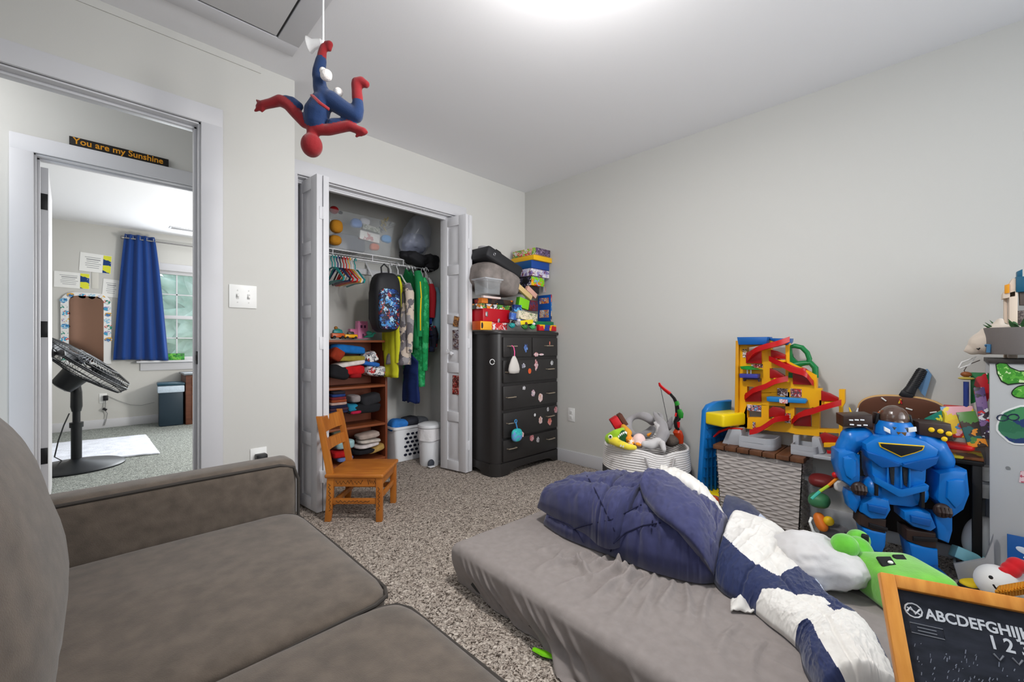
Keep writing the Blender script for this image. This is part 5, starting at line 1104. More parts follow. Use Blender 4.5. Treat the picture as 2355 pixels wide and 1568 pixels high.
# grey base with the ramp landing
b = B(); yz(b, [T(*p, x=TXP - .08) for p in [(195, 1090), (330, 1100), (345, 1180), (325, 1285), (115, 1275)]], TXP - .11, TXP - .03, bev=.004); b.build('base_ramp', tgy, th)
def basin(X0, X1, Y0, Y1, x0, x1, nm, rr=.05, lip=True):
    a, c = T(X0, Y1, TXP - .08)[0], T(X1, Y1, TXP - .08)[0]; z1 = T((X0 + X1) / 2, Y0, TXP - .08)[1]; z0 = TZ + .018
    arc_ = [(c + rr - rr * math.cos(R(k * 15)), x0 + rr - rr * math.sin(R(k * 15))) for k in range(7)]          # rounded front corner towards the right
    poly = [(x, y) for y, x in [(a, x1), (a, x0)] + list(reversed(arc_)) + [(c, x1)]]
    b = B(); b.prism(poly, z0, z0 + (z1 - z0) * .55, bev=.003); cx, cy = (x0 + x1) / 2, (a + c) / 2
    if lip:
        ring = [Vector((p[0], p[1], z0 + (z1 - z0) * .5)) for p in poly]; n_ = len(ring)
        inn = [(cx + (p.x - cx) * .88, cy + (p.y - cy) * .94) for p in ring]
        lo = [b.bm.verts.new(p) for p in ring]; hi = [b.bm.verts.new((p.x, p.y, z1)) for p in ring]; hi2 = [b.bm.verts.new((q[0], q[1], z1)) for q in inn]; lo2 = [b.bm.verts.new((q[0], q[1], z0 + (z1 - z0) * .5)) for q in inn]
        for A_, Bq in ((lo, hi), (hi, hi2), (hi2, lo2)):
            for k in range(n_): b.bm.faces.new([A_[k], A_[(k + 1) % n_], Bq[(k + 1) % n_], Bq[k]])
    return b.build(nm, tgy, th, ang=30)
basin(330, 715, 1190, 1310, TXP - .14, TXP + .02, 'landing'); basin(895, 1180, 1285, 1375, TXP - .12, TXP + .02, 'landing', .02); basin(1150, 1400, 1370, 1420, TXP - .13, TXP + .02, 'landing', .02, False)
b = B(); yz(b, [T(*p, x=TXP - .03) for p in [(905, 1175), (970, 1180), (970, 1320), (900, 1310)]], TXP - .04, TXP + .02, bev=.003); b.build('base_column', tgy, th); b = B(); yz(b, [T(*p, x=TXP - .05) for p in [(1125, 1195), (1205, 1205), (1260, 1375), (1125, 1385)]], TXP - .08, TXP, bev=.004); b.build('base_column', tgy, th)
b = B(); b.tube([Vector((TXP - .1, *T(*p, TXP - .1))) for p in [(10, 1195), (70, 1140), (180, 1100), (330, 1110)]], [.010, .016, .014, .010], 8, sq=.5); b.build('exit_ramp', tred, th)
b = B(); yz(b, [T(*p, x=TXP - .12) for p in [(1283, 1340), (1320, 1355), (1385, 1335), (1370, 1385), (1290, 1380)]], TXP - .135, TXP - .125, bev=.002); b.build('gate', tred, th)
# ================================================================ clear bins
cb1 = thing('clear_bin', 'clear plastic bin of toys between the wicker trunk and the blue robot', 'storage box', (2.80, .335, 0))
tote(B(), .26, .32, .32, tap=.86).build('tub', clear, cb1)
def toyin(name, label, u, v, d_, c, Y=None, d=1.98, sd=0, e=.8, rot=(0, 0, 0), m_=None):
    b = B(); superq(b, (0, 0, 0), d_, e, wr=.08, seed=sd, nu=28, nv=18); return tag(b.build(name, m_ or mat('toyin_%d_%d_%d' % c, c, .45), None, at(u, v, d=d), rot), label, 'toy')
toyin('toy_ball', 'orange toy in the clear bin beside a yellow ball', 1888, 1200, (.05, .05, .09), (225, 120, 40), d=2.1, rot=(0, .6, .8)); toyin('toy_ball', 'small yellow ball in the clear bin', 1906, 1198, (.045, .045, .045), (240, 195, 30), d=2.07, e=1)
toyin('toy_part', 'grey toy part at the bottom of the clear bin', 1920, 1230, (.14, .12, .09), (110, 108, 112), d=2.14, e=.5); toyin('toy_part', 'lime green toy along the bottom of the clear bin', 1905, 1250, (.14, .10, .03), (165, 195, 50), d=2.12, e=.4)
toyin('toy_part', 'dark red toy on top in the clear bin', 1890, 1105, (.13, .11, .06), (110, 30, 30), d=2.15, sd=3); toyin('toy_part', 'white toy piece on top of the clear bin', 1935, 1118, (.07, .06, .05), (215, 212, 210), d=2.05, sd=4); toyin('toy_part', 'dim green toy inside the upper half of the clear bin', 1885, 1150, (.10, .09, .07), (60, 120, 80), d=2.12, sd=6)
b = B(); pts = [at(1866, 1147, d=2.0), at(1885, 1130, d=2.0), at(1905, 1117, d=2.0), at(1925, 1100, d=2.01), at(1921, 1092, d=2.01)]
b.tube(pts[:2], .007, 8, m=0); b.tube(pts[1:3], .007, 8, m=1); b.tube(pts[2:4], .007, 8, m=2); b.ell(pts[4], .014, m=3); tag(b.build('toy_wand', [mat('toy_teal_g', (60, 170, 150), .4), mat('toy_lime_g', (170, 200, 40), .4), mat('toy_orange_g', (235, 140, 40), .4), tr]), 'rainbow striped toy wand lying across the clear bin', 'toy')
b = B(); b.tube([at(1866, 1190, d=2.08), at(1862, 1200, d=2.07), at(1870, 1222, d=2.06), at(1882, 1232, d=2.06)], .006, 8); tag(b.build('white_strap', mat('white_felt')), 'white curved strap inside the clear bin', 'strap')
# ================================================================ big blue toy robot (faces the photographer's side of the room)
rb = mat('robot_blue_plastic', (12, 112, 196), .30, spec=.55); rbd = mat('robot_deep_blue', (8, 84, 160), .32, spec=.5); rk = mat('robot_dark_plastic', (52, 38, 34), .4); rkk = mat('robot_black', (24, 24, 28), .45); ryl = mat('robot_yellow', (240, 195, 20), .4); rgr = mat('robot_grille', (30, 34, 40), .5, bump=.5, bs=300)
ROB = thing('toy_robot', 'large blue plastic toy robot with black shoulder boxes, standing behind the green plush toys', 'toy robot', (2.55, .150, 0), R(-68)); ROB.scale = (.86, .92, 1)
# local axes: x = to the viewer's right, -y = towards the viewer, z up
k_ = .000677
def L3(X, Y, y=0): return Vector(((X - 615) * k_, y, (1440 - Y) * k_))
def soft(nm, segs, m_, vox=.006, it=3, parent=None):
    b = B()
    for pts, rs in segs:
        if len(pts) == 1: b.ell(pts[0], rs)
        else:
            b.tube(pts, rs, 14)
            for p, r_ in zip(pts, rs): b.ell(p, r_ * .99, u=14, v=10)
    o = b.build(nm, m_, parent or ROB); organic(o, vox, it); o.data.set_sharp_from_angle(angle=R(60)); return o
def slab2(nm, pts, y0, y1, m_, bev=.006, parent=None):
    b = B(); b.prism([((X - 615) * k_, (1440 - Y) * k_) for X, Y in pts], -y1, -y0, Matrix(((1, 0, 0, 0), (0, 0, -1, 0), (0, 1, 0, 0), (0, 0, 0, 1))), bev=bev); return b.build(nm, m_, parent or ROB, ang=30)
# torso: chest slab, ribs and belt
chest = slab2('chest', [(405, 590), (470, 545), (560, 520), (670, 520), (760, 545), (830, 590), (815, 660), (720, 720), (612, 690), (500, 720), (415, 660)], -.105, .06, rb, .012)
slab2('chest_wing', [(400, 625), (500, 660), (606, 690), (606, 715), (500, 735), (420, 680)], -.115, -.02, rbd, .008); slab2('chest_wing', [(828, 625), (730, 660), (620, 690), (620, 715), (730, 735), (810, 680)], -.115, -.02, rbd, .008)
slab2('abdomen', [(450, 690), (775, 690), (770, 800), (740, 860), (612, 890), (480, 860), (455, 800)], -.085, .06, rb, .010)
for x0 in (552, 628): slab2('grille', [(x0, 712), (x0 + 34, 712), (x0 + 30, 845), (x0 + 12, 835)], -.092, -.08, rgr, .002)
for x0 in (540, 618, 668): slab2('grille_rib', [(x0 - 4, 705), (x0 + 7, 705), (x0 + 7, 855), (x0 - 2, 855)], -.098, -.08, rb, .002)
slab2('belt', [(455, 790), (475, 800), (600, 865), (625, 865), (760, 810), (775, 820), (770, 850), (625, 910), (600, 910), (465, 840)], -.105, .05, rb, .005)
slab2('hips', [(440, 850), (790, 850), (790, 940), (700, 985), (540, 985), (440, 940)], -.07, .06, rb, .016)
for cx in (478, 745):
    soft('hip_pod', [([L3(cx, 895, -.03)], (.045, .055, .05))], rb); slab2('hip_vent', [(cx - 12, 840), (cx + 12, 840), (cx + 10, 965), (cx - 10, 965)] if cx > 600 else [(cx - 10, 838), (cx + 10, 838), (cx + 10, 922), (cx - 10, 922)], -.096, -.06, rkk, .003)
# plain dark chest plate with a yellow edge
slab2('chest_plate', [(480, 572), (745, 572), (735, 600), (690, 622), (612, 655), (540, 622), (490, 600)], -.112, -.10, ryl, .002); slab2('chest_plate_inset', [(488, 577), (737, 577), (728, 597), (686, 617), (612, 648), (544, 617), (497, 597)], -.1145, -.11, rkk, .002)
# head: collar ring, dome and visor
b = B(); b.lathe([(.072, 0), (.082, .012), (.078, .045), (.066, .066), (.058, .068)], 32); b.build('collar', rb, ROB, L3(618, 545, -.02))
for s in (-1, 1): slab2('collar_light', [(520 if s < 0 else 660, 470), (555 if s < 0 else 705, 488 if s < 0 else 460), (557 if s < 0 else 708, 515 if s < 0 else 488), (522 if s < 0 else 662, 498)], -.10, -.088, mat('robot_white', (225, 228, 232), .4), .002)
soft('helmet', [([L3(620, 425, -.015)], (.062, .06, .056)), ([L3(620, 470, -.03)], (.045, .05, .05))], mat('robot_brown_dome', (84, 62, 52), .2, spec=.7, coat=.5), .005)
slab2('visor', [(572, 470), (668, 470), (656, 520), (588, 520)], -.095, -.06, mat('robot_smoke_visor', (60, 66, 74), .15, spec=.7), .004); slab2('mouth_plate', [(592, 498), (650, 498), (644, 522), (600, 522)], -.10, -.09, mat('robot_bronze', (96, 72, 40), .4), .002)
for s in (-1, 1): slab2('helmet_pad', [(615 + s * 84, 400), (615 + s * 104, 400), (615 + s * 120, 470), (615 + s * 96, 480)], -.03, .03, rkk, .006)
# shoulder boxes
sb = slab2('shoulder_box', [(290, 425), (475, 408), (478, 492), (292, 500)], -.05, .07, rk, .006)
b = B()
for X, Y in ((340, 450), (375, 447), (410, 445), (345, 480), (390, 482), (430, 478)): b.box(L3(X, Y, -.0515), (.018, .003, .006), bev=.001)
b.build('slot_light', mat('robot_white'), ROB)
slab2('shoulder_box', [(745, 438), (930, 440), (945, 545), (750, 520)], -.05, .07, rk, .006)
for X, Y in ((818, 482), (868, 488), (915, 500), (890, 535)): b = B(); b.ell(L3(X, Y, -.052), (.0125, .006, .0105)); b.build('round_light', ryl, ROB)
# arms
for s, up, fo, hx in ((-1, [(430, 575), (365, 590), (330, 650)], [(320, 690), (318, 780), (335, 870)], (378, 895)), (1, [(790, 575), (860, 610), (905, 680)], [(930, 760), (925, 850), (935, 960)], (862, 975))):
    soft('upper_arm', [([L3(*p, -.005) for p in up], [.052, .056, .05])], rb)
    X0, Y0 = fo[0]; X1, Y1 = fo[-1]
    if s < 0: pts = [(300, 640), (350, 660), (395, 680), (395, 850), (340, 900), (275, 860), (243, 760), (245, 660)]
    else: pts = [(845, 745), (930, 715), (1010, 715), (1022, 860), (990, 960), (925, 1020), (835, 920)]
    slab2('forearm', pts, -.075, .055, rb, .022); mid = [(p[0] * .55 + sum(q[0] for q in pts) / len(pts) * .45, p[1] * .6 + sum(q[1] for q in pts) / len(pts) * .4) for p in pts]; slab2('forearm_plate', mid, -.088, -.06, rbd if False else rb, .010)
    hd = soft('fist', [([L3(hx[0], hx[1], -.075)], (.036, .022, .032))], rk)
    b = B()
    for f in range(4): b.tube([L3(hx[0] - 34 + f * 22, hx[1] - 25, -.092), L3(hx[0] - 30 + f * 20, hx[1] + 2, -.101), L3(hx[0] - 26 + f * 18, hx[1] + 26, -.094)], [.007, .0085, .007], 8)
    b.build('finger', rk, hd)
    if s < 0: slab2('gauntlet', [(318, 925), (395, 935), (405, 985), (370, 1070), (330, 1040), (312, 960)], -.06, .03, rb, .012)
    else: slab2('gauntlet', [(830, 1010), (935, 1020), (935, 1100), (915, 1185), (850, 1165)], -.06, .03, rb, .012)
# legs
for pts_t, pts_b, pts_s in (([(395, 985), (470, 930), (560, 945), (572, 1010), (540, 1075), (450, 1085), (390, 1050)], [(390, 1060), (550, 1080), (545, 1175), (470, 1165), (385, 1140)], [(400, 1150), (550, 1165), (545, 1250), (525, 1300), (440, 1290)]),
                            ([(640, 1005), (720, 985), (800, 1000), (832, 1085), (800, 1115), (700, 1100), (645, 1060)], [(662, 1120), (835, 1125), (838, 1220), (760, 1225), (665, 1195)], [(675, 1205), (845, 1225), (850, 1320), (760, 1350), (700, 1330)])):
    slab2('thigh', pts_t, -.085, .045, rb, .016); cx = sum(p[0] for p in pts_t) / 7; cy = sum(p[1] for p in pts_t) / 7
    slab2('thigh_plate', [(cx - 60, cy - 30), (cx + 60, cy - 20), (cx + 50, cy + 30), (cx - 55, cy + 15)], -.098, -.07, rbd, .006)
    slab2('knee_band', pts_b, -.07, .035, rk, .008); slab2('shin', pts_s, -.075, .04, rb, .014)
slab2('knee_strap', [(440, 1110), (555, 1130), (550, 1155), (440, 1140)], -.078, -.06, rkk, .004); slab2('knee_strap', [(700, 1160), (838, 1150), (838, 1175), (700, 1190)], -.078, -.06, rkk, .004)
for cx, xx in ((470, 0), (800, 1)):
    b = B(); superq(b, L3(cx + 15, 1405, -.05), (.12, .20, .055), .55, bulge=(0, 0, .1)); superq(b, L3(cx, 1350, .0), (.10, .10, .11), .6); b.build('foot', rb, ROB, ang=60)
    b = B(); b.ell(L3(cx + 30, 1380, -.09), (.034, .045, .012)); b.build('foot_light', tr, ROB)
# ================================================================ green plush toys
gp = mat('green_plush', (98, 186, 52), .95, var=.08, vs=12, sheen=.5, bump=.15, bs=120); pb = mat('plush_black', (28, 30, 30), .8); gp2 = mat('deep_green_plush', (70, 160, 36), .95, sheen=.5)
gz = zp(1840, 1080, 515 / 1655, 1.52); gpx = 515 / 1655 * 1.52 / 975
o = at(1975, 1300, d=1.52)
t = plush_from('plush_toy', 'green two-headed plush toy sitting between the pillow and the robot', [(loc([gz(425, 590, 0), gz(430, 680, -.01), gz(440, 770, -.01)], o), [95 * gpx, 135 * gpx, 115 * gpx], 0), (loc([gz(330, 560, -.04)], o), (95 * gpx, 88 * gpx, 82 * gpx), 0), (loc([gz(430, 515, .05)], o), (84 * gpx, 78 * gpx, 72 * gpx), 0), (loc([gz(345, 590, -.03), gz(420, 660, -.01)], o), [66 * gpx, 90 * gpx], 0), (loc([gz(430, 540, .04), gz(440, 620, .02)], o), [60 * gpx, 90 * gpx], 0)], [gp], o, .006, 6)
for X, Y, dd in ((385, 562, -.062), (480, 505, .02)):
    b = B(); superq(b, gz(X, Y, dd) - o, (.022, .022, .026), .4, nu=20, nv=14); b.build('eye_patch', pb, t)
b = B(); superq(b, (0, 0, 0), (.20, .20, .125), .30, bulge=(.04, .04, .16), wr=.02, seed=4, nu=70, nv=40)
t = thing('plush_toy', 'larger boxy green plush pillow behind the chalkboard', 'plush toy', (1.875, .085, MZ + .064), rz=R(-48)); b.build('plush_body', mat('lime_green_plush', (112, 190, 60), .95, var=.08, vs=12, sheen=.5, bump=.15, bs=120), t, ang=180)
Mi = (Matrix.Translation(t.location) @ Matrix.Rotation(R(-48), 4, 'Z')).inverted()
for X, Y, w, hh_, dp, rr in ((637, 680, .046, .032, 1.375, 8), (742, 662, .036, .03, 1.40, 8)):
    q = at(1840 + X * .3112, 1080 + Y * .3112, d=dp); b = B(); b.box((0, 0, 0), (w, hh_, .01), bev=.003); b.build('felt_patch', pb, t, Mi @ q, (R(38), R(0), R(4)))
b = B(); b.ell((0, 0, 0), (.008, .006, .005)); b.build('felt_spot', mat('white_felt'), t, Mi @ at(1840 + 668 * .3112, 1080 + 684 * .3112, d=1.366))
# ================================================================ things behind the robot
low = mat('black_table', (20, 19, 20), .5)
lt = thing('low_table', 'small black table behind the blue robot holding books', 'table', (2.785, .075, 0))
B().box((0, 0, .505), (.21, .42, .02), bev=.004).build('table_top', low, lt)
for x in (-.085, .085):
    for y in (-.19, .19): B().box((x, y, .2475), (.03, .03, .495), bev=.003).build('leg', low, lt)
B().box((.09, 0, .28), (.012, .38, .42)).build('back_panel', mat('dark_brown_panel', (36, 28, 26), .6), lt)
p = at(2072, 948, x=2.84); t = thing('donut_pillow', 'brown chocolate donut cushion with sprinkles leaning on the wall behind the robot', 'cushion', p, rot=(0, R(-12), 0))
b = B(); superq(b, (0, 0, -.02), (.055, .33, .20), .75, bulge=(.1, 0, 0), nu=70, nv=40); b.build('icing', mat('chocolate_plush', (92, 54, 36), .8, sheen=.2), t, ang=180)
b = B(); superq(b, (.014, 0, -.022), (.05, .343, .212), .75, nu=70, nv=40); b.build('dough_rim', mat('dough_tan', (205, 165, 110), .85), t, ang=180)
rnd = random.Random(9); sm = [mat('sprinkle_%d' % i, c, .6) for i, c in enumerate([(235, 235, 230), (240, 200, 60), (220, 110, 50), (200, 30, 45), (235, 235, 230)])]
for i in range(26):
    b = B(); y, z = rnd.uniform(-.15, .15), rnd.uniform(-.05, .075); a = rnd.uniform(0, 3.14)
    if abs(y) / .2 + abs(z) / .11 > 1.15: continue
    xx = -.0275 * (1 - (abs(y) / .2) ** 2.6) ** .4 * (1 - (abs(z) / .11) ** 2.6) ** .4 - .002
    b.tube([(xx, y - .012 * math.cos(a), z - .012 * math.sin(a)), (xx, y + .012 * math.cos(a), z + .012 * math.sin(a))], .0034, 6); b.build('sprinkle', sm[i % 5], t)
# toy handle rising behind it
t = thing('toy_sword', 'black ribbed toy handle with a blue blade leaning on the wall behind the donut cushion', 'toy', (0, 0, 0)); c0, c1 = at(2088, 905, x=2.84), at(2122, 850, x=2.885)
b = B(); b.tube([c0, c0.lerp(c1, .3), c1], [.026, .02, .019], 12)
for i in range(10): q = c0.lerp(c1, .3 + i * .07); b.tube([q - Vector((0, 0, .002)), q + (c1 - c0).normalized() * .004], .0225, 12)
b.build('grip', rkk, t); b = B(); b.box(c0 + Vector((-.01, .005, -.006)), (.02, .05, .03), r=(R(25), 0, 0), bev=.004); b.build('guard', rkk, t)
d_ = (c1 - c0).normalized(); b = B(); yz(b, [(q.y, q.z) for q in (at(2120, 905, x=2.88), at(2110, 890, x=2.88), at(2125, 850, x=2.88), at(2133, 848, x=2.88), at(2143, 862, x=2.88), at(2128, 912, x=2.88))], 2.872, 2.89); b.build('blade', mat('steel_blue_plastic', (100, 140, 180), .45), t)
b = B(); yz(b, [(q.y, q.z) for q in (at(2126, 962, x=2.72), at(2166, 942, x=2.72), at(2170, 985, x=2.72), at(2152, 988, x=2.72))], 2.70, 2.725, bev=.002); tag(b.build('pennant', busy('teal_pennant', [(24, 130, 110), (20, 120, 104), (24, 130, 110), (225, 215, 50)], 40, .7)), 'teal triangular pennant behind the robot shoulder', 'flag')
for nm, u, v, c, lab in (('toy_shell', 1985, 950, (215, 40, 40), 'red spiky toy on the robot left shoulder'),):
    b = B(); b.ell((0, 0, 0), (.03, .03, .016)); b.cyl((0, 0, 0), (.0, .012, .045), .008, .002, 8, m=1); b.cyl((0, -.012, 0), (.0, -.022, .045), .007, .002, 8, m=2); tag(b.build(nm, [tr, ryl, mat('robot_white')], None, at(u - 25, v + 8, x=2.66)), lab, 'toy')
gbox_mats = lambda n, c: mat('cover_' + n, c, .4)
def standing(name, label, cat, u0, v0, u1, v1, x, m_, th_=.02, rot=0, rim=None, lean_=0, grp=None):
    a, c = at(u0, v0, x=x), at(u1, v1, x=x); b = B(); b.box((0, 0, 0), (th_, abs(a.y - c.y), abs(a.z - c.z)), bev=.002)
    return tag(b.build(name, m_, None, (a + c) / 2, (R(rot), R(lean_), 0)), label, cat, grp)
BK = lambda n, cols, s=30: busy('book_' + n, cols, s, .35)
GB = 'books on the low table'
standing('picture_book', 'green and white book standing upright beside the grey organizer', 'book', 2232, 856, 2274, 945, 2.78, BK('green', [(20, 120, 60), (18, 112, 56), (225, 220, 215), (200, 40, 50), (30, 140, 70)], 14), .03, grp=GB)
standing('picture_book', 'red framed yellow board book, leftmost on the low table', 'book', 2168, 932, 2245, 1010, 2.725, BK('yellow', [(238, 205, 40), (235, 190, 40), (190, 50, 40), (70, 140, 190), (230, 170, 180)], 26), .02, -8, None, 14, GB)
standing('picture_book', 'red backed cover behind the yellow board book', 'book', 2170, 930, 2225, 990, 2.75, mat('cover_red', (170, 36, 28), .45), .012, 0, None, 10, GB)
standing('picture_book', 'dark board book with teal and orange pictures on the low table', 'book', 2212, 945, 2258, 1030, 2.70, BK('dark', [(60, 45, 35), (30, 90, 90), (225, 140, 40), (50, 40, 36), (80, 130, 60)], 26), .02, -14, None, 16, GB)
standing('picture_book', 'red and violet book leaning at the organizer edge', 'book', 2248, 890, 2274, 1010, 2.71, BK('violet', [(90, 70, 120), (200, 40, 45), (60, 50, 60), (220, 220, 225), (130, 100, 150)], 30), .02, -6, None, 10, GB)
gbx = at(2200, 1025, x=2.70); b = B(); superq(b, (0, 0, 0), (.09, .11, .03), .6, nu=30, nv=16); tag(b.build('red_toy', tr, None, gbx), 'bright red rounded toy under the board books', 'toy')
B_ = B(); B_.box((2.775, -.03, .522), (.19, .21, .012), bev=.003); tag(B_.build('activity_mat', BK('mat', [(235, 215, 60), (40, 150, 180), (225, 120, 40), (120, 70, 40)], 14)), 'yellow and teal flat board lying under the board books', 'board')
b = B(); b.cyl((0, 0, 0), (0, 0, .11), .009, n=12); b.ell((0, 0, .125), (.026, .026, .007), m=1); b.ell((0, 0, .143), (.018, .018, .012), m=2); tag(b.build('toy_stick', [mat('toy_navy', (40, 60, 130), .4), mat('toy_sand', (190, 170, 80), .4), mat('toy_rust', (140, 80, 40), .4)], None, at(2222, 935, x=2.74)), 'blue toy post with a rust knob behind the green book', 'toy')
# ================================================================ grey toy organizer
og_ = mat('organizer_grey', (186, 188, 190), .5, spec=.3); ogd = mat('organizer_dark_edge', (62, 58, 56), .5); binm = mat('bin_grey', (168, 168, 170), .45)
Zt = at(2300, 825, x=2.66).z; yL = at(2276, 900, x=2.66).y
og = thing('toy_organizer', 'pale grey toy organizer with dinosaur and park stickers at the right edge', 'organizer', (0, 0, 0))
B().box((2.66 + .008, yL - .21, Zt / 2 - .01), (.016, .42, Zt - .02), bev=.002).build('side_panel', og_, og); B().box((2.885, yL - .21, Zt / 2 - .01), (.016, .42, Zt - .02), bev=.002).build('side_panel', og_, og)
B().box((2.775, yL - .21, Zt - .008), (.25, .43, .018), bev=.002).build('top', ogd, og)
for z in (.05, .38, .68): B().box((2.775, yL - .21, z), (.21, .41, .014)).build('shelf', og_, og)
b = B(); b.cyl((2.6605, at(2318, 1076, x=2.66).y, at(2318, 1076, x=2.66).z), (2.658, at(2318, 1076, x=2.66).y, at(2318, 1076, x=2.66).z), .007, n=16); b.build('screw_cap', mat('screw_cap_grey', (130, 132, 134), .4), og)
# slanted bin with a toy
b = B(); yz(b, [(q.y, q.z) for q in (at(2193, 1298, x=2.62), at(2268, 1288, x=2.62), at(2285, 1230, x=2.62), at(2290, 1372, x=2.62), at(2216, 1372, x=2.62))], 2.625, 2.645, bev=.003); b.build('bin', binm, og)
b = B(); yz(b, [(q.y, q.z) for q in (at(2193, 1298, x=2.80), at(2268, 1288, x=2.80), at(2285, 1372, x=2.80), at(2216, 1372, x=2.80))], 2.80, 2.815, bev=.003); b.build('bin', binm, og)
b = B(); a_, c_ = at(2193, 1300, x=2.62), at(2216, 1372, x=2.62); b.prism([(a_.y, a_.z), (a_.y - .008, a_.z), (c_.y - .008, c_.z), (c_.y, c_.z)], 2.64, 2.80, Matrix(((0, 0, 1, 0), (1, 0, 0, 0), (0, 1, 0, 0), (0, 0, 0, 1)))); b.build('bin', binm, og)
def outl(nm, pts, m_, x0, x1, par):
    b = B(); yz(b, [(at(u, v, x=2.66).y, at(u, v, x=2.66).z) for u, v in pts], x0, x1); return b.build(nm, m_, par, flat=True)
z3 = lambda X, Y: (2120 + X * .3189, 600 + Y * .3189)
def blobpts(cx, cy, rx, ry, n=26, a=.0, k=3, ph=0): return [z3(cx + rx * math.cos(6.283 * i / n) * (1 + a * math.sin(k * 6.283 * i / n + ph)), cy + ry * math.sin(6.283 * i / n) * (1 + a * math.sin(k * 6.283 * i / n + ph))) for i in range(n)]
stk = mat('sticker_black_edge', (24, 40, 24), .45); sg = busy('dino_green', [(90, 170, 60), (70, 150, 50), (150, 205, 110), (60, 140, 45), (200, 225, 170)], 38, .4)
for i, (pts, pts2) in enumerate(((([z3(530, 745), z3(560, 728), z3(610, 735), z3(640, 765), z3(700, 790), z3(860, 790), z3(860, 890), z3(700, 885), z3(620, 895), z3(570, 870), z3(540, 815)]), ([z3(538, 750), z3(562, 735), z3(608, 742), z3(634, 772), z3(700, 798), z3(855, 798), z3(855, 880), z3(700, 876), z3(622, 886), z3(578, 864), z3(548, 812)])), (blobpts(740, 945, 95, 50, a=.06), blobpts(740, 945, 87, 43, a=.06)))):
    s_ = outl('sticker', pts, stk, 2.657, 2.659, og); outl('sticker_print', pts2, sg, 2.6555, 2.657, s_)
s_ = outl('sticker', blobpts(735, 1185, 200, 145, a=.03, k=7), mat('sticker_white', (235, 235, 235), .5), 2.657, 2.659, og)
outl('sticker_print', blobpts(735, 1185, 184, 132, a=.03, k=7), busy('park_sticker', [(50, 110, 80), (60, 120, 90), (40, 60, 110), (110, 80, 60), (70, 140, 90), (60, 70, 120)], 26, .45), 2.6555, 2.657, s_)
for cx, cy, r_ in ((580, 1130, 40), (660, 1125, 40)): 
    b = B(); b.tube([Vector((2.655, at(*z3(cx + r_ * math.cos(a * .6283), cy + r_ * .55 * math.sin(a * .6283)), x=2.66).y, at(*z3(cx + r_ * math.cos(a * .6283), cy + r_ * .55 * math.sin(a * .6283)), x=2.66).z)) for a in range(10)], .0022, 5, closed=True); b.build('sticker_line', mat('sticker_dark_blue', (30, 40, 70), .5), s_)
outl('sticker', [z3(712, 1515), z3(760, 1510), z3(760, 1600), z3(700, 1595)], busy('pink_sticker', [(230, 200, 205), (225, 190, 200), (190, 80, 100)], 60, .5), 2.657, 2.659, og)
# on the organizer
t = thing('planter', 'dark grey round planter with a small succulent on the organizer', 'planter', at(2352, 815, x=2.70))
b = B(); b.lathe([(.10, 0), (.104, .008), (.108, .11), (.100, .11), (.098, .095), (0, .095)], 36); b.build('pot', mat('concrete_grey_pot', (118, 112, 110), .7, bump=.1, bs=90), t)
for i in range(20):
    a = i * 2.4; r_ = .02 + .075 * (i % 7) / 7; b = B(); p0 = Vector((r_ * math.cos(a), r_ * math.sin(a), .095)); p1 = p0 + Vector((.03 * math.cos(a), .03 * math.sin(a), .03 + .01 * (i % 3)))
    b.tube([p0, p0.lerp(p1, .5) + Vector((0, 0, .004)), p1], [.004, .009, .001], 6, sq=.4); b.build('leaf', mat('succulent_green', (60, 100, 60), .6, var=.2, vs=30), t)
o = at(2262, 772, x=2.72); z4 = lambda X, Y, dx=0: at(*z3(X, Y), x=2.72 + dx)
t = plush_from('plush_toy', 'cream shark plush with a pointed nose lying on the organizer', [(loc([z4(310, 648), z4(370, 635), z4(450, 595), z4(540, 560), z4(640, 560)], o), [.006, .026, .050, .062, .06], 0), (loc([z4(540, 500), z4(565, 430)], o), [.03, .012], 0)], [mat('cream_plush', (214, 200, 186), .95, sheen=.4)], o, .005)
b = B(); b.tube(loc([z4(398, 632, -.04), z4(408, 638, -.045), z4(418, 628, -.05)], o), .0025, 5); b.build('closed_eye', pb, t)
b = B(); b.tube(loc([z4(465, 610, -.065), z4(485, 605, -.075), z4(480, 660, -.075)], o), .007, 8); tag(b.build('blue_clip', mat('dusty_blue_plastic', (70, 120, 160), .45), None, o), 'small blue clip hooked at the planter rim beside the cream shark', 'clip')
t = thing('toy_building', 'cream toy building with teal top and orange window on the organizer', 'toy', (0, 0, 0)); crm = mat('toy_cream', (226, 208, 190), .45)
def tb_(nm, pts, x0, x1, m_): b = B(); yz(b, [(at(*z3(*p), x=2.78).y, at(*z3(*p), x=2.78).z) for p in pts], x0, x1, bev=.002); b.build(nm, m_, t)
tb_('column', [(625, 230), (685, 215), (685, 700), (625, 700)], 2.75, 2.81, crm); tb_('column', [(597, 270), (622, 260), (622, 700), (597, 700)], 2.80, 2.84, crm); tb_('gable', [(580, 240), (650, 130), (672, 130), (672, 260), (580, 275)], 2.75, 2.83, crm); tb_('orange_window', [(590, 180), (625, 170), (625, 235), (590, 240)], 2.742, 2.75, mat('toy_orange', (225, 150, 30), .4))
tb_('teal_roof', [(672, 120), (860, 110), (860, 215), (672, 230)], 2.745, 2.83, mat('toy_teal_roof', (20, 90, 120), .4)); tb_('chimney', [(682, 80), (722, 62), (722, 125), (682, 128)], 2.76, 2.80, mat('toy_teal_roof')); tb_('dark_insert', [(700, 230), (860, 230), (860, 320), (705, 320)], 2.76, 2.80, mat('toy_umber', (90, 80, 76), .5)); tb_('stone_wall', [(690, 360), (860, 345), (860, 520), (690, 505)], 2.77, 2.82, busy('stone_print', [(110, 100, 98), (90, 82, 82), (130, 120, 116)], 50, .7))
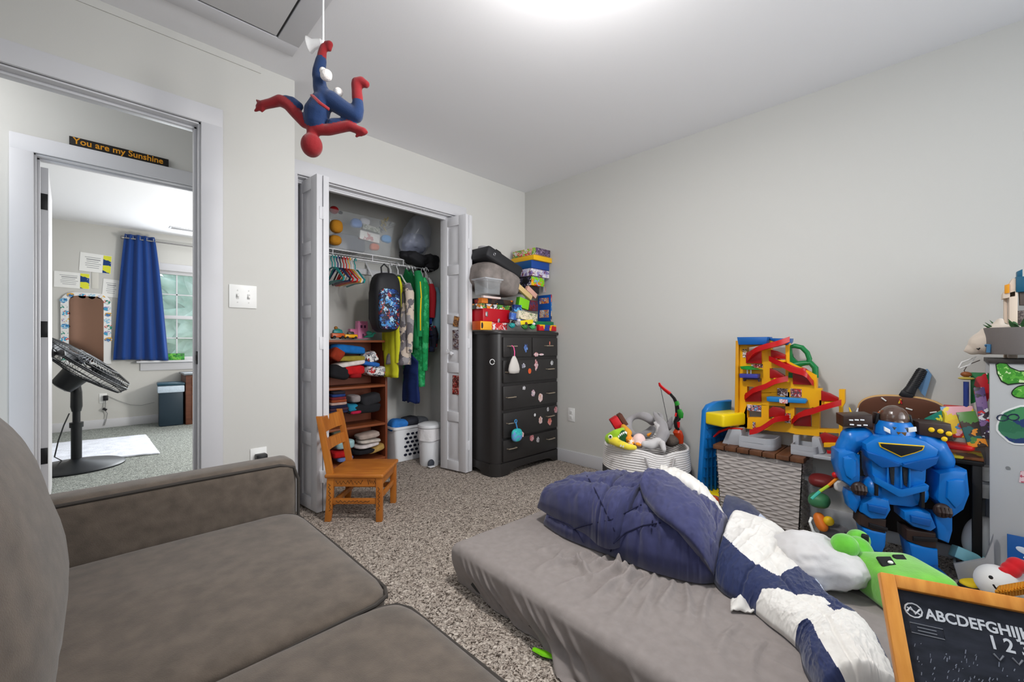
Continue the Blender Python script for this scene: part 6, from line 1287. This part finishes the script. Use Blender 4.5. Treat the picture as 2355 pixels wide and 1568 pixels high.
b = B(); b.tube([at(*z3(265, 770), x=2.76), at(*z3(290, 730), x=2.76), at(*z3(395, 690), x=2.76), at(*z3(340, 750), x=2.76), at(*z3(275, 775), x=2.76)], .0032, 6); b.tube([at(*z3(420, 715), x=2.78), at(*z3(330, 750), x=2.78), at(*z3(305, 790), x=2.78), at(*z3(330, 830), x=2.78)], .002, 6, m=1)
tag(b.build('charging_cord', [mat('white_cord', (232, 232, 232), .5), mat('dark_cord', (90, 80, 76), .5)]), 'looped white cord hanging off the organizer behind the books', 'cord')
# white flowerpots and helmet in the organizer's open side
for u, v, r_ in ((2268, 1082, .026), (2270, 1122, .026)):
    b = B(); b.lathe([(r_ * .7, 0), (r_, .05), (r_ * 1.15, .05), (r_ * 1.15, .062), (r_ * .95, .062), (r_ * .6, .01), (0, .01)], 24); tag(b.build('flowerpot', mat('glossy_white', (228, 228, 230), .25), None, at(u - 4, v + 22, x=2.76)), ('upper' if v < 1100 else 'lower') + ' small white pot beside the organizer side panel', 'pot')
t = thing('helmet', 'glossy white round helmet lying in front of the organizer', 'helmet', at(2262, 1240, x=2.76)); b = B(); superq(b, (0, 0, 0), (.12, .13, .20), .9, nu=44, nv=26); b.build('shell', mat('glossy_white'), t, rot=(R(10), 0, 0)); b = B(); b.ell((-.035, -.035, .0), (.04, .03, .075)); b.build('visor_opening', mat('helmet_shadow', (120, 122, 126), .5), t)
b = B(); b.box((0, 0, 0), (.06, .10, .05), r=(R(20), R(15), R(20)), bev=.004); tag(b.build('tissue_box', mat('aqua_card', (150, 215, 225), .5), None, at(2226, 1280, x=2.70)), 'pale aqua box in the grey organizer bin', 'box')
# ================================================================ chicken plush, blue card, chalkboard
zc = zp(1840, 1080, 515 / 1655, 1.66); cpx = 515 / 1655 * 1.66 / 975; o = zc(1500, 830)
t = plush_from('plush_toy', 'white chicken plush with red comb and orange ribbed body behind the chalkboard', [(loc([zc(1450, 830, 0)], o), (135 * cpx, 120 * cpx, 120 * cpx), 0), (loc([zc(1640, 850, .02)], o), (190 * cpx, 150 * cpx, 120 * cpx), 0)], [mat('white_plush', (238, 236, 232), .95, sheen=.4)], o, .006)
b = B()
for X, Y, r_ in ((1520, 790, 45), (1560, 740, 55), (1600, 705, 55), (1640, 715, 50), (1500, 750, 30)): b.ell(zc(X, Y, -.02) - o, r_ * cpx)
ob = b.build('comb', mat('red_plush_bright', (214, 24, 34), .9, sheen=.3), t); organic(ob, .004, 3)
b = B(); b.grid(60, 16, lambda u, v: zc(1470 + 260 * u, 855 - 45 * u + 100 * v, -.115 - .05 * math.sin(v * 3.1) - .02 * math.sin(u * 3.1) + .006 * math.sin(u * 75)) - o); ob = b.build('ribbed_wing', mat('orange_corduroy', (226, 150, 36), .9), t, ang=180); bake(ob, [('SOLIDIFY', dict(thickness=.01))])
b = B(); b.ell(zc(1410, 795, -.118) - o, (.009, .006, .006)); b.build('eye', pb, t); b = B(); b.tube(loc([zc(1428, 850, -.118), zc(1445, 875, -.118), zc(1455, 880, -.118)], o), .003, 5); b.build('smile', pb, t)
zf = zp(1840, 1080, 515 / 1655, 1.74); b = B(); superq(b, (0, 0, 0), (.09, .06, .03), .7, nu=30, nv=16); t = tag(b.build('yellow_toy', mat('yellow_felt', (240, 205, 40), .8), None, zf(1280, 845), (0, 0, R(-40))), 'yellow and black flat toy left of the chicken plush', 'toy'); b = B(); superq(b, (0, 0, -.008), (.10, .068, .024), .7, nu=30, nv=16); b.build('black_rim', pb, t)
q = at(2375, 1300, x=2.628); q.z = .123; t = tag(B().box((0, 0, 0), (.006, .13, .245), bev=.001).build('blue_card', mat('blue_card_print', (10, 80, 150), .4), None, q, (0, R(6), 0)), 'blue card standing above the chicken plush at the right edge', 'card'); b = B(); b.ell((-.0042, .02, .07), (.0012, .024, .012), (R(20), 0, 0)); b.ell((-.0042, .012, .045), (.0012, .012, .006)); b.build('card_print', mat('card_white', (205, 215, 226), .5), t)
pine = mat('pine_frame', (222, 152, 66), .45, rgb2=(196, 122, 44), vs=6, stretch=(8, 1.5, 8))
tlc = at(2020, 1316, d=.95); ex = Vector((.33, -.944, 0)).normalized(); ey0 = Vector((.2, .07, .325)); ey = (ey0 - ex * ey0.dot(ex)).normalized(); ez = ex.cross(ey).normalized()
chb = thing('chalkboard', 'black chalkboard in a pine frame with the alphabet, standing at the mattress corner', 'chalkboard', (0, 0, 0))
chb.matrix_world = Matrix(((ex.x, ey.x, ez.x, tlc.x), (ex.y, ey.y, ez.y, tlc.y), (ex.z, ey.z, ez.z, tlc.z), (0, 0, 0, 1)))
Wc, Hc_, fr = .52, .36, .026
B().box((Wc / 2, -Hc_ / 2, -.008), (Wc - .02, Hc_ - .02, .008)).build('slate', mat('chalk_slate', (38, 42, 54), .75, rgb2=(20, 24, 34), vs=26, stretch=(1, 2.4, 1), detail=6), chb)
B().box((Wc / 2, -fr / 2, 0), (Wc - 2 * fr + .002, fr, .026), bev=.003).build('frame_rail', pine, chb); B().box((Wc / 2, -Hc_ + fr / 2, 0), (Wc - 2 * fr + .002, fr, .026), bev=.003).build('frame_rail', pine, chb)
for x in (fr / 2, Wc - fr / 2): B().box((x, -Hc_ / 2, 0), (fr, Hc_, .026), bev=.003).build('frame_stile', pine, chb)
chalk = mat('chalk_white_print', (196, 200, 206), .8)
cx0 = .112
text('alphabet', 'ABCDEFGHIJKLM', .027, chalk, chb, ext=.0004, loc=(cx0 - .043, -.072, -.0035), bold=.0007, sx=.92); text('numbers', '1 2 3 4 5', .032, chalk, chb, ext=.0004, loc=(cx0 + .046, -.100, -.0035), bold=.0007, sx=.9)
b = B()
for i in range(3): b.tube([(cx0 + .056 + .026 * i - .007, -.109, -.003), (cx0 + .056 + .026 * i, -.118, -.003), (cx0 + .056 + .026 * i + .007, -.109, -.003)], .0016, 4)
b.build('chalk_ticks', mat('chalk_dim', (120, 124, 132), .8), chb)
b = B(); b.tube([(.050 + .014 * math.cos(a * .52), -.062 + .013 * math.sin(a * .52), -.0035) for a in range(12)], .0016, 5, closed=True); b.tube([(.039, -.066, -.0035), (.046, -.057, -.0035), (.052, -.068, -.0035), (.061, -.058, -.0035)], .002, 5); b.tube([(.040, -.058, -.0035), (.060, -.068, -.0035)], .0014, 5); b.build('logo', chalk, chb)
b = B(); r4 = [(.040, -.086), (.092, -.086), (.092, -.104), (.040, -.104)]; b.tube([(x, y, -.0035) for x, y in r4], .0009, 4, closed=True)
for yy in (-.092, -.098): b.box((.066, yy, -.0035), (.03, .0016, .001))
b.build('label_box', mat('chalk_dim'), chb)
rnd = random.Random(2); b = B()
for i in range(420):
    x, y = rnd.uniform(.04, .30), rnd.uniform(-.33, -.12); a = rnd.uniform(.5, 1.2); l = rnd.uniform(.003, .010); b.tube([(x, y, -.0038), (x + l * math.cos(a) * .5, y + l * math.sin(a), -.0038)], rnd.uniform(.0004, .0009), 4)
b.build('chalk_smudges', mat('chalk_faint', (112, 118, 132), .9), chb)['kind'] = 'stuff'
B().box((Wc / 2, -.30, -.06), (.3, .02, .06)).build('rear_strut', pine, chb)
# ================================================================ hanging cloth doll and its cord
Z = zp(560, 0, 340 / 1333, 1.65); dp = 340 / 1333 * 1.65 / 975
o = Z(715, 380)
dred = mat('doll_red_cloth', (128, 10, 20), .85, bump=.12, bs=220, sheen=.25); dblu = mat('doll_blue_cloth', (8, 42, 86), .85, bump=.12, bs=220, sheen=.25)
S_ = lambda pts, rs, m: (loc([Z(*p) for p in pts], o), [r_ * dp for r_ in rs], m)
segs = [S_([(742, 392), (775, 400), (775, 445)], [24, 34, 22], 0), S_([(722, 420), (712, 470), (705, 515)], [30, 38, 42], 0), S_([(700, 545), (680, 640), (672, 690)], [48, 55, 52], 1), S_([(680, 700), (690, 790), (730, 880)], [54, 62, 82], 1),
        S_([(780, 900), (900, 980), (1000, 1040)], [82, 74, 66], 1), S_([(1015, 1045), (1032, 980), (1030, 925)], [62, 54, 50], 1), S_([(1028, 895), (1022, 820), (1020, 760)], [50, 46, 48], 0), S_([(1020, 745), (1060, 735), (1105, 760)], [46, 44, 34], 0),
        S_([(700, 930), (660, 1020), (650, 1080)], [96, 112, 100], 1), S_([(580, 1120), (660, 1165), (760, 1175)], [46, 56, 46], 0),
        S_([(555, 1105), (470, 1020), (400, 945), (330, 905)], [52, 50, 48, 50], 0), S_([(505, 960), (440, 905), (380, 880)], [36, 34, 24], 1), S_([(330, 905), (250, 930), (180, 945)], [50, 42, 40], 0),
        S_([(180, 945), (120, 905)], [34, 12], 0), S_([(165, 960), (104, 1000)], [30, 13], 0), S_([(180, 960), (166, 1004)], [30, 13], 0), S_([(150, 950), (118, 955)], [30, 14], 0),
        S_([(770, 1170), (880, 1150), (950, 1135)], [50, 46, 46], 0), S_([(800, 1110), (860, 1100), (915, 1095)], [44, 36, 20], 1), S_([(950, 1135), (1030, 1170), (1080, 1185)], [44, 38, 36], 0), S_([(1080, 1180), (1105, 1190)], [30, 20], 0), S_([(1050, 1190), (1020, 1230)], [24, 14], 0), S_([(1075, 1200), (1060, 1222)], [22, 13], 0),
        S_([(625, 1170), (620, 1225)], [54, 48], 0), (loc([Z(615, 1310)], o), (93 * dp, 93 * dp, 106 * dp), 0)]
doll = plush_from('cloth_doll', 'limp red and blue cloth doll hanging upside down from a white cord', segs, [dred, dblu], o, .0042, 6, 'doll')
b = B(); b.tube(loc([Z(625, 865, -.06), Z(690, 930, -.085), Z(770, 985, -.06)], o), [24 * dp, 28 * dp, 24 * dp], 10, sq=.5); b.build('belt', dred, doll)
stf = mat('white_stuffing', (232, 226, 222), .95, bump=.4, bs=120)
for X, Y, r_, dd in ((745, 675, 48, -.045), (715, 640, 28, -.05), (855, 835, 40, .01)): b = B(); superq(b, Z(X, Y, dd) - o, (2 * r_ * dp, 2 * r_ * dp, 2 * r_ * dp), .9, wr=.25, seed=X, nu=30, nv=20); b.build('stuffing', stf, doll, ang=180)
ct = Z(718, 390); b = B(); b.cyl(ct, (ct.x, ct.y, HC - .014), .0042, n=10); b.ell(ct, (.012, .012, .012)); tag(b.build('pull_cord', mat('white_cord', (232, 232, 232), .5)), 'white cord hanging from the attic hatch, tied to the doll foot', 'cord')
b = B(); b.lathe([(.030, 0), (.027, .006), (.018, .02), (.016, .05), (.010, .055), (0, .055)], 24); tag(b.build('suction_cup', glass('clear_rubber', (238, 238, 238), .45), None, Z(590, 405), (0, R(82), R(-45))), 'clear suction cup on the cord beside the doll foot', 'suction cup')
# ================================================================ the doorway and hall
bkm = mat('black_hinge', (22, 22, 25), .4)
d1 = B(); leaf_t = .035
d1.box((.0, .40, 1.02), (leaf_t, .79, 2.02), bev=.002); dr1 = struct(d1.build('door_1', white, None, (EX0 + .030, HY + .122, 0), (0, 0, R(1.5))))
b = B(); b.lathe([(.0, 0), (.03, 0), (.03, .008), (.012, .02), (.028, .045), (.02, .062), (0, .066)], 20, rot=(0, R(90), 0)); b.build('door_knob', bkm, dr1, (.018, .72, .95))
for v in (462, 757, 1050):
    p = at(97, v, y=HY + .115); b = B(); b.box((0, -.001, 0), (.030, .004, .092), bev=.0015); b.cyl((-.019, -.004, -.047), (-.019, -.004, .047), .008, n=10); o_ = b.build('hinge', bkm, dr1); o_.location = (0, .004, p.z)
p = at(459, 822, y=YL + .05); b = B(); b.box((0, 0, 0), (.004, .026, .062), bev=.002); b.box((-.002, -.005, 0), (.004, .010, .025), m=1); sp_ = b.build('strike_plate', [bkm, mat('dark_gap')], bpy.data.objects['trim_2']); sp_.location = (DX1 - .010, YL + .030, p.z)
# sign over the far doorway
sg0, sg1 = at(159, 334, y=HY - .022), at(388, 383, y=HY - .022); Ls = sg1.x - sg0.x
sn_ = thing('wall_sign', 'black and gold wooden sign reading You are my Sunshine over the far doorway', 'sign', (sg0.x, HY - .012, EH + .0885)); 
B().box((Ls / 2, 0, .024), (Ls, .016, .046), bev=.001).build('sign_board', mat('sign_black', (24, 20, 18), .5), sn_)
text('lettering', 'You are my Sunshine', .05, mat('sign_gold', (214, 146, 30), .45), sn_, ext=.0006, loc=(.015, -.0088, .010), rot=(R(90), 0, 0), bold=.0008, sx=(Ls - .03) / .44)
# ================================================================ bedroom things
fb_ = mat('fan_black', (30, 33, 37), .38, spec=.5)
fn = thing('pedestal_fan', 'black pedestal fan tilted upwards in the far bedroom doorway', 'fan', (-.085, 5.0, 0))
b = B(); b.lathe([(.30, 0), (.302, .012), (.28, .024), (.06, .055), (.03, .075), (0, .075)], 48); b.build('fan_base', fb_, fn)
b = B(); b.cyl((0, 0, .05), (0, 0, .36), .033, n=20); b.cyl((0, 0, .33), (0, 0, .37), .042, n=20); b.cyl((0, 0, .36), (0, 0, .60), .024, n=20); b.build('pole', fb_, fn)
b = B(); b.tube([(0, 0, .46), (0, 0, .50), (0, 0, .62), (0, -.01, .70)], [.036, .046, .044, .03], 14, sq=.8); b.build('control_neck', fb_, fn)
ctr = at(196, 842, d=3.47) - fn.location; nn = (RT * .53 * .90 + Vector((0, 0, 1)) * .85 * .90 + FW * .43).normalized(); ea = (RT * .85 - Vector((0, 0, 1)) * .53); ea = (ea - nn * ea.dot(nn)).normalized(); eb = nn.cross(ea)
RF = .325
def disc(r_, h, a): return ctr + ea * (r_ * math.cos(a)) + eb * (r_ * math.sin(a)) + nn * h
cage = B()
for r_, h in ((RF, 0), (RF, .012), (RF * .97, .045), (RF * .97, -.035), (RF * .6, .075), (RF * .6, -.07), (RF * .33, .085), (RF * .33, -.085)): cage.tube([disc(r_, h, a * 6.2832 / 48) for a in range(48)], .0055 if r_ == RF else .003, 6, closed=True)
for k in range(72):
    a = k * 6.2832 / 72; cage.tube([disc(RF * .2, .088, a), disc(RF * .6, .076, a + .06), disc(RF * .93, .055, a + .1), disc(RF, .006, a + .11)], .0017, 4); cage.tube([disc(RF * .3, -.085, a), disc(RF * .6, -.072, a + .06), disc(RF * .93, -.05, a + .1), disc(RF, .0, a + .11)], .0017, 4)
cage.build('cage', fb_, fn)
b = B(); b.tube([disc(0, -.22, 0), disc(0, -.21, 0), disc(0, -.09, 0)], [.045, .075, .09], 18); b.build('motor_housing', fb_, fn); b = B(); b.tube([disc(0, .07, 0), disc(0, .09, 0)], [.07, .062], 20); b.build('front_badge', fb_, fn)
b = B(); b.tube([Vector((0, -.005, .69)), disc(0, -.16, 0) - Vector((0, 0, .03))], [.03, .05], 12); b.build('tilt_joint', fb_, fn)
for k in range(5):
    b = B(); a0 = k * 1.2566
    b.grid(8, 10, lambda u, v: disc(.05 + .225 * u, .02 - .05 * (v - .5), a0 + (v - .5) * (.9 - .15 * u) + .35 * u)); ob = b.build('blade', mat('fan_blade', (44, 48, 54), .35), fn, ang=180); bake(ob, [('SOLIDIFY', dict(thickness=.003))])
b = B(); b.tube([Vector((-.04, -.02, .45)), Vector((-.07, -.04, .36)), Vector((-.10, -.06, .24)), Vector((-.12, -.07, .12)), Vector((-.08, -.1, .09)), Vector((-.12, -.14, .03)), Vector((-.3, -.2, .008)), Vector((-.5, -.1, .008))], .005, 6); b.build('cord', fb_, fn)
b = B(); a0, a1, a2, a3 = Vector((-.75, 5.35, .012)), Vector((-.60, 6.35, .012)), at(335, 999, z=.012), at(368, 1041, z=.012)
def rug(u, v):
    p = a0.lerp(a3, u).lerp(a1.lerp(a2, u), v); return p + Vector((.01 * fbm(u * 9, v * 2), .012 * fbm(v * 6, u * 3, 3), .006 * abs(fbm(u * 6, v * 8, 5)) + .001))
b.grid(60, 30, rug); ob = b.build('bath_mat', mat('white_terry', (226, 230, 240), .95, var=.05, vs=14, bump=.4, bs=90), None, ang=180); bake(ob, [('SOLIDIFY', dict(thickness=.012))]); tag(ob, 'white terry mat lying on the bedroom carpet behind the fan', 'mat')
# curtain and rod
ctn = thing('curtain', 'royal blue curtain hanging at the left of the bedroom window', 'curtain', (0, 0, 0)); YC = BY - .09
tl_, tr_ = at(287, 537, y=YC), at(355, 541, y=YC); bl2, br2 = at(260, 830, y=YC), at(387, 829, y=YC)
b = B()
def cur(u, v):
    x = (tl_.x + (tr_.x - tl_.x) * u) * (1 - v ** .8) + (bl2.x + (br2.x - bl2.x) * u) * v ** .8; z = tl_.z + (bl2.z - tl_.z) * v
    return Vector((x, YC + .034 * math.sin(u * 25 + .6 * math.sin(v * 2)) * (.5 + .5 * v) + .012 * math.sin(u * 9 + v * 2), z + .012 * math.sin(u * 3 + 1) * v))
b.grid(110, 40, cur); ob = b.build('curtain_cloth', mat('royal_blue_cloth', (10, 58, 128), .8, sheen=.2), ctn, ang=180); bake(ob, [('SOLIDIFY', dict(thickness=.004))])
for u in (.06, .28, .5, .72, .94): q = cur(u, .02); b = B(); b.tube([q + Vector((0, .024 * math.sin(a * .785), -.01 + .024 * math.cos(a * .785))) for a in range(8)], .0045, 6, closed=True); b.build('grommet', chrome, ctn)
rd = thing('curtain_rod', 'grey metal curtain rod over the bedroom window', 'curtain rod', (0, 0, 0)); r0, r1 = at(281, 542, y=YC), at(470, 563, y=YC)
b = B(); b.cyl((r0.x, YC, r0.z - .02), (r0.x + 1.5, YC, r0.z - .02), .009, n=12); b.build('rod', mat('grey_metal', (140, 138, 138), .35, metal=.8), rd); b = B(); b.lathe([(.0, -.02), (.018, -.015), (.022, .0), (.016, .015), (0, .02)], 14, c=(r0.x, YC, r0.z - .02), rot=(0, R(90), 0)); b.build('finial', mat('grey_metal'), rd); b = B(); b.box((r0.x + .1, (YC + BY) / 2, r0.z - .02), (.015, BY - YC, .015)); b.build('bracket', mat('grey_metal'), rd)
# certificates
pm_ = mat('certificate_paper', (238, 238, 236), .7)
def cert(u0, v0, u1, v1, v2, rr, label, art=True):
    y = BY - .004; a, c = at(u0, v0, y=y), at(u1, v1, y=y); w = c.x - a.x; h = a.z - at(u0, v2, y=y).z
    t = thing('certificate', label, 'certificate', ((a.x + c.x) / 2, y, a.z - h / 2 - (a.z - c.z) / 2), rot=(0, R(rr), 0)); B().box((0, 0, 0), (w, .002, h)).build('paper', pm_, t)
    if art: B().box((w * .36, -.0018, 0), (w * .26, .0015, h * .96)).build('corner_art', busy('certificate_art', [(20, 60, 120), (225, 225, 60), (240, 240, 238), (24, 70, 140), (190, 205, 60)], 14, .6, seed=rr), t)
    b = B()
    for k in range(6): b.box((-w * .1 + .006 * (k % 2), -.0018, h * (.28 - k * .11)), (w * (.5 - .06 * (k % 3)), .001, h * (.05 if k == 1 else .025)))
    b.build('printed_lines', mat('print_grey', (150, 152, 156), .7), t)
cert(183, 580, 256, 588, 623, 3, 'certificate with blue and lime corner art, highest on the bedroom wall'); cert(124, 626, 206, 626, 663, 1, 'certificate with blue and lime corner art, left one above the mirror'); cert(236, 641, 282, 645, 682, 4, 'plain white certificate partly behind the blue curtain', False)
y = BY - .004; a, c = at(211, 626, y=y), at(227, 664, y=y); B_ = B(); B_.box((0, 0, 0), (c.x - a.x, .002, a.z - c.z), bev=.0009); tag(B_.build('paper_note', mat('beige_note', (214, 212, 205), .8), None, (a + c) / 2), 'narrow pale note between two certificates', 'paper')
# mirror with a stickered frame
ml, mr = at(139, 700, y=BY - .02).x, at(256, 700, y=BY - .02).x; mtop = at(197, 673, y=BY - .02).z; mw = mr - ml
mi = thing('wall_mirror', 'arched wall mirror with stickers round its white frame, behind the fan', 'mirror', ((ml + mr) / 2, BY - .002, 0))
def archp(w, zt, zb_, r_): return [(-w / 2, zb_), (w / 2, zb_)] + [(w / 2 - r_ + r_ * math.cos(R(k * 15)), zt - r_ + r_ * math.sin(R(k * 15))) for k in range(7)] + [(-w / 2 + r_ - r_ * math.sin(R(k * 15)), zt - r_ + r_ * math.cos(R(k * 15))) for k in range(7)]
XZ = Matrix(((1, 0, 0, 0), (0, 0, -1, 0), (0, 1, 0, 0), (0, 0, 0, 1)))
b = B(); b.prism(archp(mw, mtop, .77, .12), .0, .022, XZ, bev=.004); b.build('frame', mat('mirror_frame_white', (232, 232, 232), .4), mi)
b = B(); b.prism(archp(mw * .68, mtop - .04, .80, .07), .022, .0245, XZ); b.build('mirror_glass', mat('mirror_bronze', (176, 138, 118), .12, metal=1), mi)
rnd = random.Random(8); pal = [(40, 110, 170), (70, 160, 200), (230, 230, 230), (225, 170, 40), (210, 80, 60), (130, 190, 220), (150, 120, 180), (40, 140, 120)]
for i in range(24):
    if i < 4: X, Zz = -mw * .28 + i * mw * .19, mtop - .04
    else: X = -mw * .42 if i % 2 else mw * .42; Zz = mtop - .10 - (i - 4) // 2 * .075
    if X > 0 and Zz < mtop - .62: continue
    b = B(); n_ = 8; b.prism([(.034 * math.cos(6.283 * k / n_) * rnd.uniform(.8, 1.2), .03 * math.sin(6.283 * k / n_) * rnd.uniform(.8, 1.2)) for k in range(n_)], 0, .002, XZ)
    b.build('sticker', busy('mirror_sticker_%d' % (i % 8), [pal[i % 8], (225, 228, 230), pal[(i + 3) % 8]], 40, .5, seed=i % 8), mi, (X + rnd.uniform(-.01, .01), -.0225, Zz))
# bin, nightstand, cords, box
bb_ = mat('dark_teal_plastic', (36, 52, 64), .45)
p = at(388, 976, z=0); t = thing('waste_bin', 'dark rectangular waste bin with a white bag in the far bedroom', 'waste bin', (p.x + .02, p.y + .0, 0), R(-4))
B().box((0, 0, .24), (.24, .30, .48), bev=.02, taper=None).build('bin_body', bb_, t); B().box((0, 0, .515), (.27, .33, .03), bev=.01).build('lid', mat('teal_lid', (34, 66, 82), .45), t); b = B(); b.box((0, 0, .455), (.262, .322, .085), bev=.012); b.build('bag_rim', mat('pale_bag', (190, 205, 220), .5, bump=.5, bs=30), t)
p = at(414, 972, z=0); wn = mat('walnut_wood', (112, 70, 52), .45, rgb2=(84, 50, 38), vs=4, stretch=(1, 1, 5)); t = thing('nightstand', 'dark walnut nightstand partly hidden by the door jamb in the bedroom', 'nightstand', (p.x + .28, BY - .26, 0))
B().box((0, 0, .31), (.50, .40, .62), bev=.004).build('carcass', wn, t); B().box((0, 0, .635), (.54, .44, .025), bev=.004).build('top', mat('grey_glass_top', (120, 126, 132), .25), t)
for z, h in ((.54, .10), (.43, .09), (.22, .30)): B().box((0.02, -.205, z), (.42, .016, h), bev=.003).build('drawer', mat('walnut_drawer', (132, 84, 58), .4), t)
p = at(405, 829, y=BY - .05); tag(B().box((0, 0, .045), (.17, .06, .085), bev=.002).build('green_box', busy('grass_print', [(30, 120, 40), (60, 160, 50), (20, 90, 30), (110, 180, 70)], 40, .5), None, (p.x, BY - .045, WZ0 + .001)), 'green printed box on the bedroom window sill', 'box')
t = plate('wall_outlet', 'outlet with a plug on the bedroom wall under the mirror', 228, 905, 246, 926, 'outlet', y=BY)
b = B(); b.box(at(243, 915, y=BY - .03), (.045, .04, .06), bev=.006); tag(b.build('plug_adapter', bkm), 'black plug in the bedroom outlet below the mirror', 'plug')
b = B(); b.tube([at(u, v, y=BY - .03) for u, v in ((243, 920), (242, 938), (240, 942), (247, 950), (244, 965), (240, 978))], .005, 6); b.box(at(241, 941, y=BY - .035), (.04, .02, .025), r=(0, R(35), 0), m=1); tag(b.build('power_cord', [mat('grey_cord', (150, 150, 150), .5), bkm]), 'power cord with a small adapter hanging under the mirror', 'cord')
b = B(); b.tube([at(u, v, y=BY - .015) for u, v in ((247, 910), (270, 920), (300, 931), (325, 932), (355, 925))], .003, 6); tag(b.build('wall_cable', mat('grey_cord')), 'thin grey cable sagging along the bedroom wall to the waste bin', 'cable')
p = at(425, 527, z=HC); t = thing('ceiling_vent', 'small ceiling vent near the bedroom window', 'vent', (p.x, min(p.y, BY - .2), HC)); B().box((0, 0, -.004), (.30, .12, .008), bev=.002).build('vent_frame', trimm, t); b = B()
for k in range(5): b.box((0, -.04 + k * .02, -.009), (.26, .008, .003))
b.build('slat', mat('vent_grey', (150, 150, 152), .5), t)
# trees seen through the bedroom window
tm = mat('tree_foliage', (205, 226, 214), .9, rgb2=(140, 176, 160), vs=3, bump=1, bs=8, detail=8)
for x, z, r_ in ((-.6, 1.2, 1.3), (2.2, 1.6, 1.35), (4.8, .8, 1.2)):
    b = B(); superq(b, (0, 0, 0), (r_ * 2, 1.6, r_ * 2.2), .9, wr=.35, seed=x, nu=80, nv=50); tag(b.build('tree', tm, None, (x, 11.5, z), ang=180), {-.6: 'left pale green tree outside the bedroom window', 2.2: 'middle pale green tree outside the bedroom window', 4.8: 'right low tree outside the bedroom window'}[x], 'tree')
sbox('ground', (-6, 7.3, -.3), (10, 16, -.2), mat('grass_ground', (120, 150, 100), .9))
